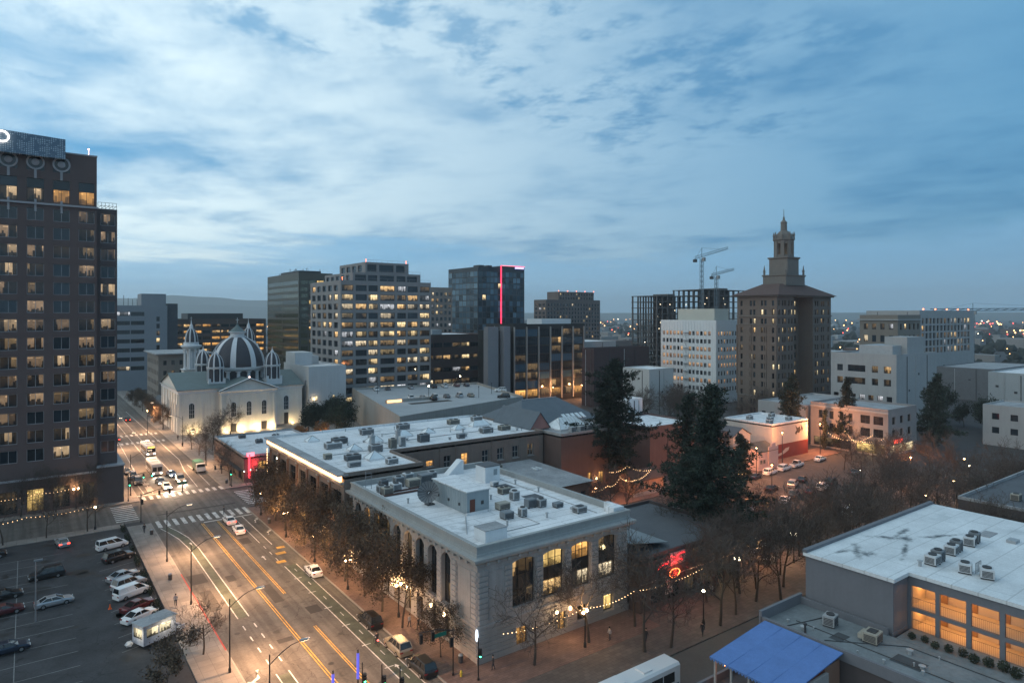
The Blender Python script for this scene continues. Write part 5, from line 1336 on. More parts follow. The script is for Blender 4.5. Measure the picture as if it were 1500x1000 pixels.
def pill(parent, cx, y, cz, hw, hh, r, m, name, n=8):
    pts = [(cx+hw, y, cz-hh)]
    for i in range(n+1):
        a = -math.pi/2+math.pi*i/n; pts.append((cx+hw+hh*math.cos(a), y, cz+hh*math.sin(a)))
    for i in range(n+1):
        a = math.pi/2+math.pi*i/n; pts.append((cx-hw+hh*math.cos(a), y, cz+hh*math.sin(a)))
    pts.append((cx+hw, y, cz-hh))
    b = MB(); b.tube(pts[1:], r, 6); return b.build(name, m, parent)
pill(tw, -5.3, 169.55, 78.0, 1.3, 1.05, 0.2, emit('sign_ring', (1.0, 0.93, 0.85), 2.2), 'sign_ring')
# ------------------------------------------------------------------ office blocks and towers of downtown
M_conc = mat('office_concrete', (0.235, 0.225, 0.225), 0.85, 0.1, 0.2, streak=0.08, fine=0.06)
rows = [(54.2 - 3.9*k - 2.5, 54.2 - 3.9*k) for k in range(13)]
bay = 42.4/7
ocols = [(104.9 + bay*i + 0.55, 104.9 + bay*(i+1) - 0.55) for i in range(7)]
ocols[3] = (ocols[3][0]-0.9, ocols[3][1]+0.9); ocols[2] = (ocols[2][0]-.3, ocols[2][1]-1.0); ocols[4] = (ocols[4][0]+1.0, ocols[4][1]+.3)
rb_ = {}
for k, p in enumerate((0.35, 0.45, 0.85, 0.6, 0.92, 0.6, 0.7, 0.55, 0.6, 0.5, 0.5, 0.4, 0.3)): rb_[round(rows[k][0], 1)] = p
of = building('office_block', 'grey concrete stepped office block with lit ribbon windows behind the cathedral', 104.9, 147.3, 263.9, 300.0, 55.3, M_conc, M_roof_grey,
    W=dict(cols=spans(266.0, 299.0, 5, 0.66), rows=rows, depth=0.5, nv=2, pick=picker(0.16, 0.2), ft=0.12), S=dict(cols=ocols, rows=rows, depth=0.5, nv=4, pick=picker(0.5, 0.2, rowbias=rb_), ft=0.12), parapet=0.8)
def tier(parent, x0, x1, y0, y1, z0, z1, wm, S=None, W=None, nm='tier'):
    b = MB()
    for face, spec, pl, lo, hi in (('W', W, x0, y0, y1), ('S', S, y0, x0, x1)):
        wallgrid(b, face, pl, lo, hi, z0, z1, spec['holes'] if spec else [], 0.4)
    wallgrid(b, 'E', x1, y0, y1, z0, z1, []); wallgrid(b, 'N', y1, x0, x1, z0, z1, [])
    b.quad((x0, y0, z1), (x1, y0, z1), (x1, y1, z1), (x0, y1, z1)); b.build(nm, wm, parent)
    for face, spec, pl in (('W', W, x0), ('S', S, y0)):
        if spec: add_windows(parent, face, pl, spec['holes'], spec.get('pick') or (lambda h: M_glass), spec.get('nv', 3), 1, 0.12, 0.4)
tier(of, 110.5, 142.4, 264.6, 297, 55.35, 59.6, M_conc, S=dict(holes=[(a, c, 55.9, 58.6) for a, c in ocols[1:6]], nv=4), W=dict(holes=[(a, c, 55.9, 58.6) for a, c in spans(267, 296, 5, 0.66)], nv=2), nm='upper_storey')
tier(of, 116.4, 136.8, 265.2, 294, 59.65, 64.2, M_conc, S=dict(holes=[(a, c, 60.2, 63.2) for a, c in ocols[2:5]], nv=4), W=dict(holes=[(a, c, 60.2, 63.0) for a, c in spans(268, 293, 4, 0.7)], nv=2), nm='upper_storey')
for (x, y, z) in ((117, 266, 64.2), (136, 266, 64.2), (106, 264.8, 56.2), (104.9+30, 280, 64.2)):
    b = MB(); b.tube([(x, y, z), (x, y, z+0.9)], 0.08, 5); b.ico((x, y, z+1.0), 0.28); b.build('warning_light', emit('warn_red', (1.0, 0.18, 0.08), 5.0, False), of)
b = MB()
for (x0, x1, y, z) in ((116.4, 136.8, 265.4, 64.2), (110.5, 142.4, 264.8, 59.6), (104.9, 147.3, 264.1, 56.1)):
    b = MB()
    for k in range(9): b.tube([(x0+(x1-x0)*k/8, y, z), (x0+(x1-x0)*k/8, y, z+1.0)], 0.05, 3)
    b.tube([(x0, y, z+1.0), (x1, y, z+1.0)], 0.05, 4); b.build('railing', M_steel, of)

# dark bronze-glass block with rooftop aerials
M_bronze = mat('bronze_panel', (0.085, 0.078, 0.060), 0.45, 0.15, 0.2, metal=0.2, streak=0.08)
G_bronze = glass('bronze_glass', (0.075, 0.072, 0.040), 0.10, 0.9)
dkr = [(62.5 - 4.0*k - 2.6, 62.5 - 4.0*k) for k in range(15)]
dk = building('glass_block', 'olive bronze-glass office block bristling with rooftop aerials', 132, 153, 398, 462, 66.0, M_bronze, M_roof_dark,
    W=dict(cols=[(399, 430), (430.6, 461)], rows=dkr, depth=0.12, nv=8, pick=lambda h: LIT[1] if random.random() < .04 else G_bronze, ft=0.1), S=dict(cols=spans(133, 152.6, 4, 0.86), rows=dkr, depth=0.12, nv=3, pick=lambda h: random.choice([LITY, LIT[1]]) if random.random() < .12 else (DIM if random.random() < .3 else G_bronze), ft=0.1), parapet=1.0)
for k in range(16):
    x, y = random.uniform(133, 150), random.uniform(400, 446)
    b = MB(); h = random.uniform(1.5, 5); b.tube([(x, y, 66), (x, y, 66+h)], 0.12, 4); b.tube([(x-.8, y, 66+h*.8), (x+.8, y, 66+h*.8)], 0.07, 4); b.build('aerial', M_dkgrey, dk)
tier(dk, 136, 150, 410, 446, 66.1, 69.0, M_dkgrey, nm='plant_room')

# dark glazed hotel tower with red light line
M_hot = mat('hotel_panel', (0.030, 0.038, 0.048), 0.5, 0.2, 0.1)
HG = [glass('hotel_glass_a', (0.012, 0.022, 0.032), 0.08, 0.5), glass('hotel_glass_b', (0.035, 0.075, 0.11), 0.15, 0.8), glass('hotel_glass_c', (0.07, 0.12, 0.155), 0.25, 0.9), glass('hotel_glass_d', (0.02, 0.05, 0.075), 0.1, 0.7)]
hr = [(72.5 - 4.2*k - 3.7, 72.5 - 4.2*k) for k in range(14)]
def hp(h): return random.choice([LIT[0], LIT[1]]) if random.random() < .025 else random.choice(HG)
ho_ = building('hotel_tower', 'dark blue glass hotel tower with vertical red light line', 257.6, 298.8, 393.8, 434.3, 74.6, M_hot, M_roof_dark,
    W=dict(cols=spans(394.2, 434, 8, 0.9), rows=hr, depth=0.06, nv=2, pick=hp, ft=0.1), S=dict(cols=spans(258, 298.4, 12, 0.88), rows=hr, depth=0.06, nv=2, pick=hp, ft=0.1), parapet=1.0)
tier(ho_, 277.9, 298.8, 393.6, 420, 74.7, 77.0, M_hot, nm='crown')
mbox('light_line', emit('led_red', (1.0, 0.03, 0.08), 2.6, False), ho_, 277.3, 277.9, 393.3, 393.75, 34.0, 77.2)
mbox('light_line', emit('led_pink', (1.0, 0.22, 0.30), 1.6, False), ho_, 277.9, 298.9, 393.3, 393.55, 76.9, 77.3)
mbox('sign', emit('led_violet', (0.45, 0.42, 1.0), 1.6, False), ho_, 290, 298, 393.2, 393.55, 75.2, 76.5)
for x in (263, 270): mbox('plant_room', M_dkgrey, ho_, x, x+4, 400, 408, 75, 77.4)

# low brown office in front of it, and the glass-walled office with grey slabs
M_brown = mat('brown_brick_far', (0.085, 0.055, 0.050), 0.9, 0.15, 0.2)
bb = building('brown_office', 'low brown brick office with two lit window bands under hotel tower', 152.5, 196, 290.3, 330, 31.2, M_brown, M_roof_white,
    S=dict(holes=[(a, c, lo, hi) for lo, hi in ((25.4, 27.6), (19.2, 21.4), (13.0, 15.2), (7.0, 9.2)) for a, c in spans(153, 195.6, 8, 0.9)], depth=0.2, nv=3, pick=picker(0.30, 0.35), ft=0.1), parapet=0.6)
tier(bb, 168, 174, 300, 308, 31.3, 34.0, M_roof_grey, nm='plant_room')
M_slabg = mat('slab_grey', (0.20, 0.20, 0.215), 0.8, 0.08, 0.2, streak=0.06)
gr_ = [(35.0 - 4.1*k - 3.6, 35.0 - 4.1*k) for k in range(8)]
def gp(h):
    if h[2] < 6.5: return random.choice([LITO, LITO, DIM])
    return random.choice([LIT[0], LIT[1]]) if random.random() < .07 else (DIM if random.random() < .35 else random.choice([M_glass, M_glass_blue, HG[1]]))
gm = building('glass_office', 'glass-walled office with tall pale fins and two blank grey slabs', 183.3, 227.4, 250.0, 273, 36.6, M_frame_dark, M_roof_grey,
    S=dict(cols=[(183.9 + i*7.27, 183.9 + i*7.27 + 6.6) for i in range(6)], rows=gr_, depth=0.15, nv=5, pick=gp, ft=0.1), parapet=0.7)
for i in range(7): mbox('fin', M_frame_lt, gm, 183.35 + i*7.27, 183.75 + i*7.27, 249.2, 249.99, 1.0, 36.0)
b = MB(); b.box(167.6, 173.4, 248.0, 251.5, 0, 36.2); b.build('slab', M_slabg, gm); b = MB(); b.box(175.6, 179.2, 246.8, 250.2, 0, 36.4); b.build('slab', M_slabg, gm)
mbox('link', M_frame_dark, gm, 171.5, 183.2, 252, 262, 0, 34.5)
tier(gm, 205, 224, 256, 268, 36.7, 39.6, mat('plant_white', (0.55, 0.56, 0.57), 0.8, 0.1, 0.4), nm='plant_room')

# cream block far behind, and the stepped condominium
M_peach = mat('peach_far', (0.26, 0.20, 0.17), 0.85, 0.1, 0.2)
building('cream_block', 'narrow cream office block glimpsed behind the stepped office', 206, 226, 376, 400, 58.8, M_peach, M_roof_grey,
    S=dict(cols=spans(206.6, 225.5, 6, 0.55), rows=[(56 - 4*k - 2.2, 56 - 4*k) for k in range(13)], depth=0.2, pick=picker(0.35, 0.1)), parapet=0.5)
M_condo = mat('condo_brick', (0.145, 0.115, 0.105), 0.85, 0.15, 0.15)
cr = [(51 - 3.5*k - 2.1, 51 - 3.5*k) for k in range(13)]
cd = building('condo_tower', 'brown stepped condominium tower with scattered lit windows', 353.4, 415.7, 435.4, 452, 53.5, M_condo, M_roof_grey,
    W=dict(cols=spans(436, 451.5, 3, 0.6), rows=cr, depth=0.3, pick=picker(0.05, 0.05)), S=dict(cols=spans(354.5, 415, 18, 0.5), rows=cr, depth=0.3, pick=picker(0.08, 0.06)), parapet=0.8)
tier(cd, 368, 409, 436.5, 452, 53.6, 61.3, M_condo, S=dict(holes=[(a, c, z, z+2.1) for z in (54.6, 58.0) for a, c in spans(369, 408.5, 13, 0.5)], pick=picker(0.1, 0.1), nv=2), nm='upper_storey')
b = MB()
for k in range(5):
    x = 368 + k*10.2; b = MB(); b.ico((x, 436.5, 61.9), 0.4); b.build('warning_light', MATS['warn_red'], cd)

# white concrete office with rows of small windows
M_whiteoff = mat('white_office', (0.66, 0.68, 0.69), 0.8, 0.06, 0.3, streak=0.08)
wr = [(33.8 - 3.75*k - 2.0, 33.8 - 3.75*k) for k in range(8)]
wcols = [(227.3 - 1.55 - k*2.28, 227.3 - k*2.28) for k in range(6)] + [(211.0 - 1.55 - k*2.28, 211.0 - k*2.28) for k in range(6)]
pb = {round(wr[k][0], 1): p for k, p in enumerate((0.85, 0.03, 0.8, 0.85, 0.8, 0.02, 0.6, 0.3))}
WARMW = [litpane('lit_peach', (1.0, 0.52, 0.24), 0.42, 0.6, 0.5, 1.5, 2.0), MATS['lit_peach'], litpane('lit_peach2', (1.0, 0.62, 0.32), 0.62, 0.6, 0.5, 1.5, 2.0)]
wo_ = building('white_office', 'white concrete office with even rows of small windows', 260.5, 281.5, 194.9, 228.5, 38.5, M_whiteoff, M_roof_grey,
    W=dict(cols=wcols, rows=wr, depth=0.3, pick=picker(0.5, 0.0, lits=WARMW, rowbias=pb)), S=dict(cols=spans(261.6, 281, 9, 0.55), rows=wr, depth=0.3, pick=picker(0.5, 0.0, lits=WARMW, rowbias=pb)), parapet=0.6)
for k in range(20): mbox('facade_rib', M_whiteoff, wo_, 260.38, 260.499, 195.4 + k*1.72, 195.52 + k*1.72, 0.5, 38.4)
tier(wo_, 266, 277, 200, 222, 38.6, 44.6, mat('cream_plant', (0.50, 0.49, 0.43), 0.85, 0.1, 0.3), nm='plant_room')
b = MB()
for k in range(9):
    z = 3 + k*3.75; b.box(259.3, 260.3, 210.9, 213.6, z, z+0.12)
    if k < 8: b.tube([(259.8, 211.2, z+.1), (259.8, 213.4, z+3.7)], 0.08, 4)
b.build('fire_stair', M_steel, wo_)

# two concrete frames under construction, and tower cranes
M_rawconc = mat('raw_concrete', (0.115, 0.105, 0.10), 0.9, 0.15, 0.2)
def frame_bld(label, x0, x1, y0, y1, zt, nf, nx, ny):
    r = thing('construction_frame', label, 'building', ((x0+x1)/2, (y0+y1)/2, 0))
    p = zt/nf
    sl = MB(); sl.box(x0-.6, x1+.6, y0-.6, y1+.6, -0.2, 0.2); sm = sl.mesh('floor_slab', [M_rawconc], ((x0+x1)/2, (y0+y1)/2, 0))
    for k in range(1, nf+1): inst('floor_slab', sm, r, ((x0+x1)/2, (y0+y1)/2, p*k))
    cm = MB(); cm.box(-.4, .4, -.4, .4, 0, zt); cme = cm.mesh('column', [M_rawconc])
    for i in range(nx):
        for j in range(ny): inst('column', cme, r, (x0+(x1-x0)*i/(nx-1), y0+(y1-y0)*j/(ny-1), 0))
    mbox('core', M_rawconc, r, x0+(x1-x0)*.5, x0+(x1-x0)*.72, y0+4, y1-4, 0, zt+1.5)
    for k in range(nf-7, nf-1):
        for t in range(3):
            b = MB(); xx = x0+(x1-x0)*random.random(); b.box(xx, xx+.5, y0-.2, y0+.1, p*k+2.0, p*k+2.5); b.build('work_light', emit('work_lamp', (1.0, 0.82, 0.55), 2.0, False), r)
    return r
frame_bld('lower bare concrete frame under construction left of the crane', 321.5, 352, 285.3, 306, 53.6, 14, 7, 4)
frame_bld('taller bare concrete frame under construction right of the crane', 355, 398, 275.5, 300, 58.0, 15, 9, 4)
def crane(x, y, zt, jib, ang, lean, label, fat=1.0):
    r = thing('tower_crane', label, 'crane', (x, y, 0))
    m = mat('crane_steel', (0.13, 0.17, 0.20), 0.6, 0.1, 0.5)
    b = MB(); w = 0.75
    for sx in (-w, w):
        for sy in (-w, w): b.tube([(x+sx, y+sy, 0), (x+sx, y+sy, zt)], 0.16, 4)
    n = int(zt/3)
    for k in range(n):
        z = zt*k/n
        for a, c in (((-w, -w), (w, -w)), ((w, -w), (w, w)), ((w, w), (-w, w)), ((-w, w), (-w, -w))):
            b.tube([(x+a[0], y+a[1], z), (x+c[0], y+c[1], z+zt/n)], 0.09, 3, 0, False)
    b.build('mast', m, r)
    d = Vector((math.cos(ang)*math.cos(lean), math.sin(ang)*math.cos(lean), math.sin(lean))); s = Vector((-math.sin(ang), math.cos(ang), 0))*0.7
    o = Vector((x, y, zt+0.8)); b = MB()
    A, B, C = [o - d*jib*.28 + s, o + d*jib + s], [o - d*jib*.28 - s, o + d*jib - s], [o + Vector((0,0,1.6)) - d*jib*.28, o + Vector((0,0,1.3)) + d*jib]
    for L_ in (A, B, C): b.tube(L_, 0.12*fat, 4)
    n = 22
    for k in range(n):
        t0, t1 = k/n, (k+1)/n
        for P_, Q_ in ((A, C), (B, C), (A, B)): b.tube([P_[0].lerp(P_[1], t0), Q_[0].lerp(Q_[1], t1)], 0.08*fat, 3, 0, False)
    b.build('jib', m, r)
    b = MB(); c = o - d*jib*.26; b.box(c.x-.9, c.x+.9, c.y-.9, c.y+.9, c.z-1.9, c.z-.2); b.build('counterweight', M_dkgrey, r)
    b = MB(); b.box(x-.9, x+.9, y-2.2, y-1.0, zt-1.8, zt+.4); b.build('cab', M_frame_lt, r)
    b = MB(); b.tube([o, o+Vector((0,0,5.5))], 0.2, 4); b.tube([o+Vector((0,0,5.5)), o+d*jib*.7+Vector((0,0,1.4))], 0.07, 3); b.tube([o+Vector((0,0,5.5)), o-d*jib*.26], 0.07, 3); b.build('apex', m, r)
crane(328.0, 255.7, 75.5, 16, R(-42), R(17), 'taller tower crane with raised jib over construction frames')
crane(353.0, 264.0, 66.0, 11.5, R(-40), R(15), 'shorter tower crane standing against the taller frame')
crane(551.7, 191.5, 43.6, 110, R(-36), R(0.5), 'distant tower crane with long level jib beyond the plain modern office', 2.4)

# ------------------------------------------------------------------ historic tower with tiled roof and spire
M_tan = mat('tower_terracotta', (0.145, 0.116, 0.098), 0.85, 0.14, 0.3, streak=0.14, fine=0.1)
M_tile = mat('roof_tile', (0.095, 0.058, 0.050), 0.85, 0.2, 0.5, fine=0.25)
M_spire = mat('spire_stone', (0.165, 0.150, 0.135), 0.85, 0.12, 0.6, streak=0.14)
it = thing('spired_tower', 'brown historic office tower with tiled roof and slender domed spire', 'building', (264.5, 163, 0))
X0, X1, Y0, Y1 = 244.2, 285.7, 153.5, 172.0
ir = [(47.6 - 3.7*k - 2.2, 47.6 - 3.7*k) for k in range(13)]
def pairs(cs, w): return [(c-w/2, c+w/2) for c in cs]
wc = pairs([155.2, 158.6, 160.2, 163.8, 165.4, 169.9], 1.05)
sL = pairs([245.9, 248.6, 250.2, 253.0, 255.2], 1.05); sR = pairs([273.2, 275.0, 278.2, 279.8, 283.6], 1.05)
ipick = picker(0.20, 0.12, lits=[LIT[0], LITX, LIT[1]])
b = MB(); HW = grid_holes(wc, ir); HL = grid_holes(sL, ir); HR = grid_holes(sR, ir)
wallgrid(b, 'W', X0, Y0, Y1, 0.1, 49.2, HW, 0.35); wallgrid(b, 'S', Y0, X0, 256.6, 0.1, 49.2, HL, 0.35); wallgrid(b, 'S', Y0, 271.0, X1, 0.1, 49.2, HR, 0.35)
HM = grid_holes(spans(257.5, 270, 4, 0.4), ir); wallgrid(b, 'S', Y0+6.5, 256.6, 271.0, 0.1, 49.2, HM, 0.35)
wallgrid(b, 'E', 256.6, Y0, Y0+6.5, 0.1, 49.2, []); wallgrid(b, 'W', 271.0, Y0, Y0+6.5, 0.1, 49.2, []); wallgrid(b, 'E', X1, Y0, Y1, 0.1, 49.2, []); wallgrid(b, 'N', Y1, X0, X1, 0.1, 49.2, [])
b.build('wall', M_tan, it)
for f, pl, H in (('W', X0, HW), ('S', Y0, HL), ('S', Y0, HR), ('S', Y0+6.5, HM)): add_windows(it, f, pl, H, ipick, 1, 2, 0.1, 0.35, M_frame_dark)
for (xa, xb) in ((X0, 256.6), (271.0, X1)):
    for z, o, h in ((41.0, 0.35, 0.4), (37.6, 0.2, 0.3), (8.0, 0.3, 0.5)):
        mbox('string_course', M_spire, it, xa-o, xb+(o if xb > 280 else 0), Y0-o, Y0-0.003, z, z+h)
for z, o, h in ((41.0, 0.35, 0.4), (37.6, 0.2, 0.3), (8.0, 0.3, 0.5)): mbox('string_course', M_spire, it, X0-o, X0-0.003, Y0, Y1, z, z+h)
for k in range(9):
    mbox('pier', M_tan, it, X0-0.22, X0-0.004, 153.6 + k*2.28, 154.1 + k*2.28, 8.6, 37.5) if k in (0, 2, 5, 8) else None
mbox('eave_cornice', M_spire, it, X0-1.0, X1+1.0, Y0-1.0, Y1+1.0, 49.2, 49.7)
b = MB(); e = 1.9
A = [(X0-e, Y0-e, 49.75), (X1+e, Y0-e, 49.75), (X1+e, Y1+e, 49.75), (X0-e, Y1+e, 49.75)]; T = [(255, 159.0, 54.8), (274, 159.0, 54.8), (274, 167.0, 54.8), (255, 167.0, 54.8)]
for i in range(4): b.quad(A[i], A[(i+1) % 4], T[(i+1) % 4], T[i])
b.quad(*T); b.quad(*A[::-1]); b.build('roof', M_tile, it)
cx, cy = 264.6, 163.0
mbox('spire_base', M_spire, it, cx-7.2, cx+7.2, cy-5.4, cy+5.4, 54.2, 58.6)
b = MB(); ring(b, cx-7.2, cx+7.2, cy-5.4, cy+5.4, 0.02, 58.0, 0.35, 58.4); ring(b, cx-7.2, cx+7.2, cy-5.4, cy+5.4, 0.35, 58.4, 0.35, 58.8); ring(b, cx-7.2, cx+7.2, cy-5.4, cy+5.4, 0.35, 58.8, -0.4, 58.8); b.build('spire_base_cornice', M_spire, it)
for sx in (-1, 1):
    for sy in (-1, 1):
        b = MB(); b.lathe(cx+sx*6.8, cy+sy*5.0, [(0.45, 58.7), (0.45, 60.0), (0.6, 60.2), (0.3, 60.8), (0.08, 62.4)], 8); b.build('pinnacle', M_spire, it)
mbox('spire_shaft', M_spire, it, cx-4.3, cx+4.3, cy-4.3, cy+4.3, 58.0, 65.0)
b = MB(); ring(b, cx-4.3, cx+4.3, cy-4.3, cy+4.3, 0.02, 64.6, 0.5, 65.0); ring(b, cx-4.3, cx+4.3, cy-4.3, cy+4.3, 0.5, 65.0, 0.5, 65.4); ring(b, cx-4.3, cx+4.3, cy-4.3, cy+4.3, 0.5, 65.4, -0.5, 65.45); b.build('balcony', M_spire, it)
b = MB()
for k in range(8):
    a0 = 2*math.pi*k/8 + math.pi/8
    c = Vector((cx+3.5*math.cos(a0), cy+3.5*math.sin(a0)))
    b.obox(c, Vector((math.cos(a0), math.sin(a0))), Vector((-math.sin(a0), math.cos(a0))), 0.5, 0.75, 65.4, 71.6)
belf = b.build('belfry_piers', M_spire, it)
for k in range(8):
    a0 = 2*math.pi*k/8; b = MB(); c = Vector((cx+3.3*math.cos(a0), cy+3.3*math.sin(a0)))
    b.obox(c, Vector((math.cos(a0), math.sin(a0))), Vector((-math.sin(a0), math.cos(a0))), 0.35, 0.9, 70.6, 71.6); b.obox(c, Vector((math.cos(a0), math.sin(a0))), Vector((-math.sin(a0), math.cos(a0))), 0.35, 0.9, 65.4, 66.4); b.build('belfry_arch', M_spire, it)
b = MB(); b.lathe(cx, cy, [(4.1, 71.6), (4.5, 72.0), (4.5, 72.4), (3.7, 72.5), (3.5, 73.2), (2.9, 74.4), (1.9, 75.3), (1.2, 75.6)], 8, 0, math.pi/8); b.build('spire_dome', M_spire, it)
for k in range(8):
    a0 = 2*math.pi*k/8 + math.pi/8; b = MB(); b.lathe(cx+4.1*math.cos(a0), cy+4.1*math.sin(a0), [(0.35, 72.3), (0.35, 73.4), (0.5, 73.6), (0.1, 75.0)], 6); b.build('pinnacle', M_spire, it)
b = MB(); b.lathe(cx, cy, [(1.4, 75.4), (1.3, 78.2), (1.5, 78.5), (1.2, 79.0), (0.5, 79.6), (0.4, 80.6), (0.15, 81.0), (0.1, 83.6)], 8); b.build('lantern', M_spire, it)
for o_ in it.children:
    if o_.type == 'MESH' and o_.name.split('.')[0] in ('spire_shaft', 'balcony', 'belfry_piers', 'belfry_arch', 'spire_dome', 'pinnacle', 'lantern'):
        for v_ in o_.data.vertices:
            if v_.co.z > 58.0: v_.co.z = 58.0 + (v_.co.z - 58.0)*1.14
point('belfry_light', (cx, cy, 67.8), 60, (1.0, 0.75, 0.45), 0.4)

# ------------------------------------------------------------------ blocks right of the spired tower
M_offw = mat('pale_stucco', (0.34, 0.34, 0.34), 0.85, 0.12, 0.25, streak=0.12)
wm2 = building('stucco_block', 'pale stucco block with recessed balcony and metal plant on its roof', 248.3, 281, 109.7, 133.4, 27.0, M_offw, M_roof_grey,
    W=dict(holes=[(a, c, z, z+2.4) for z in (23.2-2.4, 18.6-2.4) for a, c in ((131-2.2, 131), (120.5, 127.0), (116.0, 118.2), (111.5, 114.0))] + [(a, c, 10.5, 12.5) for a, c in spans(110.5, 133, 7, 0.6)], depth=0.5, nv=3, pick=picker(0.15, 0.4)), parapet=0.6)
tier(wm2, 255, 270, 114, 126, 27.1, 30.4, M_hvac, nm='plant_room')
tier(wm2, 262, 276, 112, 120, 27.2, 33.5, M_offw, nm='stair_house')
cl_ = building('classic_block', 'tan classical bank block with cornice seen over the stucco block', 359.8, 386, 158.3, 177.5, 40.6, mat('tan_far', (0.20, 0.175, 0.15), 0.85, 0.12, 0.2), M_roof_grey,
    W=dict(cols=spans(159.5, 176.5, 4, 0.5), rows=[(34, 37), (27.5, 31), (21, 24.5), (15, 18)], depth=0.4, nv=2, pick=picker(0.3, 0.3)), S=dict(cols=spans(361, 385.5, 5, 0.45), rows=[(34, 37), (27.5, 31), (21, 24.5), (15, 18)], depth=0.4, nv=2, pick=picker(0.2, 0.3)), parapet=1.0)
mbox('cornice', M_offw, cl_, 359.0, 386.8, 157.5, 178.3, 38.8, 39.4)
md = building('modern_block', 'plain modern office with tall white fins and red roof lights', 433.9, 516, 178.5, 210, 43.6, M_offw, M_roof_grey,
    S=dict(cols=spans(436, 510, 14, 0.7), rows=[(36.0, 39.5), (31.5, 35), (27, 30.5), (22.5, 26), (18, 21.5)], depth=0.8, nv=1, pick=picker(0.3, 0.2)), parapet=0.6)
for k in range(5):
    b = MB(); b.ico((440 + k*17, 179, 45.0), 0.5); b.build('warning_light', MATS['warn_red'], md)
sb = building('corner_shops', 'three-storey corner shops with big upper windows and strings of bulbs', 203.5, 222, 92.2, 116, 13.4, mat('shop_render', (0.27, 0.25, 0.245), 0.85, 0.12, 0.3, streak=0.1), M_roof_grey,
    W=dict(holes=[(a, c, z, z+2.5) for z in (9.2, 5.4) for a, c in ((93.6, 96.4), (97.4, 100.2), (102.6, 103.8), (105.4, 106.6), (108.5, 109.8), (112, 113.3))] + [(93.2, 101.5, 0.5, 3.4), (103, 115, 0.5, 3.2)], depth=0.3, nv=2, nh=2, pick=lambda h: (LITY if h[0] < 95 else DIM) if h[2] < 1 else M_glass), S=dict(holes=[(a, a+2.0, z, z+2.2) for z in (9.4, 5.6) for a in (206, 211, 216)] + [(205, 220, 0.6, 3.2)], depth=0.3, nv=3, pick=lambda h: LITX if h[2] < 1 else M_glass), parapet=0.6)
mbox('cornice', M_offw, sb, 203.1, 203.49, 92.0, 116, 12.6, 13.2)
mbox('awning', mat('awning_cream', (0.5, 0.42, 0.3), 0.8), sb, 202.2, 203.4, 93, 101.6, 3.5, 3.7)
mbox('sign', emit('sign_red', (1.0, 0.08, 0.05), 2.4), sb, 207, 212, 91.9, 92.15, 3.8, 4.8)
point('shop_light', (201.8, 97, 3.0), 260, (1.0, 0.80, 0.42)); point('shop_light', (210, 90.5, 3.0), 130, (1.0, 0.72, 0.5))
building('grey_terrace', 'long grey shop terrace right of the cypress and corner shops', 205, 240, 118.5, 136, 11.8, M_offw, M_roof_grey,
    W=dict(holes=[(a, c, 6.6, 8.8) for a, c in spans(119, 135.5, 5, 0.45)], depth=0.3, pick=lambda h: M_glass), parapet=0.5)
building('pale_warehouse', 'pale windowless warehouse wall at far right', 300, 345, 82, 99, 19.3, mat('pale_blue_wall', (0.36, 0.38, 0.39), 0.85, 0.1, 0.2, streak=0.08), M_roof_white, parapet=0.5)
building('cream_house', 'small cream block with three windows below the pale warehouse', 250, 268, 66, 84, 12.5, M_offw, M_roof_grey,
    W=dict(holes=[(a, c, z, z+2) for z in (8.4, 4) for a, c in spans(68, 83, 3, 0.4)], depth=0.3, pick=picker(0.0, 0.2)), parapet=0.5)
building('grey_shed', 'wide grey shed roofed in pale metal beyond the right-hand trees', 372, 430, 120, 145, 15.3, mat('shed_wall', (0.15, 0.155, 0.165), 0.85), M_roof_grey, parapet=0.4)
# mural warehouse and pink house round the orange-lit car park
mw = thing('mural_warehouse', 'cream and maroon warehouse with painted mural facing the car park', 'building', (182, 118, 0))
b = MB(); b.box(172.5, 191.0, 109.8, 126, 4.3, 10.0); b.build('upper_wall', mat('cream_wall', (0.52, 0.47, 0.42), 0.85, 0.12, 0.4, streak=0.1), mw)
b = MB(); b.box(172.45, 191.05, 109.75, 126.05, 0.1, 4.3); b.build('lower_wall', mat('maroon_wall', (0.17, 0.035, 0.035), 0.8, 0.15, 0.5), mw)
roof_block(mw, [(172.5, 109.8), (191.0, 109.8), (191.0, 126), (172.5, 126)], 10.02, M_roof_white, 0.5, M_roof_white)
for (x, y) in ((176, 113), (181, 116), (186, 113), (188, 120), (178, 121)): hvac(mw, x, y, 10.02, 1.8, 1.4, 1.1)
M_ink = mat('mural_ink', (0.03, 0.03, 0.032), 0.8)
for P in ([(184.2, 9.0), (185.4, 8.2), (186.6, 8.6), (187.2, 7.4), (186.2, 6.6), (185.4, 6.9), (184.6, 6.2), (184.0, 6.8), (184.9, 7.6)], [(187.3, 8.9), (188.2, 8.0), (187.9, 6.8), (187.4, 7.8)]):
    b = MB(); b.v += [(x, 109.76, z) for x, z in P]; b.f.append(tuple(range(len(P)))); b.m.append(0); b.build('mural', M_ink, mw)
b = MB(); b.v += [(x, 109.72, z) for x, z in [(174.5, 1.6), (177.0, 1.9), (179.0, 2.9), (181.0, 3.1), (180.5, 2.2), (178.0, 1.4), (175.5, 1.0)]]; b.f.append(tuple(range(7))); b.m.append(0); b.build('mural', mat('mural_pale', (0.45, 0.40, 0.36), 0.8), mw)
ph = thing('pink_house', 'small pink plastered house with stepped gable beside the mural warehouse', 'building', (161, 108, 0))
gable(ph, 157.8, 166.5, 104.6, 112.5, 0.1, 5.0, 6.6, 'x', mat('pink_plaster', (0.56, 0.40, 0.36), 0.85, 0.1, 0.4), mat('moss_roof', (0.10, 0.095, 0.08), 0.9, 0.25, 0.6))
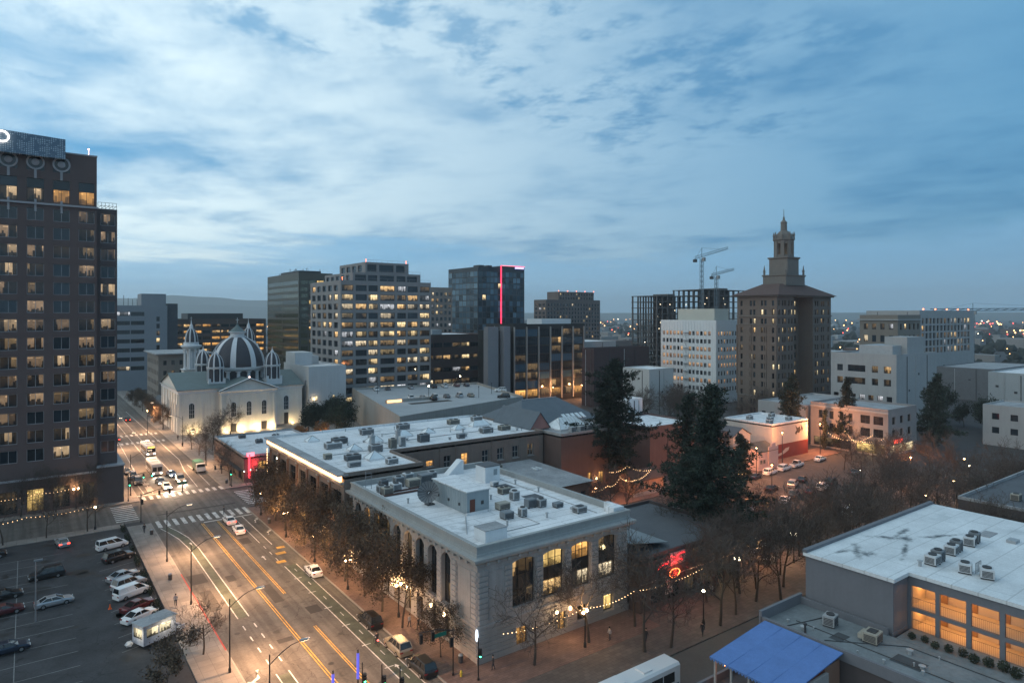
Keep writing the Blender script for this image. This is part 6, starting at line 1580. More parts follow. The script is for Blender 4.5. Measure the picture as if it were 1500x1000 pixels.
for x, z in ((158.6, 3.0), (160.0, 3.0)): inst('window', win_mesh(1.0, 1.1, 2, 1, 0.08, 0, -0.02, M_frame_lt), ph, (x+0.5, 104.6, z-1.2))
mbox('gable_parapet', MATS['pink_plaster'], ph, 162.2, 166.6, 104.3, 104.58, 0.1, 6.1); mbox('gable_step', MATS['pink_plaster'], ph, 163.4, 165.4, 104.3, 104.58, 6.1, 6.9)
wh = thing('cream_cottage', 'cream gabled cottage behind the pink house', 'building', (164, 117, 0))
gable(wh, 160, 168, 114, 120, 0.1, 7.6, 9.6, 'y', MATS['cream_wall'], M_roof_dark)
building('pink_store', 'low pink-walled store with pale roof behind the tall pines', 128.7, 147, 116.5, 134, 12.6, mat('old_rose', (0.125, 0.082, 0.076), 0.9, 0.2, 0.4, streak=0.2), M_roof_white, parapet=0.5)
building('white_hut', 'small white rooftop hut behind the pines', 141, 147, 136, 142, 17.0, M_whiteoff, M_roof_white, parapet=0.3)
building('dark_store', 'dark-walled shop between the pines and mural warehouse', 149, 158, 114, 126, 9.0, M_dkwall, M_roof_dark, parapet=0.4)
cafe = thing('garden_cafe', 'small timber garden cafe hung with bulb strings beneath a tall pine', 'building', (118, 110, 0))
gable(cafe, 113.5, 123.5, 107.4, 113.5, 0.1, 3.2, 4.8, 'x', mat('cafe_wall', (0.40, 0.24, 0.16), 0.85, 0.15, 0.6), mat('cafe_roof', (0.10, 0.07, 0.06), 0.9, 0.2, 0.6))
for x in (116, 120): inst('window', win_mesh(1.2, 1.2, 2, 2, 0.08, 0, -0.02, M_frame_lt), cafe, (x, 107.4, 1.2))
mbox('low_wall', M_stone, cafe, 112, 124, 106.2, 106.5, 0.1, 0.9)

# ------------------------------------------------------------------ left background
M_greyoff = mat('grey_office', (0.225, 0.235, 0.255), 0.85, 0.08, 0.2, streak=0.06)
lg = building('grey_hospital', 'grey office slab with ribbon windows and rooftop aerials up the avenue', 30, 64.5, 420, 450, 46.0, M_greyoff, M_roof_grey,
    S=dict(holes=[(a, c, z, z+2.2) for z in (41, 36, 31, 26, 21, 16, 11) for a, c in ((32, 39), (39.4, 46), (46.4, 53))] + [(59, 60.6, z, z+2.6) for z in (38, 34, 30, 26, 22, 18)], depth=0.2, nv=5, pick=picker(0.18, 0.1)), parapet=0.8)
tier(lg, 52, 64.4, 424, 440, 46.2, 53.5, M_greyoff, nm='stair_tower')
b = MB(); b.box(64.55, 70, 421, 448, 0, 48); b.build('end_wing', mat('slate_wing', (0.06, 0.065, 0.075), 0.8), lg)
for k in range(7):
    b = MB(); x = 44 + k*2.2; b.tube([(x, 430, 46.4), (x, 430, 50+random.random()*3)], 0.12, 4); b.build('aerial', M_dkgrey, lg)
ta = building('tan_block', 'tan four-storey block with small windows left of the cathedral', 45.6, 66, 319.6, 352, 24.4, mat('tan_block', (0.20, 0.175, 0.155), 0.85, 0.1, 0.3), M_roof_grey,
    S=dict(cols=spans(46.6, 65.5, 6, 0.42), rows=[(20, 22), (15.6, 17.6), (11.2, 13.2), (6.8, 8.8)], depth=0.25, pick=picker(0.25, 0.1)), W=dict(cols=spans(320.5, 351, 7, 0.4), rows=[(20, 22), (15.6, 17.6), (11.2, 13.2), (6.8, 8.8)], depth=0.25, pick=picker(0.1, 0.1)), parapet=0.4)
mbox('eaves', M_roof_grey, ta, 44.2, 67, 318.2, 353, 24.6, 25.1)
arc = thing('market_arcade', 'low dark arcade with shallow roof and lit shopfront on the avenue', 'building', (46, 303, 0))
gable(arc, 41.5, 50, 296.0, 318, 0.1, 5.2, 7.4, 'y', M_dkwall, M_roof_dark)
set_mat(inst('shopfront', win_mesh(4.5, 2.4, 3, 1, 0.1, 0, -0.03, M_frame_dark), arc, (46, 296.0, 2.4)), 1, LITO)
fb = building('brown_block', 'broad brown office with many warm lit window bands on the horizon', 73.5, 132, 466, 500, 38.4, mat('brown_far', (0.10, 0.075, 0.068), 0.9, 0.15, 0.2), M_roof_dark,
    S=dict(holes=[(a, c, z, z+1.9) for z in (33.6, 29.6, 25.6, 21.6, 17.6, 13.6) for a, c in spans(75, 131, 10, 0.86)], depth=0.25, nv=4, pick=picker(0.55, 0.2, lits=[LIT[1], LITO])), parapet=0.5)
tier(fb, 84, 118, 470, 492, 38.5, 42.5, M_dkgrey, nm='plant_room')
wb = building('white_annex', 'white windowless annex right of the cathedral', 88.5, 103.6, 255, 286, 21.0, mat('annex_white', (0.48, 0.49, 0.50), 0.85, 0.08, 0.25, streak=0.15), M_roof_white,
    W=dict(holes=[(258, 259, 14, 16), (264, 265, 9, 11), (270, 271, 14, 16)], depth=0.2, pick=lambda h: M_glass), S=dict(holes=[(91, 92, 8, 10), (98, 99, 8, 10)], depth=0.2, pick=lambda h: LITX), parapet=0.6)
tier(wb, 88.7, 96, 272, 284, 21.1, 26.2, MATS['annex_white'], nm='stair_house'); tier(wb, 96.5, 100, 276, 284, 21.1, 24.5, MATS['annex_white'], nm='plant_room')
wall_lamp(90.5, 254.6, 9, 0, parent=wb); point('lamp_light', (90.5, 254.0, 9), 60, (1.0, 0.72, 0.4))
# low corner cafe with red neon
nc = thing('corner_cafe', 'low dark corner building with glowing red sign at the crossing', 'building', (52, 190, 0))
nh = [(47.0, 49.4, 2.8, 5.0), (51.5, 53.6, 3.0, 5.0), (57, 59, 3, 5)]
b = MB(); wallgrid(b, 'W', 43.6, 172.6, 205, 0.14, 6.4, [(174, 178, .4, 2.8), (180, 184, .4, 2.8)], 0.3); wallgrid(b, 'S', 172.6, 43.6, 66, 0.14, 6.4, nh, 0.3); wallgrid(b, 'E', 66, 172.6, 205, 0.14, 6.4, []); wallgrid(b, 'N', 205, 43.6, 66, 0.14, 6.4, [])
b.build('wall', mat('cafe_brick', (0.15, 0.115, 0.105), 0.85, 0.15, 0.4), nc)
add_windows(nc, 'S', 172.6, nh, lambda h: LITO, 2, 2, 0.1, 0.3); add_windows(nc, 'W', 43.6, [(174, 178, .4, 2.8), (180, 184, .4, 2.8)], lambda h: DIM, 3, 1, 0.1, 0.3)
nroof = roof_block(nc, [(43.6, 172.6), (66, 172.6), (66, 205), (43.6, 205)], 6.42, M_roof_white, 0.5, M_roof_grey)
for (x, y) in ((52, 190), (58, 195), (60, 183), (50, 200)): hvac(nroof, x, y, 6.42, 1.8, 1.3, 1.0)
b = MB(); b.box(44.6, 44.85, 171.7, 172.5, 1.4, 7.2); b.build('blade_sign', emit('cafe_red', (1.0, 0.03, 0.05), 3.0), nc)
b = MB(); b.box(44.2, 45.9, 171.8, 172.4, 6.6, 7.5); b.build('sign_crown', emit('cafe_pink', (1.0, 0.12, 0.16), 3.0), nc)
point('neon_light', (46.2, 171.6, 4.6), 330, (1.0, 0.05, 0.06), 0.4); mbox('canopy', M_dkgrey, nc, 42.4, 43.58, 173, 200, 3.0, 3.25)
for k in range(12):
    b = MB(); b.ico((43.5 + k*1.5, 172.0, 3.1 + 0.2*math.sin(k*2)), 0.16); b.build('bulb', emit('bulb_pale', (0.8, 1.0, 0.85), 4.0, False), nc)
# far red and white sheds in the middle distance
building('maroon_hall', 'windowless maroon brick hall beyond the tall pine', 206.7, 243, 220.5, 228.5, 26.0, mat('maroon_far', (0.065, 0.040, 0.042), 0.9, 0.1, 0.2), M_roof_dark, parapet=0.5)
building('white_shed', 'plain white low block in front of the white office', 204.2, 219, 185.2, 200, 19.2, mat('white_shed_wall', (0.46, 0.46, 0.45), 0.85, 0.08, 0.2), M_roof_white, parapet=0.4)
building('grey_depot', 'long pale grey depot between glass office and white office', 222, 262, 262, 290, 27.0, M_offw, M_roof_white, parapet=0.4)
# parking deck
dkp = thing('parking_deck', 'concrete parking deck with open rooftop full of cars', 'parking deck', (122, 215, 0))
PD = [(88.0, 176.0), (146.0, 193.0), (160.0, 245.0), (106.5, 256.0)]
b = MB(); b.prism(PD, 0.1, 11.2); b.build('wall', mat('deck_concrete', (0.30, 0.285, 0.265), 0.9, 0.15, 0.2, streak=0.2), dkp)
roof_block(dkp, [(88.05, 176.05), (145.95, 193.05), (159.95, 244.95), (106.55, 255.95)], 11.25, mat('deck_top', (0.33, 0.34, 0.35), 0.85, 0.2, 0.12, fine=0.1), 0.9, MATS['deck_concrete'])
mbox('stair_opening', mat('deck_dark', (0.05, 0.045, 0.04), 0.9), dkp, 106, 122, 203, 206, 11.26, 11.35)
mbox('ramp_wall', MATS['deck_concrete'], dkp, 100, 118, 211.0, 211.4, 11.26, 12.3)
mbox('ramp_lamp', emit('deck_lamp', (1.0, 0.55, 0.22), 2.2), dkp, 100.6, 106.0, 210.6, 210.95, 11.4, 12.2)
# ------------------------------------------------------------------ vegetation kit
def leafmat(name, col, var=0.5, rough=0.8):
    m = bpy.data.materials.new(name); MATS[name] = m
    t, b = _p(m); L = t.links.new
    g = t.nodes.new('ShaderNodeNewGeometry'); oi = t.nodes.new('ShaderNodeObjectInfo')
    mr = t.nodes.new('ShaderNodeMapRange'); L(g.outputs['Random Per Island'], mr.inputs[0]); mr.inputs[3].default_value = 1-var; mr.inputs[4].default_value = 1+var
    m2 = t.nodes.new('ShaderNodeMapRange'); L(oi.outputs['Random'], m2.inputs[0]); m2.inputs[3].default_value = 0.75; m2.inputs[4].default_value = 1.25
    mm = t.nodes.new('ShaderNodeMath'); mm.operation = 'MULTIPLY'; L(mr.outputs[0], mm.inputs[0]); L(m2.outputs[0], mm.inputs[1])
    mx = t.nodes.new('ShaderNodeVectorMath'); mx.operation = 'SCALE'; mx.inputs[0].default_value = col; L(mm.outputs[0], mx.inputs['Scale'])
    L(mx.outputs[0], b.inputs['Base Color']); b.inputs['Roughness'].default_value = rough; b.inputs['Specular IOR Level'].default_value = 0.2
    return m
M_bark = mat('bark', (0.060, 0.048, 0.040), 0.9, 0.25, 2.0, fine=0.3, world=False)
M_twig = mat('twig', (0.085, 0.066, 0.056), 0.9, 0.2, 1.0, world=False)
M_pine = leafmat('pine_needles', (0.028, 0.040, 0.030), 0.6)
M_cyp = leafmat('cypress_leaf', (0.022, 0.032, 0.022), 0.4)
M_evg = leafmat('evergreen_leaf', (0.026, 0.036, 0.024), 0.5)
M_brownleaf = leafmat('brown_leaf', (0.095, 0.066, 0.044), 0.5)
M_redleaf = leafmat('red_leaf', (0.155, 0.075, 0.050), 0.45)
M_orleaf = leafmat('orange_leaf', (0.20, 0.105, 0.045), 0.45)
rnd = random.Random(21)
def rvec(): 
    while True:
        v = Vector((rnd.uniform(-1, 1), rnd.uniform(-1, 1), rnd.uniform(-1, 1)))
        if 0.05 < v.length < 1: return v.normalized()
def skeleton(h, levels, spread, seed, nb=(5, 6, 5, 5), up=0.35, ratio=0.62):
    """branching skeleton: list of (points, radii, level)"""
    global rnd
    rnd = random.Random(seed); out = []
    def grow(p, d, L, r, lv):
        pts, rad = [p.copy()], [r]; n = 4 if lv < 2 else 3
        for i in range(n):
            d = (d + rvec()*(0.12+0.05*lv) + Vector((0, 0, up*0.12))).normalized()
            p = p + d*L/n; pts.append(p.copy()); rad.append(r*(1-0.62*(i+1)/n))
        out.append((pts, rad, lv))
        if lv >= levels: return
        k = nb[lv]
        for i in range(k):
            t = 0.35 + 0.65*(i+0.6)/k if lv else 0.42 + 0.58*(i+0.5)/k
            q = min(n-1, int(t*n)); f = t*n-q; base = pts[q].lerp(pts[q+1], f)
            a = 2*math.pi*(i*0.382 + rnd.random()*0.3); e1 = d.cross(Vector((0.3, 0.2, 1))).normalized(); e2 = d.cross(e1)
            nd = (d*rnd.uniform(0.35, 0.8) + (e1*math.cos(a)+e2*math.sin(a))*spread*rnd.uniform(0.7, 1.2) + Vector((0, 0, up*rnd.random()))).normalized()
            grow(base, nd, L*ratio*rnd.uniform(0.8, 1.2), rad[q+1]*0.75, lv+1)
    grow(Vector((0, 0, 0)), Vector((0, 0, 1)), h*0.52, h*0.016, 0)
    return out
def bare_meshes(h, seed, levels=4):
    sk = skeleton(h, levels, 0.75, seed); a, c = MB(), MB()
    for pts, rad, lv in sk:
        if lv <= 1: a.tube(pts, rad, 6 if lv == 0 else 5)
        else: c.tube(pts, [max(x, 0.022) for x in rad], 4 if lv == 2 else 3, 0, False)
    return a.mesh('trunk', [M_bark]), c.mesh('crown', [M_twig])
def leafy_meshes(h, seed, m, n_per=22, leaf=0.26, levels=3, spread=0.8, squash=1.0, ball=1.0):
    sk = skeleton(h, levels, spread, seed); a, c = MB(), MB()
    for pts, rad, lv in sk:
        if lv <= 1: a.tube(pts, rad, 6 if lv == 0 else 5)
        else: c.tube(pts, [max(x, 0.02) for x in rad], 3, 1, False)
        if lv == levels:
            for _ in range(n_per):
                p = pts[rnd.randint(1, len(pts)-1)] + rvec()*rnd.random()**0.5*h*0.085*ball
                e = rvec(); f = rvec().cross(e).normalized(); s = leaf*rnd.uniform(0.6, 1.3)
                c.quad(tuple(p-e*s*.5), tuple(p+f*s*.35), tuple(p+e*s*.5), tuple(p-f*s*.35), 0)
    return a.mesh('trunk', [M_bark]), c.mesh('crown', [m, M_twig])
def conifer_meshes(h, w, seed, m, clear=0.2, limbs=110, droop=0.1, kind='pine', needles=17, size=0.66):
    global rnd
    rnd = random.Random(seed); a, c = MB(), MB()
    pts = [Vector((rnd.uniform(-.15, .15)*i, rnd.uniform(-.15, .15)*i, h*0.97*i/7)) for i in range(8)]
    a.tube(pts, [h*0.017*(1-0.9*i/7)+0.04 for i in range(8)], 7)
    bulges = [rnd.uniform(0.6, 1.3) for _ in range(9)]
    for k in range(limbs):
        t = clear + (1-clear)*(k+rnd.random())/limbs
        q = min(6, int(t*7)); base = pts[q].lerp(pts[q+1], t*7-q)
        ang = k*2.399 + rnd.uniform(-.4, .4)
        prof = (1-t)**0.75*1.05 + 0.07 if kind == 'pine' else (1-t)**0.9*0.9+0.1
        tt = (t-clear)/(1-clear)
        if kind == 'pine': prof *= min(1.0, 0.5+tt*3)*bulges[int(tt*8.99)]*rnd.choice([0.45, 0.75, 1.0, 1.0, 1.3])
        L = w/2*prof
        d = Vector((math.cos(ang), math.sin(ang), rnd.uniform(-droop, 0.35) if kind == 'pine' else 1.6)).normalized()
        tip = base + d*L; a.tube([base, base+d*L*.5+Vector((0, 0, .1)), tip], [0.10*(1-t)+.03, 0.05, 0.02], 4, 0, False)
        nc = max(2, int(L/0.8)+1)
        for i in range(nc):
            s = (i+0.7)/nc
            p0 = base.lerp(tip, s) + rvec()*0.35
            for j in range(needles):
                p = p0 + rvec()*rnd.random()*0.75*(1.0 if kind == 'pine' else 0.5)
                e = (rvec() + Vector((0, 0, 0.25)) + d*0.6).normalized(); f = e.cross(rvec()).normalized(); sz = size*rnd.uniform(0.6, 1.3)
                c.tri(tuple(p - f*sz*.22), tuple(p + f*sz*.22), tuple(p + e*sz), 0)
    return a.mesh('trunk', [M_bark]), c.mesh('crown', [m])
def plant(name, meshes, label, cat, x, y, z=0.0, s=1.0, rz=None, group=None):
    o = thing(name, label, cat, (x, y, z), random.uniform(0, 6.28) if rz is None else rz, group)
    o.scale = (s, s, s)
    for nm, me in zip(('trunk', 'crown'), meshes):
        c = bpy.data.objects.new(nm, me); COL.objects.link(c); c.parent = o
    return o
LM = {'the pale shed': (372, 130), 'the bank corner': (43.5, 66), 'the bank side door': (57, 64), 'the red neon ring': (76, 64), 'the restaurant porch': (72, 72), 'the broad dark pine': (94, 72), 'the lit planter': (101.5, 66), 'the white mall estate': (105, 70), 'the dark flat block': (150, 48), 'the gallery building': (88, 43), 'the grey saloon': (134, 74), 'the mural': (184, 108), 'the pink house': (162, 105), 'the white van': (124, 84.6), 'the garden cafe': (118, 107), 'the corner shops': (204, 96), 'the pale warehouse': (224, 68), 'the white office': (262, 198), 'the spired tower': (246, 155), 'the white shed': (206, 186), 'the pink store': (132, 117), 'the annex': (84, 102), 'the silver estate': (151, 90.6), 'the shaggy pine': (133.5, 93), 'the cream house': (206, 66), 'the slim pine': (108.5, 88.5),
      'the tan estate': (37.5, 75.6), 'the arcade lamp': (41.6, 83.6), 'the kerbside white saloon': (37.5, 105.9), 'the brick hall': (42.5, 118), 'the brick hall corner': (42.5, 147), 'the corner cafe': (44, 172), 'the green truck': (37.3, 193), 'the cathedral': (50, 252), 'the cathedral railing': (44.6, 225), 'the parking deck': (97, 215), 'the orange trees': (72, 206), 'the slate hall': (108, 148), 'the russet trees end': (130, 178), 'the dark tower': (5, 172), 'the car park lamp': (10.8, 152.6), 'the patrol car': (5.2, 146)}
def between(x, y):
    a, c = sorted(LM, key=lambda k_: math.hypot(LM[k_][0]-x, LM[k_][1]-y))[:2]
    return ' between %s and %s' % (a, c)
BARE = [bare_meshes(12.0, sd) for sd in (3, 8, 15, 29)]
LEAFB = [leafy_meshes(10.5, sd, M_brownleaf, 9, 0.27, 4) for sd in (5, 12, 23)]
LEAFR = [leafy_meshes(8.0, sd, M_redleaf, 30, 0.32) for sd in (6, 14)]
LEAFO = [leafy_meshes(7.0, sd, M_orleaf, 30, 0.30) for sd in (7,)]
EVG = [leafy_meshes(10.0, sd, M_evg, 34, 0.42, 3, 0.85, 1.0, 1.25) for sd in (9, 17)]
# big pines
plant('pine_tree', conifer_meshes(32.0, 25.0, 31, M_pine, 0.2, 230, 0.15), 'tall irregular pine rising behind the bank roof by the garden cafe', 'tree', 111.0, 112.0, 0.1)
plant('pine_tree', conifer_meshes(30.5, 17.0, 32, M_pine, 0.08, 230, 0.18), 'broad dark pine towering over the restaurant and car park', 'tree', 94.0, 72.0, 0.1)
plant('pine_tree', conifer_meshes(26.5, 11.0, 33, M_pine, 0.2, 130, 0.15), 'slimmer dark pine leaning beside the broad one', 'tree', 108.5, 88.5, 0.0)
plant('pine_tree', conifer_meshes(23.0, 11.5, 34, M_pine, 0.33, 150, 0.12), 'pine on bare stems in front of the mural warehouse', 'tree', 196.5, 118.5, 0.1)
plant('pine_tree', conifer_meshes(22.5, 9.0, 35, M_pine, 0.08, 170, 0.25), 'pointed dark conifer before the corner shops', 'tree', 205.0, 105.0, 0.1)
plant('pine_tree', conifer_meshes(23.5, 12.0, 36, M_pine, 0.08, 180, 0.25), 'full dark conifer right of the corner shops', 'tree', 230.0, 90.5, 0.1)
plant('cypress_tree', conifer_meshes(12.5, 3.2, 37, M_cyp, 0.02, 110, 0, 'cyp', 9, 0.5), 'narrow cypress beside the corner shops', 'tree', 199.0, 109.0, 0.1)
plant('pine_tree', conifer_meshes(14.0, 7.0, 38, M_pine, 0.25, 90, 0.15), 'short shaggy pine at the edge of the orange-lit car park', 'tree', 133.5, 93.0, 0.0)
# street trees along the avenue before the bank and the brick hall
for i, (x, y, s) in enumerate(((40.9, 70.8, 0.55), (40.6, 80.5, 0.92), (40.5, 86.5, 1.0), (40.7, 93.0, 1.05), (40.4, 99.8, 1.0), (40.6, 106.8, 1.1), (40.4, 113.5, 1.0), (40.8, 120.0, 0.95), (40.4, 130.0, 1.0), (40.9, 137.5, 1.0), (40.6, 143.8, 0.8))):
    plant('street_tree', LEAFB[i % 3], 'dusky brown-leaved street tree' + between(x, y), 'tree', x, y, 0.14, s*1.08, group='street trees before the bank and brick hall')
# bare trees of the transit mall, the car park and the square beyond
k = 0
mall = [(84, 63.2), (89.5, 55.6), (97.5, 55.4), (98, 61.0), (105.5, 55.8), (106, 60.6), (113.5, 55.6), (113, 61.2), (121.5, 55.8), (121, 61.2), (90, 60.0), (75.5, 55.8), (65.5, 55.8), (49, 62.6), (58, 62.8), (66, 62.4), (80, 61.5), (86.5, 60.5), (62, 57.0), (80, 56.6), (86, 57.4), (94, 58.0), (102, 58.4), (110, 58.2), (118, 58.5), (127, 58.0), (92, 63.5), (99.5, 64.0), (108, 63.6), (115, 64.2), (124, 63.8), (133, 63.5), (142, 63), (151, 63), (137, 57.6), (147, 57.2), (158, 58), (169, 58), (181, 59)]
for (x, y) in mall:
    plant('bare_tree', BARE[k % 4], 'bare kerbside tree' + between(x, y), 'tree', x, y, 0.1, random.uniform(0.85, 1.15), group='bare trees of the transit mall'); k += 1
square = [(84, 88), (88.5, 94), (96, 97), (103, 100), (99, 82), (91, 78), (117, 77), (126, 79), (120, 90), (136, 81), (146, 84), (133, 71), (143, 70), (153, 73), (158, 81), (166, 74), (165, 88), (175, 80), (178, 92), (184, 72), (188, 84), (150, 92), (128, 99), (140, 97), (192, 97), (196, 78), (109, 74), (112, 82), (123, 73), (139, 76), (148, 78), (161, 70), (170, 68), (179, 68), (156, 68), (171, 84), (183, 78), (190, 90), (163, 94), (145, 101), (199, 88)]
for (x, y) in square:
    if 112 < x < 168 and 79 < y < 104 or (118 < x < 150 and 68 < y < 80): continue
    plant('bare_tree', BARE[k % 4], 'bare car-park tree' + between(x, y), 'tree', x, y, 0.0, random.uniform(0.7, 1.0), group='bare trees in the car park'); k += 1
east = [(random.uniform(112, 205), random.uniform(24, 44)) for _ in range(44)]
for (x, y) in east:
    if 132 < x < 191: y = random.uniform(49.6, 53.5) if random.random() < .5 else random.uniform(43.5, 45)
    if 130 < x < 192 and y < 49: y = 44.4 + random.random()
    if y < 49.0 and 132 < x < 191: continue
    plant('bare_tree', BARE[k % 4], 'bare yard tree' + between(x, y), 'tree', x, y, 0.0, random.uniform(0.8, 1.1), group='bare trees behind the gallery building'); k += 1
for (x, y, s) in ((-3.5, 152.0, 0.8), (3.0, 152.1, 0.75), (9.5, 152.0, 0.8), (-9, 152, 0.8), (-1.0, 170.7, 0.85), (5.0, 170.7, 0.8), (11.0, 170.6, 0.85)):
    plant('bare_tree', BARE[k % 4], 'bare pavement tree' + between(x, y), 'tree', x, y, 0.12, s, group='bare trees by the dark tower'); k += 1
plant('bare_tree', BARE[1], 'low spreading bare tree on the pavement beside the snack trailer', 'tree', 17.6, 88.6, 0.14, 0.62)
plant('bare_tree', leafy_meshes(6.0, 41, M_brownleaf, 6, 0.3), 'scrubby half-bare tree at the car park corner below the trailer', 'tree', 14.4, 86.0, 0.0, 0.95)
plant('bare_tree', leafy_meshes(5.0, 44, M_brownleaf, 7, 0.3), 'tangled bush spilling over the car park fence', 'tree', 12.6, 82.0, 0.0, 0.95)
for i, (x, y, s) in enumerate(((57.2, 244.5, 0.95), (52.0, 240.0, 0.8), (48.6, 229, 0.8), (46.0, 219.0, 0.75), (41.4, 206, 0.7), (41.3, 214, 0.7), (41.3, 225, 0.7), (41.4, 186, 0.75), (41.4, 177.5, 0.7))):
    plant('bare_tree', BARE[k % 4], 'bare tree' + between(x, y), 'tree', x, y, 0.14, s, group='bare trees below the cathedral'); k += 1
for (x, y, s) in ((79, 222, 1.15), (85, 212, 1.2), (90, 230, 1.25), (80.5, 232.5, 1.0), (95.5, 247, 1.0)):
    plant('evergreen_tree', EVG[int(x) % 2], 'rounded dark evergreen' + between(x, y), 'tree', x, y, 0.12, s, group='evergreens by the parking deck')
for (x, y, s) in ((69, 205, 1.0), (73.5, 200, 1.1), (77, 208, 1.1), (71, 214, 0.9), (66, 212, 0.8)):
    plant('autumn_tree', LEAFO[0], 'low orange-leaved tree lit from below in the courtyard', 'tree', x, y, 0.12, s, group='orange trees in the courtyard')
for i, (x, y, s) in enumerate(((92, 166, 1.1), (98, 168, 1.2), (104.5, 170, 1.2), (111, 171, 1.25), (118, 174, 1.15), (125, 176, 1.1), (132, 160, 1.1), (138, 156, 1.0), (128, 152, 1.0))):
    plant('autumn_tree', LEAFR[i % 2], 'russet autumn tree' + between(x, y), 'tree', x, y, 0.1, s, group='russet trees by the parking deck')
for i in range(26):
    x, y = random.uniform(150, 250), random.uniform(140, 182)
    if 243 < x and 150 < y < 175 or (200 < x < 222 and y > 180): continue
    plant('bare_tree', BARE[k % 4], 'bare tree' + between(x, y), 'tree', x, y, 0.0, random.uniform(0.9, 1.3), group='bare trees before the white office'); k += 1
for i in range(10):
    x, y = random.uniform(33, 41), 272 + i*9
    plant('street_tree', LEAFB[i % 3], 'brown street tree far up the avenue', 'tree', (18.5 if i % 2 else 40.4), y, 0.14, 0.8, group='street trees far up the avenue')
for i in range(24):
    x, y = random.uniform(262, 420), random.uniform(60, 150)
    if 290 < x < 362 and 94 < y < 127 or (244 < x < 285 and 106 < y < 136) or (356 < x < 390 and y > 150) or (222 < x < 264 and y < 78): continue
    plant('evergreen_tree', EVG[i % 2], 'dark round tree' + between(x, y), 'tree', x, y, 0.0, random.uniform(0.9, 1.5), group='dark trees among the right-hand blocks')

# ------------------------------------------------------------------ the city beyond: too far to tell house from house
rr_ = random.Random(5)
def far_spot(dmin, dmax):
    while True:
        D = dmin*(dmax/dmin)**rr_.random(); a = R(36.13) + R(rr_.uniform(-48, 50))
        x, y = D*math.sin(a), D*math.cos(a)
        if not (x < 60 and D < 640 and x > 10): return x, y, D
b = MB()
for i in range(900):
    x, y, D = far_spot(540, 3800)
    w, d, h = rr_.uniform(10, 34), rr_.uniform(10, 30), rr_.choice([4, 5, 6, 7, 8, 9, 12, 15])
    if D < 760: h = min(h, 9)
    b.box(x-w/2, x+w/2, y-d/2, y+d/2, -0.3, h, rr_.choice([0, 0, 1, 2]), False)
stuff(b.build('far_city', [mat('far_wall', (0.24, 0.23, 0.225), 0.9, 0.3, 0.01), mat('far_roof', (0.36, 0.37, 0.38), 0.9, 0.3, 0.01), mat('far_brick', (0.12, 0.085, 0.075), 0.9, 0.3, 0.01)]), 'hazy low houses and sheds of the city reaching the horizon', 'city')
b = MB()
for i in range(2600):
    x, y, D = far_spot(480, 4200)
    r = rr_.uniform(3.0, 7.0); n0 = len(b.v)
    b.ico((x, y, r*0.8), r, 0, rr_.uniform(0.8, 1.3))
    for q in range(n0, len(b.v)):
        v = b.v[q]; b.v[q] = (v[0]+rr_.uniform(-1, 1), v[1]+rr_.uniform(-1, 1), v[2]+rr_.uniform(-1, 1))
stuff(b.build('far_trees', mat('far_leaf', (0.030, 0.034, 0.028), 0.95, 0.5, 0.08)), 'dark tree canopy spread between the far houses', 'trees')
b = MB()
for i in range(620):
    x, y, D = far_spot(430, 4200)
    b.ico((x, y, rr_.uniform(6, 13)), D*rr_.uniform(0.00035, 0.0008), 0 if rr_.random() < .7 else (1 if rr_.random() < .6 else 2))
for (px, py, n, sx) in ((1500, 380, 60, 130), (900, 640, 30, 80), (2400, 900, 40, 250)):
    for i in range(n):
        x, y = px+rr_.uniform(-sx, sx), py+rr_.uniform(-sx*.4, sx*.4); D = math.hypot(x, y)
        b.ico((x, y, rr_.uniform(8, 14)), D*rr_.uniform(0.0005, 0.001), 0 if rr_.random() < .8 else 2)
stuff(b.build('far_lights', [emit('far_lamp', (1.0, 0.50, 0.18), 7.0, False), emit('far_lamp_white', (1.0, 0.86, 0.62), 7.0, False), emit('far_lamp_red', (1.0, 0.08, 0.05), 6.0, False)]), 'scattered street and window lights of the far city', 'lights')
# hills on the horizon
b = MB(); N = 140
def hill(t, k):
    return (0.55+0.45*math.sin(t*7.1+k*2.0))*0.5 + 0.3*math.sin(t*17+k) + 0.16*math.sin(t*41+k*3) + 0.08*math.sin(t*97+k)
for k, (D, hmax) in enumerate(((8000, 205), (7000, 110))):
    prev = None
    for i in range(N+1):
        t = i/N; a = R(-32 + 125*t)
        env = max(0.0, 1 - abs(math.degrees(a)-2)/34)**0.7 + 0.10
        z = 42 + hmax*env*(0.72+0.38*hill(t*2.2, k+1))
        base = (D*0.86*math.sin(a), D*0.86*math.cos(a), -0.3); top = (D*math.sin(a), D*math.cos(a), z); back = (D*1.04*math.sin(a), D*1.04*math.cos(a), -0.3)
        if prev: b.quad(prev[0], base, top, prev[1]); b.quad(prev[1], top, back, prev[2])
        prev = (base, top, back)
struct(b.build('hills', mat('hill_scrub', (0.06, 0.06, 0.05), 0.95, 0.3, 0.004), None, True))
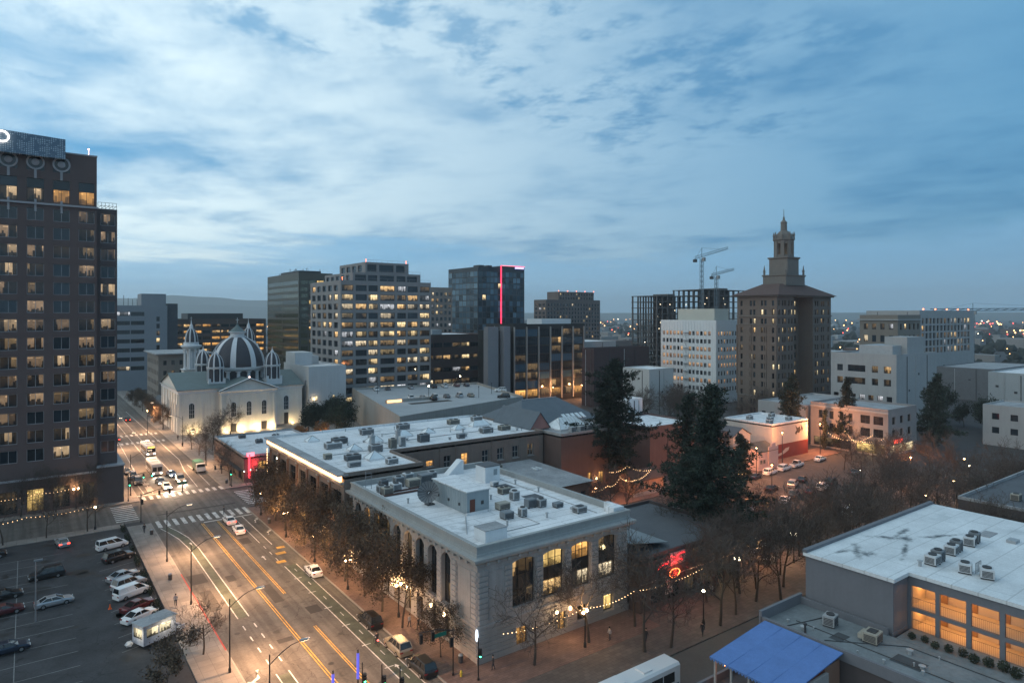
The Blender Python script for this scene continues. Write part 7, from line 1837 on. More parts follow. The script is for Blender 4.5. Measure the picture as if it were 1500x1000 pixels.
# ------------------------------------------------------------------ vehicles
def paint(name, col, metal=0.3, rough=0.35):
    if name in MATS: return MATS[name]
    m = bpy.data.materials.new(name); MATS[name] = m; t, b = _p(m)
    b.inputs['Base Color'].default_value = (*col, 1); b.inputs['Metallic'].default_value = metal; b.inputs['Roughness'].default_value = rough; b.inputs['Coat Weight'].default_value = 0.5
    return m
PAINT = dict(white=paint('paint_white', (0.70, 0.70, 0.70), 0.0), silver=paint('paint_silver', (0.42, 0.43, 0.45), 0.6), grey=paint('paint_grey', (0.13, 0.135, 0.145), 0.5), black=paint('paint_black', (0.012, 0.012, 0.014), 0.2), navy=paint('paint_navy', (0.02, 0.03, 0.055), 0.4), maroon=paint('paint_maroon', (0.10, 0.014, 0.018), 0.4), tan=paint('paint_tan', (0.30, 0.26, 0.20), 0.4), green=paint('paint_green', (0.03, 0.14, 0.09), 0.1), blue=paint('paint_blue', (0.06, 0.12, 0.25), 0.4))
M_carglass = glass('car_glass', (0.012, 0.014, 0.016), 0.05, 0.8)
M_tyre = mat('tyre', (0.012, 0.012, 0.012), 0.85, 0.1, 3, world=False); M_rim = mat('rim', (0.30, 0.30, 0.31), 0.4, 0.1, 3, metal=0.6, world=False)
M_head_off = mat('headlamp_glass', (0.55, 0.57, 0.58), 0.2, 0.05, 3, spec=0.7, world=False); M_tail_off = mat('taillamp_red', (0.20, 0.012, 0.012), 0.3, 0.05, 3, world=False)
E_head = emit('headlight_on', (1.0, 0.86, 0.66), 25.0, False); E_tail = emit('taillight_on', (1.0, 0.04, 0.02), 6.0, False)
KIND = {  # length, half width, stations (y, top z), cabin base (y0, y1), roof (y0, y1), belt, roof height
 'sedan': (4.7, 0.90, [(-2.35, .72), (-2.2, .92), (-1.45, 1.0), (0.95, .95), (2.0, .80), (2.35, .60)], (-1.75, 1.15), (-0.95, 0.25), 0.95, 1.43),
 'hatch': (4.3, 0.88, [(-2.15, .80), (-2.05, 1.0), (-1.2, 1.02), (0.85, .97), (1.8, .84), (2.15, .62)], (-2.0, 1.1), (-1.55, 0.25), 0.98, 1.5),
 'suv': (4.8, 0.96, [(-2.4, .85), (-2.3, 1.08), (-1.2, 1.12), (0.95, 1.08), (2.1, .98), (2.4, .70)], (-2.25, 1.1), (-1.95, 0.35), 1.08, 1.78),
 'van': (4.9, 0.95, [(-2.45, .95), (-2.4, 1.15), (-1.2, 1.18), (1.2, 1.12), (2.2, .95), (2.45, .70)], (-2.38, 1.75), (-2.28, 0.75), 1.12, 1.88),
 'pickup': (5.4, 0.98, [(-2.7, .80), (-2.65, 1.08), (-0.8, 1.1), (1.0, 1.08), (2.4, 1.0), (2.7, .72)], (-0.75, 1.2), (-0.5, 0.5), 1.08, 1.82)}
CM = {}
def car_meshes(kind, panel=False):
    if (kind, panel) in CM: return CM[(kind, panel)]
    L, hw, st, cb_, rf, belt, rz = KIND[kind]
    b = MB(); secs = []
    for y, zt in st:
        k = 1.0 if -L*.42 < y < L*.40 else (0.86 if abs(y) > L*.49 else 0.96)
        secs.append([(-hw*k*.90, y, .26), (-hw*k, y, .45), (-hw*k*.985, y, zt-.16), (-hw*k*.90, y, zt), (hw*k*.90, y, zt), (hw*k*.985, y, zt-.16), (hw*k, y, .45), (hw*k*.90, y, .26)])
    n0 = len(b.v)
    for s in secs: b.v += s
    for i in range(len(secs)-1):
        for j in range(8):
            j2 = (j+1) % 8; b.f.append((n0+i*8+j, n0+i*8+j2, n0+(i+1)*8+j2, n0+(i+1)*8+j)); b.m.append(0)
    b.f.append(tuple(n0+j for j in range(7, -1, -1))); b.m.append(0); e = n0+(len(secs)-1)*8; b.f.append(tuple(e+j for j in range(8))); b.m.append(0)
    # roof and pillars
    w0, w1 = hw*.86, hw*.70
    B = [(-w0, cb_[0], belt), (w0, cb_[0], belt), (w0, cb_[1], belt-.02), (-w0, cb_[1], belt-.02)]
    T = [(-w1, rf[0], rz-.06), (w1, rf[0], rz-.06), (w1, rf[1], rz-.05), (-w1, rf[1], rz-.05)]
    C = [(-w1*.86, rf[0]+.12, rz), (w1*.86, rf[0]+.12, rz), (w1*.86, rf[1]-.1, rz), (-w1*.86, rf[1]-.1, rz)]
    b.quad(*C)
    for i in range(4): b.quad(T[i], T[(i+1) % 4], C[(i+1) % 4], C[i])
    for i in range(4): b.tube([B[i], T[i]], 0.045, 4)
    for s in (-1, 1):
        for t in ((0.5,) if kind in ('sedan', 'hatch', 'pickup') else (0.36, 0.68)):
            y0 = cb_[0]+(cb_[1]-cb_[0])*t; y1 = rf[0]+(rf[1]-rf[0])*t
            b.tube([(s*w0, y0, belt), (s*w1, y1, rz-.05)], 0.05, 4)
    if panel:
        for s in (-1, 1):
            P = [(s*(w0+.01), cb_[0]+.05, belt), (s*(w0+.01), cb_[0]+(cb_[1]-cb_[0])*.62, belt), (s*(w1+.01), rf[0]+(rf[1]-rf[0])*.72, rz-.05), (s*(w1+.01), rf[0]+.05, rz-.05)]
            b.quad(*(P if s > 0 else P[::-1]))
    for s in (-1, 1): b.box(s*hw*1.04-.09, s*hw*1.04+.09, cb_[1]-.35, cb_[1]-.2, belt-.02, belt+.12)
    if kind == 'pickup':
        b.box(-hw*.78, hw*.78, -2.5, -0.85, 1.085, 1.11, 1)
    body = b.mesh('body', [PAINT['white'], M_dkgrey])
    g = MB(); q = 0.97
    B2 = [(x*q, y, z) for x, y, z in B]; T2 = [(x*q, y, z-.01) for x, y, z in T]
    for i in range(4): g.quad(B2[i], B2[(i+1) % 4], T2[(i+1) % 4], T2[i])
    gl = g.mesh('windows', [M_carglass])
    w = MB()
    prof = [(0.20, -.10), (0.33, -.10), (0.34, -.06), (0.34, .06), (0.33, .10), (0.20, .10)]
    n = 14
    for i in range(len(prof)-1):
        for k in range(n):
            a0, a1 = 2*math.pi*k/n, 2*math.pi*(k+1)/n
            f = lambda r, x, a: (x, r*math.cos(a), r*math.sin(a))
            w.quad(f(*prof[i], a0), f(*prof[i+1], a0), f(*prof[i+1], a1), f(*prof[i], a1), 0)
    for x in (-.085, .085): 
        s0 = len(w.v); w.v += [(x, .2*math.cos(2*math.pi*k/n), .2*math.sin(2*math.pi*k/n)) for k in range(n)]; w.f.append(tuple(range(s0, s0+n))); w.m.append(1)
    wh = w.mesh('wheel', [M_tyre, M_rim])
    h = MB(); h.box(-.2, .2, -.05, .05, -.08, .08); hl = h.mesh('headlight', [M_head_off]); tl = h.mesh('taillight', [M_tail_off])
    CM[(kind, panel)] = (body, gl, wh, hl, tl); return CM[(kind, panel)]
def car(kind, col, x, y, rz, label, z=0.0, heads=False, tails=False, panel=False, cat=None, group=None):
    """rz: 0 = nose towards +Y (up the avenue)"""
    L, hw, st, cb_, rf, belt, rzf = KIND[kind]
    body, gl, wh, hl, tl = car_meshes(kind, panel)
    nm = {'sedan': 'car', 'hatch': 'car', 'suv': 'car', 'van': 'van', 'pickup': 'pickup_truck'}[kind]
    o = thing(nm, label, cat or nm.split('_')[0], (x, y, z), rz, group)
    def add(n, me, loc=(0, 0, 0), m=None, slot=0):
        c = bpy.data.objects.new(n, me); COL.objects.link(c); c.parent = o; c.location = loc
        if m: set_mat(c, slot, m)
    add('body', body, m=PAINT[col]); add('windows', gl)
    for sx in (-1, 1):
        for sy in (-0.29, 0.30): add('wheel', wh, (sx*(hw-.09), L*sy, .34))
        add('headlight', hl, (sx*hw*.68, L/2-.03, .66), E_head if heads else None)
        add('taillight', tl, (sx*hw*.70, -L/2+.03, .80), E_tail if tails else None)
    return o
P90 = R(90)
# west car park: row along the fence (noses towards the avenue)
car('van', 'white', 12.4, 138.8, R(-75), 'white minivan parked first in the fence row by the corner')
car('suv', 'black', 12.7, 131.5, R(-70), 'black estate car parked between minivan and silver saloon')
car('sedan', 'silver', 12.4, 121.6, R(-66), 'silver saloon parked beside the pale estate in the fence row')
car('suv', 'silver', 12.7, 117.4, R(-66), 'pale silver estate squeezed between silver saloon and white van')
car('van', 'white', 12.7, 113.6, R(-66), 'white panel van parked in the fence row', panel=True)
car('sedan', 'maroon', 12.9, 108.0, R(-62), 'dark red saloon parked beside the white convertible')
car('sedan', 'white', 12.6, 104.3, R(-60), 'white car with black roof parked next to the dark red saloon')
car('sedan', 'silver', 3.2, 116.6, R(-85), 'silver saloon parked alone in the middle of the west car park')
car('suv', 'black', 2.6, 129.3, R(95), 'black estate parked beside the car park lamp post')
car('sedan', 'silver', 5.2, 146.0, R(8), 'pale patrol car with its lights facing the tower', tails=True)
car('sedan', 'black', -2.8, 123.6, R(-85), 'black saloon in the west car park ahead of the dark red one')
car('sedan', 'maroon', -2.6, 117.2, R(-85), 'dark red saloon in the open bays of the west car park')
car('sedan', 'navy', -2.0, 103.6, R(-85), 'dark blue saloon parked alone nearest the snack trailer bays')
car('suv', 'black', -5.2, 145.4, R(-85), 'black car under the bare trees at the car park edge')
# avenue
car('sedan', 'white', 32.9, 141.6, R(0), 'white taxi halted at the near crosswalk', tails=True)
car('sedan', 'white', 33.0, 134.6, R(-4), 'white saloon behind the taxi on the avenue', tails=True)
car('sedan', 'white', 37.5, 105.9, R(-2), 'white saloon parked at the kerb before the bank')
car('suv', 'black', 37.6, 84.2, R(0), 'dark estate parked under the street trees before the bank')
car('suv', 'tan', 37.5, 75.6, R(0), 'grey-tan estate parked at the kerb behind the cyclist')
car('suv', 'black', 37.6, 69.6, R(0), 'black estate parked nearest the traffic signal at the bank corner')
car('sedan', 'white', 27.2, 178.6, R(180), 'white car waiting at the far crosswalk with headlights on', heads=True)
car('suv', 'tan', 31.2, 184.0, R(178), 'beige estate waiting at the far crosswalk with headlights on', heads=True)
car('sedan', 'grey', 26.8, 184.4, R(182), 'dark grey saloon queued behind the white car with headlights on', heads=True)
car('sedan', 'blue', 30.4, 191.6, R(184), 'blue saloon queued behind the beige estate', heads=True)
car('suv', 'black', 22.3, 187.6, R(176), 'black car parked at the kerb island by the bus lane')
car('suv', 'grey', 21.9, 194.5, R(176), 'grey estate parked behind the black one at the kerb island')
car('sedan', 'black', 21.7, 201.5, R(176), 'black saloon parked last beside the kerb island')
car('sedan', 'black', 24.0, 255.0, R(0), 'black car far up the avenue with red tail lights', tails=True)
car('suv', 'black', 32.0, 300.0, R(0), 'dark car far up the avenue beyond the cathedral', tails=True)
# orange-lit car park and its edges
car('suv', 'white', 157.6, 101.0, R(-85), 'white estate parked before the pink house')
car('suv', 'white', 164.8, 101.4, R(-85), 'white estate parked before the mural warehouse wall')
car('pickup', 'white', 171.5, 101.8, R(-85), 'white pickup parked under the warehouse mural')
car('suv', 'silver', 151.0, 90.6, R(-70), 'silver estate parked mid-way across the orange-lit car park')
car('sedan', 'black', 157.5, 92.0, R(-70), 'black saloon beside the silver estate in the orange-lit car park')
car('van', 'white', 124.2, 84.6, R(-70), 'white van in the orange-lit car park by the shaggy pine', panel=True)
car('sedan', 'black', 128.0, 88.2, R(-70), 'black saloon parked behind the white van')
car('suv', 'black', 118.0, 82.0, R(-70), 'black estate under the broad dark pine')
car('suv', 'navy', 99.0, 91.0, R(-30), 'dark estate in the lane behind the restaurant')
car('suv', 'white', 105.0, 70.0, R(-80), 'white estate parked by the lit planter on the transit mall')
car('suv', 'black', 122.5, 71.0, R(-80), 'black estate parked under bare trees by the globe lamp')
car('sedan', 'grey', 134.0, 74.0, R(-75), 'grey saloon parked among the bare trees')
car('sedan', 'silver', 128.0, 68.0, R(-80), 'silver saloon parked on the mall side of the car park')
car('sedan', 'white', 184.0, 102.0, R(-85), 'white saloon parked past the warehouse mural')
car('sedan', 'grey', 176.0, 88.0, R(-75), 'grey saloon facing out of the car park with lamps lit', heads=True)
for i, (x, y, c, kd, lb_) in enumerate(((143.5, 91.5, 'black', 'sedan', 'black saloon left of the silver estate in the orange-lit car park'), (137.0, 84.2, 'white', 'sedan', 'white saloon under the middle sodium lamp'), (143.0, 85.4, 'grey', 'suv', 'grey estate under the middle sodium lamp'), (148.5, 84.6, 'maroon', 'sedan', 'dark red saloon in the inner row of the orange-lit car park'), (154.0, 84.9, 'white', 'suv', 'white estate ending the inner row of the orange-lit car park'), (160.5, 86.0, 'black', 'suv', 'black estate across from the inner row end'), (112.0, 71.2, 'navy', 'sedan', 'navy saloon beside the white mall estate'), (117.2, 71.0, 'grey', 'suv', 'grey estate between navy saloon and black estate'), (139.0, 71.0, 'white', 'van', 'white van on the mall side of the car park'), (145.0, 71.4, 'black', 'sedan', 'black saloon beside the mall-side white van'), (113.0, 95.0, 'silver', 'sedan', 'silver saloon outside the garden cafe'), (136.5, 100.2, 'black', 'sedan', 'black saloon below the dark shop'), (143.0, 100.4, 'tan', 'suv', 'tan estate near the pink house bays'), (150.6, 100.6, 'navy', 'sedan', 'navy saloon next to the white estate by the pink house'))):
    car(kd, c, x, y, R(-80 + (i*37 % 13)), lb_)
# roof of the parking deck
deck = [(113.5, 248, 'white', 'suv', 'white estate at the far corner of the parking deck roof'), (118.0, 247, 'grey', 'sedan', 'grey saloon beside the white estate on the deck roof'), (128.0, 246, 'silver', 'sedan', 'silver saloon along the far rail of the deck roof'),
        (137, 243.0, 'black', 'suv', 'black estate along the far rail of the deck roof'), (142.0, 242.5, 'white', 'suv', 'white estate nearest the lamp on the deck roof'), (147.5, 242, 'maroon', 'sedan', 'red saloon at the end of the far deck row'), (151.5, 240.6, 'navy', 'sedan', 'navy saloon by the deck stair'),
        (112.0, 215.5, 'white', 'suv', 'white estate by the deck ramp lamp'), (116.4, 214.3, 'silver', 'sedan', 'silver saloon second from the deck ramp lamp'), (120.6, 213.2, 'white', 'suv', 'white estate third from the deck ramp lamp'), (117.5, 208.6, 'black', 'suv', 'black estate before the deck ramp'), (125.0, 212.0, 'grey', 'sedan', 'grey saloon in the middle row of the deck'), (129.6, 210.6, 'silver', 'suv', 'silver estate in the middle row of the deck'), (133.8, 209.4, 'tan', 'sedan', 'tan saloon in the middle row of the deck'),
        (141.5, 199.0, 'black', 'suv', 'black estate alone on the lower deck corner'), (152.0, 216.0, 'white', 'suv', 'white estate driving alone across the deck roof')]
for x, y, c, kd, lb_ in deck: car(kd, c, x, y, R(-16 + (74 if x > 151.8 or x == 141.5 else 0)), lb_, 11.26)

# buses
def bus(x, y, rz, label, L=10.5, hwid=1.27, H=3.1, body='bus_white', sign=True, heads=True):
    o = thing('bus', label, 'bus', (x, y, 0), rz)
    m = paint('bus_white', (0.62, 0.62, 0.62), 0.0, 0.4)
    b = MB(); prof = [(-hwid, .35), (-hwid, H-.25), (-hwid+.22, H), (hwid-.22, H), (hwid, H-.25), (hwid, .35)]
    n0 = len(b.v)
    for yy in (-L/2, L/2): b.v += [(px, yy, z) for px, z in prof]
    for j in range(6): j2 = (j+1) % 6; b.f.append((n0+j, n0+6+j, n0+6+j2, n0+j2)); b.m.append(0)
    b.f.append(tuple(n0+j for j in range(6))); b.m.append(0); b.f.append(tuple(n0+6+j for j in range(5, -1, -1))); b.m.append(0)
    b.build('body', m, o, local=True)
    for s in (-1, 1):
        for k in range(6):
            y0 = -L/2+.6+k*(L-1.4)/6; g = MB(); xx = s*(hwid+.012)
            P = [(xx, y0, 1.25), (xx, y0+(L-1.4)/6-.12, 1.25), (xx, y0+(L-1.4)/6-.12, 2.35), (xx, y0, 2.35)]
            g.quad(*(P if s > 0 else P[::-1])); g.build('window', M_carglass, o, local=True)
        stp = MB(); stp.box(s*(hwid+.008)-.006, s*(hwid+.008)+.006, -L/2+.2, L/2-.2, .8, .98); stp.build('stripe', PAINT['blue'], o, local=True)
        for yy in (-L*.3, L*.32): w = bpy.data.objects.new('wheel', car_meshes('suv')[2]); COL.objects.link(w); w.parent = o; w.location = (s*(hwid-.12), yy, .46); w.scale = (1.3, 1.36, 1.36)
        h = MB(); h.box(s*.9-.16, s*.9+.16, L/2, L/2+.05, .6, .82); h.build('headlight', E_head if heads else M_head_off, o, local=True)
        t = MB(); t.box(s*.95-.12, s*.95+.12, -L/2-.05, -L/2, .8, 1.1); t.build('taillight', M_tail_off, o, local=True)
    for s in (-1, 1):
        g = MB(); g.box(min(s*.06, s*1.12), max(s*.06, s*1.12), L/2+.001, L/2+.03, 1.15, 2.35); g.build('windscreen', M_carglass, o, local=True)
    if sign:
        g = MB(); g.box(-.85, .85, L/2+.001, L/2+.05, 2.48, 2.8); g.build('destination_sign', emit('bus_amber', (1.0, 0.52, 0.06), 3.5, False), o, local=True)
    r = MB(); r.box(-.8, .8, -L*.32, -L*.12, H+.001, H+.22); r.build('roof_unit', m, o, local=True); r = MB(); r.box(-.7, .7, L*.1, L*.2, H+.001, H+.16); r.build('roof_hatch', m, o, local=True)
    return o
bus(27.4, 199.0, R(180), 'white bus in the queue behind the dark grey saloon', sign=False)
bus(29.6, 227.0, R(182), 'white bus with amber destination sign farther up the avenue')
tb = bus(52.6, 50.3, R(-90), 'white articulated bus with pale roof on the transit mall below the bank', L=13.0, heads=False, sign=False)
# green street-sweeping truck
tk = thing('work_truck', 'green municipal truck parked at the kerb before the corner cafe', 'truck', (37.3, 193.5, 0), R(180))
b = MB(); b.box(-1.1, 1.1, -3.2, 1.3, .7, 2.3); b.box(-1.05, 1.05, -3.0, 1.1, 2.301, 2.6); b.build('hopper', PAINT['green'], tk, local=True)
b = MB(); b.box(-1.1, 1.1, 1.45, 3.1, .5, 1.5); b.prism([(-1.05, 1.5), (1.05, 1.5), (1.05, 2.7), (-1.05, 2.7)], 1.501, 2.4); b.build('cab', PAINT['white'], tk, local=True)
b = MB(); b.box(-.95, .95, 2.71, 2.74, 1.55, 2.3); b.build('windscreen', M_carglass, tk, local=True)
for s in (-1, 1):
    for yy in (-2.0, 2.2): w = bpy.data.objects.new('wheel', car_meshes('suv')[2]); COL.objects.link(w); w.parent = tk; w.location = (s*1.0, yy, .46); w.scale = (1.3, 1.36, 1.36)
    h = MB(); h.box(s*.8-.15, s*.8+.15, 3.1, 3.15, .7, .9); h.build('headlight', M_head_off, tk, local=True)
# snack trailer
st_ = thing('snack_trailer', 'small food trailer with lit serving hatch and cluttered bunting at the car park fence', 'trailer', (13.4, 96.2, 0), R(-66))
b = MB(); b.box(-1.2, 1.2, -2.3, 2.0, .5, 2.9); b.build('body', mat('trailer_wrap', (0.34, 0.36, 0.42), 0.6, 0.8, 1.6, fine=0.6, world=False), st_, local=True)
b = MB(); b.box(-1.35, 1.35, -2.45, 2.15, 2.901, 3.02); b.build('roof', M_roof_grey, st_, local=True)
for y0 in (-1.9, -0.2):
    b = MB(); b.quad((1.21, y0, 1.4), (1.21, y0+1.5, 1.4), (1.21, y0+1.5, 2.5), (1.21, y0, 2.5), 0, [(0,0),(1,0),(1,1),(0,1)]); b.build('hatch', litpane('trailer_hatch', (1.0, 0.84, 0.52), 1.3, 0.9, 0.8), st_, local=True)
b = MB(); b.quad((-0.9, -2.31, 1.3), (0.9, -2.31, 1.3), (0.9, -2.31, 2.5), (-0.9, -2.31, 2.5), 0, [(0,0),(1,0),(1,1),(0,1)]); b.build('hatch', MATS['trailer_hatch'], st_, local=True)
b = MB(); b.box(-.7, .9, 2.0, 3.3, .5, .62); b.tube([(0, 3.2, .55), (0, 4.4, .5)], .07, 5); b.build('drawbar', M_dkgrey, st_, local=True)
for s in (-1, 1):
    w = bpy.data.objects.new('wheel', car_meshes('suv')[2]); COL.objects.link(w); w.parent = st_; w.location = (s*1.05, -.2, .36)
for k, (x, y, z, s) in enumerate(((1.0, 2.6, .9, .5), (.2, 2.8, 1.0, .45), (-.5, 2.5, .85, .5), (.6, 3.4, .7, .4), (-.9, -2.9, .6, .5))):
    b = MB(); b.ico((x, y, z), s, 0, 0.8); b.build('sack', mat('sack_white', (0.5, 0.5, 0.52), 0.7, 0.3, 3), st_, local=True)
point('trailer_light', (14.9, 94.6, 2.2), 60, (1.0, 0.85, 0.6)); point('trailer_light', (11.0, 94.6, 1.8), 35, (1.0, 0.85, 0.6))
# traffic cone
cn = thing('traffic_cone', 'orange traffic cone beside the white panel van', 'cone', (9.6, 110.4, 0))
b = MB(); b.lathe(9.6, 110.4, [(0.17, .04), (0.03, .72)], 10); b.build('cone_body', mat('cone_orange', (0.75, 0.12, 0.02), 0.6), cn)
b = MB(); b.box(9.38, 9.82, 110.18, 110.62, 0, .04); b.build('cone_base', MATS['cone_orange'], cn)

# ------------------------------------------------------------------ street furniture and its light
E_led = emit('led_head', (0.80, 0.92, 1.0), 1.6, False)
def cobra(x, y, h, arm, dirx, label, z=0.14, e=900, col=(1.0, 0.55, 0.28), tilt=0.0):
    o = thing('street_lamp', label, 'street lamp', (x, y, z))
    b = MB(); b.lathe(x, y, [(0.16, z), (0.16, z+.5), (0.10, z+.6), (0.065, z+h)], 8); b.build('post', M_black_metal, o)
    pts = [(x, y, z+h-1.0)] + [(x+dirx*arm*t, y, z+h-1.0+1.5*math.sin(t*math.pi/2)) for t in (.2, .45, .7, 1.0)]
    b = MB(); b.tube(pts, [0.05, .05, .045, .04, .04], 6); b.build('arm', M_black_metal, o)
    ex = x+dirx*(arm+.45)
    b = MB(); b.box(ex-.5, ex+.5, y-.18, y+.18, z+h+.46, z+h+.58); b.build('lamp_head', M_steel, o)
    b = MB(); b.box(ex-.42, ex+.42, y-.14, y+.14, z+h+.43, z+h+.459); b.build('lamp_glass', emit('cobra_glow', (1.0, 0.72, 0.45), 8.0, False), o)
    if e: spot('lamp_light', (ex, y, z+h+.4), (ex+dirx*3.5, y, 0), e, col, R(165), 1.0, 0.3)
    return o
for y, lb_ in ((104.9, 'black curved-arm street lamp by the red kerb'), (82.3, 'black curved-arm street lamp beside the low bare tree'), (125.4, 'black curved-arm street lamp by the fence hedge'), (66.5, 'black curved-arm street lamp south of the low bare tree')):
    cobra(19.2, y, 8.6, 3.0, 1, lb_, e=18000)
cobra(19.4, 176.0, 9.5, 3.5, 1, 'tall street lamp at the dark tower corner', 0.13, 18000)
cobra(19.4, 205.0, 9.5, 3.5, 1, 'street lamp beside the parked estate cars up the avenue', 0.13, 18000)
cobra(19.4, 236.0, 9.5, 3.5, 1, 'street lamp across from the cathedral forecourt', 0.13, 18000)
cobra(40.0, 232.0, 9.5, 3.0, -1, 'street lamp on the cathedral pavement', 0.14, 18000)
cobra(40.0, 270.0, 9.5, 3.0, -1, 'street lamp before the cathedral west wall', 0.14, 18000)
cobra(40.0, 198.0, 9.5, 3.0, -1, 'street lamp beside the green truck', 0.14, 18000)
cobra(19.4, 290.0, 9.5, 3.5, 1, 'street lamp far up the avenue', 0.13, 18000)
E_globe = emit('globe_lamp', (1.0, 0.62, 0.28), 22.0, False)
E_globe_w = emit('globe_lamp_white', (1.0, 0.84, 0.55), 16.0, False)
def globes(x, y, h, n, label, e, col=(1.0, 0.60, 0.28), z=0.14, em=None, group=None):
    o = thing('globe_lamp', label, 'street lamp', (x, y, z), 0, group)
    b = MB(); b.lathe(x, y, [(0.22, z), (0.2, z+.5), (0.1, z+.7), (0.06, z+h-.5), (0.1, z+h-.4)], 8)
    for k in range(n):
        a = 2*math.pi*k/n + .3; r = .42 if n > 1 else 0
        b.tube([(x, y, z+h-.6), (x+r*math.cos(a), y+r*math.sin(a), z+h-.35)], .035, 4)
    b.build('post', M_black_metal, o)
    for k in range(n):
        a = 2*math.pi*k/n + .3; r = .42 if n > 1 else 0
        g = MB(); g.ico((x+r*math.cos(a), y+r*math.sin(a), z+h-.12), .21); g.build('globe', em or E_globe, o, True)
    if e: point('lamp_light', (x, y, z+h+.35), e, col, .3)
    return o
globes(39.4, 126.0, 4.6, 2, 'twin-globe lamp on the avenue pavement by the brick hall', 1500)
globes(39.4, 110.6, 4.6, 2, 'twin-globe lamp where the brick hall meets the bank', 1500)
globes(39.5, 96.5, 4.6, 2, 'twin-globe lamp half hidden by street trees before the bank arcade', 1300)
globes(41.6, 83.6, 4.6, 2, 'twin-globe lamp beside the bank arcade', 1200)
globes(39.5, 143.0, 4.6, 1, 'single-globe lamp at the crossing by the brick hall', 300)
globes(56.8, 62.2, 4.6, 2, 'twin-globe lamp before the bank side door', 420, z=0.12)
globes(88.0, 62.0, 4.6, 3, 'cluster-globe lamp before the neon restaurant', 420, (1.0, .66, .34), 0.1, E_globe_w)
globes(104.6, 62.6, 5.0, 3, 'cluster-globe lamp by the white estate on the mall', 520, (1.0, .78, .45), 0.1, E_globe_w)
globes(96.4, 47.6, 4.6, 2, 'twin-globe lamp hidden behind the gallery building corner', 500, (1.0, .82, .5), 0.1, E_globe_w)
globes(74.0, 57.4, 4.6, 1, 'single lamp lighting the mall paving by the walker', 260, (1.0, .78, .40), 0.1, E_globe_w)
for i, (x, y, e) in enumerate(((130, 66, 300), (150, 60.5, 250), (168, 62, 250), (188, 66, 300), (140, 50, 200), (120, 52, 200), (165, 51.5, 150), (196, 70, 200), (112.5, 61.0, 200))):
    globes(x, y, 4.6, 1, 'single globe lamp glinting among the bare mall trees', e, z=0.1, em=E_globe_w if i % 3 == 0 else None, group='single globe lamps along the mall')
globes(8.6, 171.0, 4.4, 2, 'twin-globe lamp at the foot of the dark tower', 260, z=0.13)
globes(10.8, 152.6, 4.4, 1, 'single-globe lamp on the car park pavement', 60, z=0.12)
globes(8.0, 200.0, 4.4, 1, 'globe lamp beside the dark tower podium', 0, z=0.13)
# sodium floodlights of the car park
def flood_post(x, y, h, label, e, col=(1.0, 0.36, 0.13), z=0.1, aim=None):
    o = thing('flood_lamp', label, 'street lamp', (x, y, z))
    b = MB(); b.tube([(x, y, z), (x, y, z+h)], [.12, .07], 7); b.build('post', M_dkgrey, o)
    b = MB(); b.box(x-.35, x+.35, y-.25, y+.25, z+h, z+h+.22); b.build('lamp_head', M_dkgrey, o)
    b = MB(); b.ico((x, y, z+h-.14), .2, 0, .6); b.build('lamp_glass', emit('sodium', (1.0, 0.42, 0.14), 26, False), o)
    point('sodium_light', (x, y, z+h-.45), e, col, .25)
flood_post(170.5, 105.5, 9.0, 'tall sodium lamp before the mural warehouse', 3200)
flood_post(193.0, 107.0, 9.0, 'tall sodium lamp past the mural warehouse corner', 9000)
flood_post(150.0, 100.0, 8.0, 'sodium lamp near the pink house car bays', 7000)
flood_post(122.0, 100.5, 6.5, 'sodium lamp in the garden cafe forecourt', 1700)
flood_post(108.0, 104.8, 5.0, 'low sodium lamp by the garden cafe wall', 800)
flood_post(101.8, 68.6, 7.0, 'sodium lamp beside the lit planter on the mall', 3740)
flood_post(138.0, 88.0, 7.5, 'sodium lamp in the middle of the orange-lit car park', 5500)
flood_post(175.0, 74.0, 7.0, 'sodium lamp among bare trees at the car park end', 4420)
flood_post(98.0, 104.0, 5.0, 'sodium lamp by the brick annex corner', 700)
flood_post(72.0, 196.0, 4.5, 'sodium lamp under the courtyard orange trees', 1400, (1.0, .5, .2))
flood_post(78.0, 204.0, 4.5, 'sodium lamp between courtyard trees and deck', 1000, (1.0, .5, .2))
flood_post(101.0, 165.0, 5.0, 'sodium lamp beneath the russet trees', 800, (1.0, .5, .2))
flood_post(204.0, 246.0, 7.0, 'sodium lamp at the glass office entrance', 4800, (1.0, .42, .15))
flood_post(222.0, 245.5, 7.0, 'sodium lamp at the glass office corner', 6000, (1.0, .42, .15))
flood_post(34.0, 262.0, 8.5, 'sodium lamp on the avenue by the cathedral steps', 1800, (1.0, .62, .35), 0.0)
# deck lamps
for i, (x, y) in enumerate(((120.5, 217.5), (150.5, 244.0), (134.5, 205.0), (145, 212), (128, 231), (109.5, 238))):
    o = thing('deck_lamp', 'slim lamp post on the parking deck roof', 'street lamp', (x, y, 11.26), 0, 'lamp posts on the parking deck')
    b = MB(); b.tube([(x, y, 11.26), (x, y, 15.2)], .09, 6); b.build('post', M_dkgrey, o); b = MB(); b.ico((x, y, 15.35), .28); b.build('lamp_head', E_globe_w if i < 2 else M_dkgrey, o)
    if i < 2: point('deck_light', (x, y, 15.7), 260, (1.0, .78, .5))
# lot lamp post (unlit twin post at left)
o = thing('lot_lamp', 'tall pale unlit lamp post in the west car park', 'street lamp', (1.0, 112.0, 0))
b = MB(); b.tube([(1.0, 112.0, 0), (1.0, 112.0, 8.2)], [.11, .07], 7); b.build('post', M_steel, o); b = MB(); b.box(.8, 1.8, 111.8, 112.2, 8.2, 8.4); b.build('lamp_head', M_steel, o)

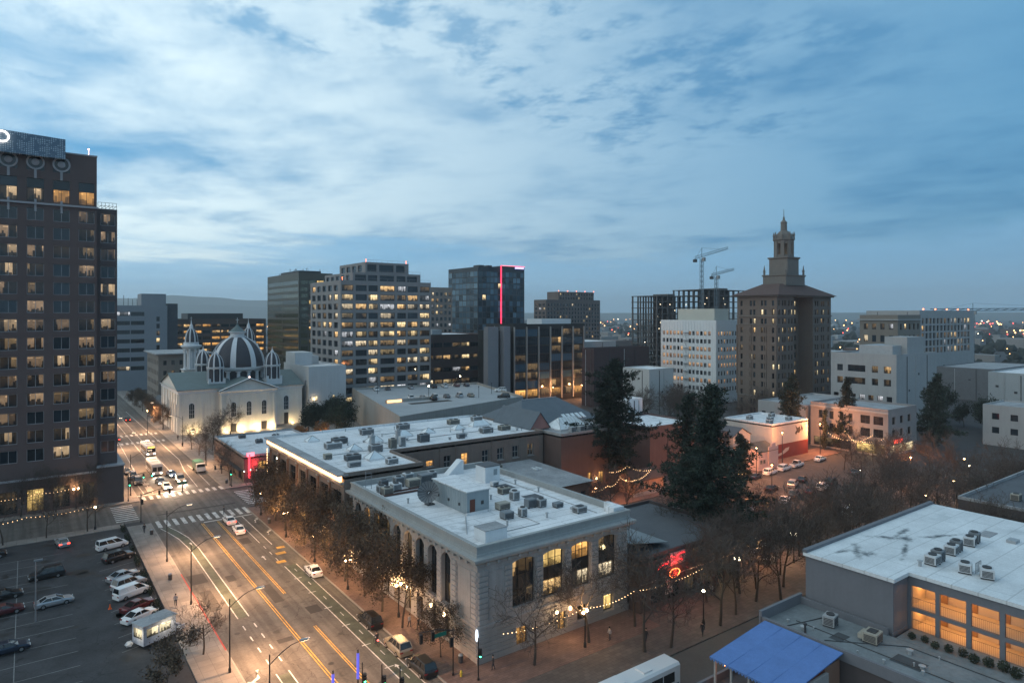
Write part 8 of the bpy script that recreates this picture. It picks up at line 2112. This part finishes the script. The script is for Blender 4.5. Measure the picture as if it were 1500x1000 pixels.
# traffic signals
E_green = emit('signal_green', (0.05, 1.0, 0.35), 12.0, False)
def signal(x, y, rz, label, mast=0, h=4.2, green=True, z=0.13, sign=False):
    o = thing('traffic_signal', label, 'traffic light', (x, y, z), rz)
    b = MB(); b.lathe(0, 0, [(0.14, 0), (0.14, .3), (0.08, .4), (0.065, h+1.2)], 8); b.build('post', M_black_metal, o, local=True)
    spots_ = [(0.25, 0, h-.6)]
    if mast:
        b = MB(); b.tube([(0, 0, h+.8), (mast*.5, 0, h+1.5), (mast, 0, h+1.7)], [.07, .06, .045], 6); b.build('mast_arm', M_black_metal, o, local=True)
        spots_.append((mast-.3, 0, h+.9)); spots_.append((mast*.6, 0, h+.8))
        if sign:
            b = MB(); b.box(mast*.2, mast*.2+1.7, -.03, .03, h+.55, h+1.0); b.build('name_plate', mat('plate_green', (0.01, 0.14, 0.10), 0.5), o, local=True)
    for (sx, sy, sz) in spots_:
        b = MB(); b.box(sx-.17, sx+.17, sy-.14, sy+.14, sz-.45, sz+.55)
        for q in (-.25, .05, .35): b.box(sx-.13, sx+.13, sy-.30, sy-.141, sz+q+.12, sz+q+.15)
        hd = b.build('signal_head', M_black_metal, o, local=True)
        g = MB(); g.lathe(0, 0, [(.1, 0), (.1, .02)], 10); l = g.build('signal_lamp', E_green if green else M_dkgrey, o, local=True); l.location = (sx, sy-.15, sz-.25); l.rotation_euler = (R(90), 0, 0)
    return o
signal(18.6, 152.2, R(0), 'traffic signal with long mast arm at the car park corner', 5.5, 4.6, False)
signal(18.4, 171.0, R(0), 'green traffic signal at the dark tower corner', 5.0, 4.4)
signal(40.2, 170.6, R(180), 'traffic signal at the corner cafe', 4.0, 4.2)
signal(40.2, 172.0, R(-20), 'green traffic signal under the corner cafe awning', 0, 3.6)
signal(40.3, 150.0, R(180), 'traffic signal post at the brick hall corner', 0, 4.2, False)
signal(40.0, 66.4, R(180), 'green traffic signal with name plate at the bank corner', 4.5, 4.4, True, 0.14, True)
signal(41.8, 63.8, R(-40), 'short green pedestrian signal below the bank corner', 0, 3.6, True, 0.14)
for i, (x, y) in enumerate(((28.7, 66.2), (30.2, 64.6), (31.6, 63.2))):
    signal(x, y, R(0), 'green signal post on the median at the lower crossing', 0, 4.0, True, 0.0)['group'] = 'median signal posts'
for x, y in ((25.6, 66.5), (29.4, 69.0)):
    o = thing('banner_post', 'slim post wrapped in blue light on the lower median', 'post', (x, y, 0), 0, 'blue lit posts on the median')
    b = MB(); b.tube([(x, y, 0), (x, y, 5.2)], .09, 6); b.build('post', M_black_metal, o); b = MB(); b.tube([(x, y, 2.0), (x, y, 4.8)], .15, 6); b.build('light_sleeve', emit('sleeve_blue', (0.08, 0.10, 0.75), 0.8, False), o)
o = thing('name_plate_sign', 'green street name plate lying over the far crosswalk on a thin post', 'sign', (30.0, 173.8, 0)); b = MB(); b.tube([(30, 173.8, 0), (30, 173.8, 2.2)], .05, 5); b.build('post', M_dkgrey, o); b = MB(); b.box(28.9, 30.9, 173.77, 173.83, 1.7, 2.15); b.build('plate', MATS.get('plate_green') or mat('plate_green', (0.01, 0.14, 0.10), 0.5), o)
# litter bins, bollards, hydrant
def bin_(x, y, label, z=0.14, group=None):
    o = thing('litter_bin', label, 'bin', (x, y, z), 0, group)
    b = MB(); b.lathe(x, y, [(.27, z), (.3, z+.1), (.3, z+.8)], 10); b.build('drum', M_dkgrey, o); b = MB(); b.lathe(x, y, [(.31, z+.81), (.31, z+.9), (.16, z+1.05)], 10); b.build('lid', M_steel, o)
bin_(18.3, 116.6, 'dark litter bin on the pavement by the red kerb'); bin_(19.2, 142.6, 'dark litter bin beneath the long mast-arm signal'); bin_(39.3, 136.4, 'dark litter bin before the brick hall'); bin_(42.2, 68.3, 'litter bin by the signal below the bank corner'); bin_(40.0, 174.8, 'litter bin at the corner cafe kerb')
for i in range(5):
    x, y = 20.8 + 0.0*i, 88 + i*0
hy = thing('fire_hydrant', 'small yellow hydrant on the bank corner pavement', 'hydrant', (40.6, 65.6, .14)); b = MB(); b.lathe(40.6, 65.6, [(.14, .14), (.12, .6), (.16, .62), (.1, .8), (.03, .86)], 8); b.build('barrel', mat('hydrant_yellow', (.5, .38, .05), .5), hy); b = MB(); b.tube([(40.4, 65.6, .5), (40.8, 65.6, .5)], .06, 6); b.build('outlet', MATS['hydrant_yellow'], hy)
# fence and hedge between the car park and pavement
fn = thing('fence', 'low metal railing along the west car park edge', 'fence', (15.5, 120, 0))
for k in range(28):
    b = MB(); y = 96 + k*2.0; b.box(15.46, 15.54, y-.04, y+.04, .0, 1.25); b.build('post', M_dkgrey, fn)
for z in (.35, 1.15):
    b = MB(); b.box(15.48, 15.52, 96, 150.3, z, z+.06); b.build('rail', M_dkgrey, fn)
b = MB()
for k in range(360): b.box(15.49, 15.51, 96.1 + k*.15, 96.13 + k*.15, .36, 1.15, 0, False)
stuff(b.build('pickets', M_dkgrey, fn))
hd = thing('hedge', 'clipped dark hedge patches behind the car park railing', 'hedge', (15.0, 120, 0))
b = MB(); rnd = random.Random(3)
for k in range(5200):
    y = rnd.uniform(97, 150); 
    if math.sin(y*.9)+.5*math.sin(y*2.3) < -0.15: continue
    p = Vector((15.05+rnd.uniform(-.35, .35), y, rnd.uniform(.05, 1.1))); e = rvec(); f = rvec().cross(e).normalized(); s = .2
    b.quad(tuple(p-e*s*.5), tuple(p+f*s*.4), tuple(p+e*s*.5), tuple(p-f*s*.4))
stuff(b.build('leaves', M_evg, hd))
# church railing
fr = thing('fence', 'dark railing along the cathedral forecourt', 'fence', (44.6, 240, 0))
for k in range(20):
    b = MB(); y = 212 + k*2.0; b.box(44.56, 44.64, y-.04, y+.04, .12, 1.4); b.build('post', M_dkgrey, fr)
for z in (.4, 1.3): b = MB(); b.box(44.58, 44.62, 212, 250, z, z+.06); b.build('rail', M_dkgrey, fr)
# strings of bulbs
E_bulb = emit('bulb_warm', (1.0, 0.60, 0.28), 4.0, False)
BULB = MB(); BULB.ico((0, 0, 0), 0.06); BULBM = BULB.mesh('bulb', [E_bulb])
def bulbs(label, pts, n, sag=0.5, group=None, r=1.0):
    a = Vector(pts[0]); o = thing('bulb_string', label, 'string lights', a, 0, group)
    tot = []
    for p, q in zip(pts, pts[1:]):
        p, q = Vector(p), Vector(q); k = max(3, int(n*(q-p).length/sum((Vector(y)-Vector(x)).length for x, y in zip(pts, pts[1:]))))
        for i in range(k): t = i/k; tot.append(p.lerp(q, t) - Vector((0, 0, sag*4*t*(1-t))))
    tot.append(Vector(pts[-1]))
    b = MB(); b.tube(tot, .015, 3); b.build('cable', M_black_metal, o)
    for p in tot:
        c = bpy.data.objects.new('bulb', BULBM); COL.objects.link(c); c.parent = o; c.location = p - a - Vector((0, 0, .08)); c.scale = (r, r, r)
bulbs('string of warm bulbs along the mall before the bank and restaurant', [(45.2, 63.6, 4.6), (56.8, 62.4, 5.0), (66, 62.6, 4.8), (79, 61.6, 5.2)], 60, .5)
bulbs('string of bulbs hung over the pavement before the dark tower', [(-6, 170.6, 4.2), (2, 170.6, 4.6), (8.6, 171.0, 4.8)], 24, .3, r=0.9)
bulbs('string of bulbs along the car park pavement', [(-9, 152.6, 4.0), (0, 152.6, 4.4), (10.8, 152.6, 4.7)], 30, .4, r=0.9)
bulbs('swag of bulbs over the garden cafe terrace', [(98, 108, 4.0), (103, 105.5, 4.4), (106, 104.6, 6.2)], 22, .9, r=1.3)
bulbs('swag of bulbs from the cafe mast to its gable', [(106, 104.6, 6.0), (112, 106, 4.2), (118, 106.6, 5.6), (112.5, 108.8, 6.8), (107, 109, 6.2)], 46, .5, r=1.3)
bulbs('string of bulbs before the corner shops', [(199.5, 108, 5.5), (201, 101, 4.2), (202.5, 93, 5.6)], 26, .8, r=1.6)
bulbs('string of bulbs slanting up the shop corner', [(202.8, 104.5, 6.2), (201.0, 100.5, 3.6), (202.9, 96.5, 6.0)], 26, .3, r=1.5)
bulbs('rope of bulbs on the mall planter', [(98.2, 66.4, 3.0), (101.6, 66.8, 3.4)], 10, .1, r=1.6)
bulbs('column of bulbs down the brick hall corner', [(42.0, 147.3, 13.0), (42.0, 147.3, 1.2)], 34, 0.0, r=1.7)
# fairy lights wound into the street-tree crowns
rl = random.Random(8)
for i, (x, y, z, n) in enumerate(((40.4, 110.5, 5.4, 60), (40.6, 96.0, 5.2, 70), (41.8, 84.5, 5.0, 70), (41.2, 87.5, 5.4, 50), (100.8, 67.6, 2.6, 40), (133.5, 93, 5.0, 30))):
    o = thing('fairy_lights', ('warm fairy lights wound in the street trees', 'warm fairy lights wound in trees of the car park edge')[i > 3], 'fairy lights', (x, y, z), 0, ('fairy lights in street trees', 'fairy lights at the car park')[i > 3])
    b = MB(); pts = []
    for k in range(n):
        a = k*.55; rr2 = 1.1*(0.4+.6*rl.random()); pts.append((x+rr2*math.cos(a), y+rr2*math.sin(a), z+(k/n-.5)*1.8+rl.uniform(-.2, .2)))
    b.tube(pts, .012, 3); b.build('cable', M_black_metal, o)
    for p in pts:
        c = bpy.data.objects.new('bulb', BULBM); COL.objects.link(c); c.parent = o; c.location = Vector(p)-Vector((x, y, z))
# planter and sign on the mall
pl = thing('planter', 'stone planter with scrub beside the mall sodium lamp', 'planter', (101.5, 66.0, .1)); b = MB(); b.lathe(101.5, 66.0, [(1.6, .1), (1.8, .7), (1.5, .72)], 12); b.build('tub', M_stone, pl)
b = MB()
for k in range(500):
    p = Vector((101.5, 66.0, 1.2)) + rvec()*rl.random()*1.3; e = rvec(); f = rvec().cross(e).normalized(); s = .25
    b.quad(tuple(p-e*s*.5), tuple(p+f*s*.35), tuple(p+e*s*.5), tuple(p-f*s*.35))
b.build('shrub', M_brownleaf, pl)

# ------------------------------------------------------------------ people
def clothes(name, skin, top, legs, hair):
    m = bpy.data.materials.new(name); MATS[name] = m; t, b = _p(m); L = t.links.new
    tcx = t.nodes.new('ShaderNodeTexCoord'); sp = t.nodes.new('ShaderNodeSeparateXYZ'); L(tcx.outputs['Object'], sp.inputs[0])
    rp = t.nodes.new('ShaderNodeValToRGB'); mr = t.nodes.new('ShaderNodeMath'); mr.operation = 'DIVIDE'; L(sp.outputs[2], mr.inputs[0]); mr.inputs[1].default_value = 1.75; L(mr.outputs[0], rp.inputs[0])
    rp.color_ramp.interpolation = 'CONSTANT'; el = rp.color_ramp.elements
    el[0].position = 0; el[0].color = (.01, .01, .01, 1); el[1].position = .05; el[1].color = (*legs, 1)
    for p, c in ((.53, top), (.845, skin)): q = el.new(p); q.color = (*c, 1)
    L(rp.outputs[0], b.inputs['Base Color']); b.inputs['Roughness'].default_value = .8; return m
def person(x, y, rz, label, m, hairm, z=0.14, walk=0.25, seat=False):
    o = thing('person', label, 'person', (x, y, z), rz)
    if seat:
        V = [(0, -.05, .98), (0, 0, 1.15), (0, .12, 1.38), (0, .2, 1.52), (0, .24, 1.70), (-.11, .12, .92), (-.12, .34, .66), (-.12, .2, .28), (-.12, .32, .22), (.11, .12, .92), (.12, .30, .84), (.12, .22, .45), (.12, .33, .40), (-.2, .14, 1.38), (-.22, .34, 1.16), (-.2, .55, 1.08), (.2, .14, 1.38), (.22, .34, 1.16), (.2, .55, 1.08)]
    else:
        V = [(0, 0, .95), (0, 0, 1.15), (0, .01, 1.40), (0, .02, 1.52), (0, .04, 1.67), (-.10, 0, .88), (-.11, walk*.5, .48), (-.11, walk*.4, .09), (-.11, walk*.4+.15, .04), (.10, 0, .88), (.11, -walk*.3, .48), (.11, -walk, .11), (.11, -walk+.14, .05), (-.21, 0, 1.40), (-.26, -.08, 1.12), (-.25, .02, .86), (.21, 0, 1.40), (.26, .06, 1.12), (.25, .16, .88)]
    E = [(0, 1), (1, 2), (2, 3), (3, 4), (0, 5), (5, 6), (6, 7), (7, 8), (0, 9), (9, 10), (10, 11), (11, 12), (2, 13), (13, 14), (14, 15), (2, 16), (16, 17), (17, 18)]
    rad = [.16, .15, .17, .065, .11, .10, .07, .05, .045, .10, .07, .05, .045, .07, .05, .035, .07, .05, .035]
    me = bpy.data.meshes.new('body'); me.from_pydata([Vector(v) for v in V], E, []); me.materials.append(m)
    bo = bpy.data.objects.new('body', me); COL.objects.link(bo); bo.parent = o
    sk = bo.modifiers.new('skin', 'SKIN'); ld = me.skin_vertices[0].data if me.skin_vertices else None
    if ld is None:
        bm = bmesh.new(); bm.from_mesh(me); lay = bm.verts.layers.skin.verify(); bm.to_mesh(me); bm.free(); ld = me.skin_vertices[0].data
    for i, r in enumerate(rad): ld[i].radius = (r, r*.8 if i < 3 else r)
    ld[0].use_root = True
    ss_ = bo.modifiers.new('sub', 'SUBSURF'); ss_.levels = 1; ss_.render_levels = 1
    hp_ = V[4]; b = MB(); b.ico((hp_[0], hp_[1]-.02, hp_[2]+.05), .125, 0, 1.0); b.build('hair', hairm, o, True, True)
    return o
dk_h = mat('hair_dark', (.012, .01, .009), .7, world=False)
DARKC = clothes('clothes_dark', (.35, .22, .16), (.018, .018, .022), (.02, .022, .03), 0)
LIGHTC = clothes('clothes_light', (.35, .22, .16), (.30, .28, .28), (.04, .04, .05), 0)
person(18.2, 144.4, R(160), 'person in dark coat standing by the hedge at the car park corner', DARKC, dk_h)
person(17.3, 105.6, R(170), 'person in pale top walking along the west pavement', LIGHTC, dk_h)
person(71.2, 55.4, R(100), 'person in dark coat crossing the lamp-lit mall paving', DARKC, dk_h, 0.1)
person(39.6, 230.0, R(10), 'person in dark coat walking before the cathedral railing', DARKC, dk_h)
person(40.6, 244.0, R(190), 'person in dark clothes near the cathedral corner', DARKC, dk_h)
person(42.0, 78.6, R(30), 'person in dark clothes under the bank arcade lamps', DARKC, dk_h)
person(41.4, 80.0, R(200), 'person in pale top beside the bank arcade', LIGHTC, dk_h)
person(17.4, 172.2, R(90), 'person in dark clothes waiting at the tower corner', DARKC, dk_h)
person(44.4, 64.6, R(60), 'person in dark clothes waiting below the bank corner sign', DARKC, dk_h, 0.14)
person(60.5, 61.6, R(80), 'person in pale top walking past the bank side door', LIGHTC, dk_h, 0.12)
person(64.0, 58.6, R(-90), 'person in dark clothes strolling under the mall bulbs', DARKC, dk_h, 0.12)
person(82.5, 62.6, R(100), 'person in pale top outside the neon restaurant', LIGHTC, dk_h, 0.1)
person(33.5, 148.6, R(90), 'person in dark clothes on the near crosswalk', DARKC, dk_h, 0.0)
person(29.6, 172.0, R(-90), 'person in dark clothes on the far crosswalk in the headlights', DARKC, dk_h, 0.0)
# cyclist
bc = thing('bicycle', 'bicycle with red rear light in the cycle lane', 'bicycle', (35.9, 78.4, 0), 0)
for yy in (-.5, .5):
    b = MB(); b.tube([(0, yy+.34*math.cos(a), .34+.34*math.sin(a)) for a in [2*math.pi*k/16 for k in range(17)]], .025, 5); b.build('wheel', M_tyre, bc, local=True)
b = MB()
for P in ([(0, -.5, .34), (0, -.1, .3), (0, -.22, .85), (0, -.5, .34)], [(0, -.1, .3), (0, .38, .85), (0, -.2, .78)], [(0, .5, .34), (0, .36, 1.0), (-.22, .42, 1.04)], [(0, .36, 1.0), (.22, .42, 1.04)]): b.tube(P, .02, 5)
b.build('frame', M_dkgrey, bc, local=True)
b = MB(); b.box(-.07, .07, -.38, -.1, .86, .92); b.build('saddle', M_black_metal, bc, local=True)
b = MB(); b.ico((0, -.42, .75), .06); b.build('rear_light', emit('bike_red', (1.0, .03, .03), 30, False), bc, local=True)
person(35.9, 78.1, 0, 'cyclist in dark clothes riding up the cycle lane', DARKC, dk_h, 0.0, 0, True)
# headlamp pools on the road
for (x, y) in ((27.2, 176.2), (31.2, 181.6), (27.4, 193.7)):
    for s in (-.6, .6): spot('headlamp_beam', (x+s, y-.1, .66), (x+s, y-9, 0.0), 1300, (1.0, .84, .62), R(60), .8, .08)
# ------------------------------------------------------------------ evening haze
hz = MB(); hz.box(-6900, 8900, -2900, 8900, -3.0, 312.0)
hm = bpy.data.materials.new('haze_air'); hm.use_nodes = True
hn = hm.node_tree; hn.nodes.clear()
hv = hn.nodes.new('ShaderNodeVolumePrincipled')
hv.inputs['Color'].default_value = (0.86, 0.95, 1.0, 1)
hv.inputs['Density'].default_value = 0.00015
hv.inputs['Anisotropy'].default_value = 0.2
ho = hn.nodes.new('ShaderNodeOutputMaterial'); hn.links.new(hv.outputs[0], ho.inputs['Volume'])
o = stuff(hz.build('haze', hm))
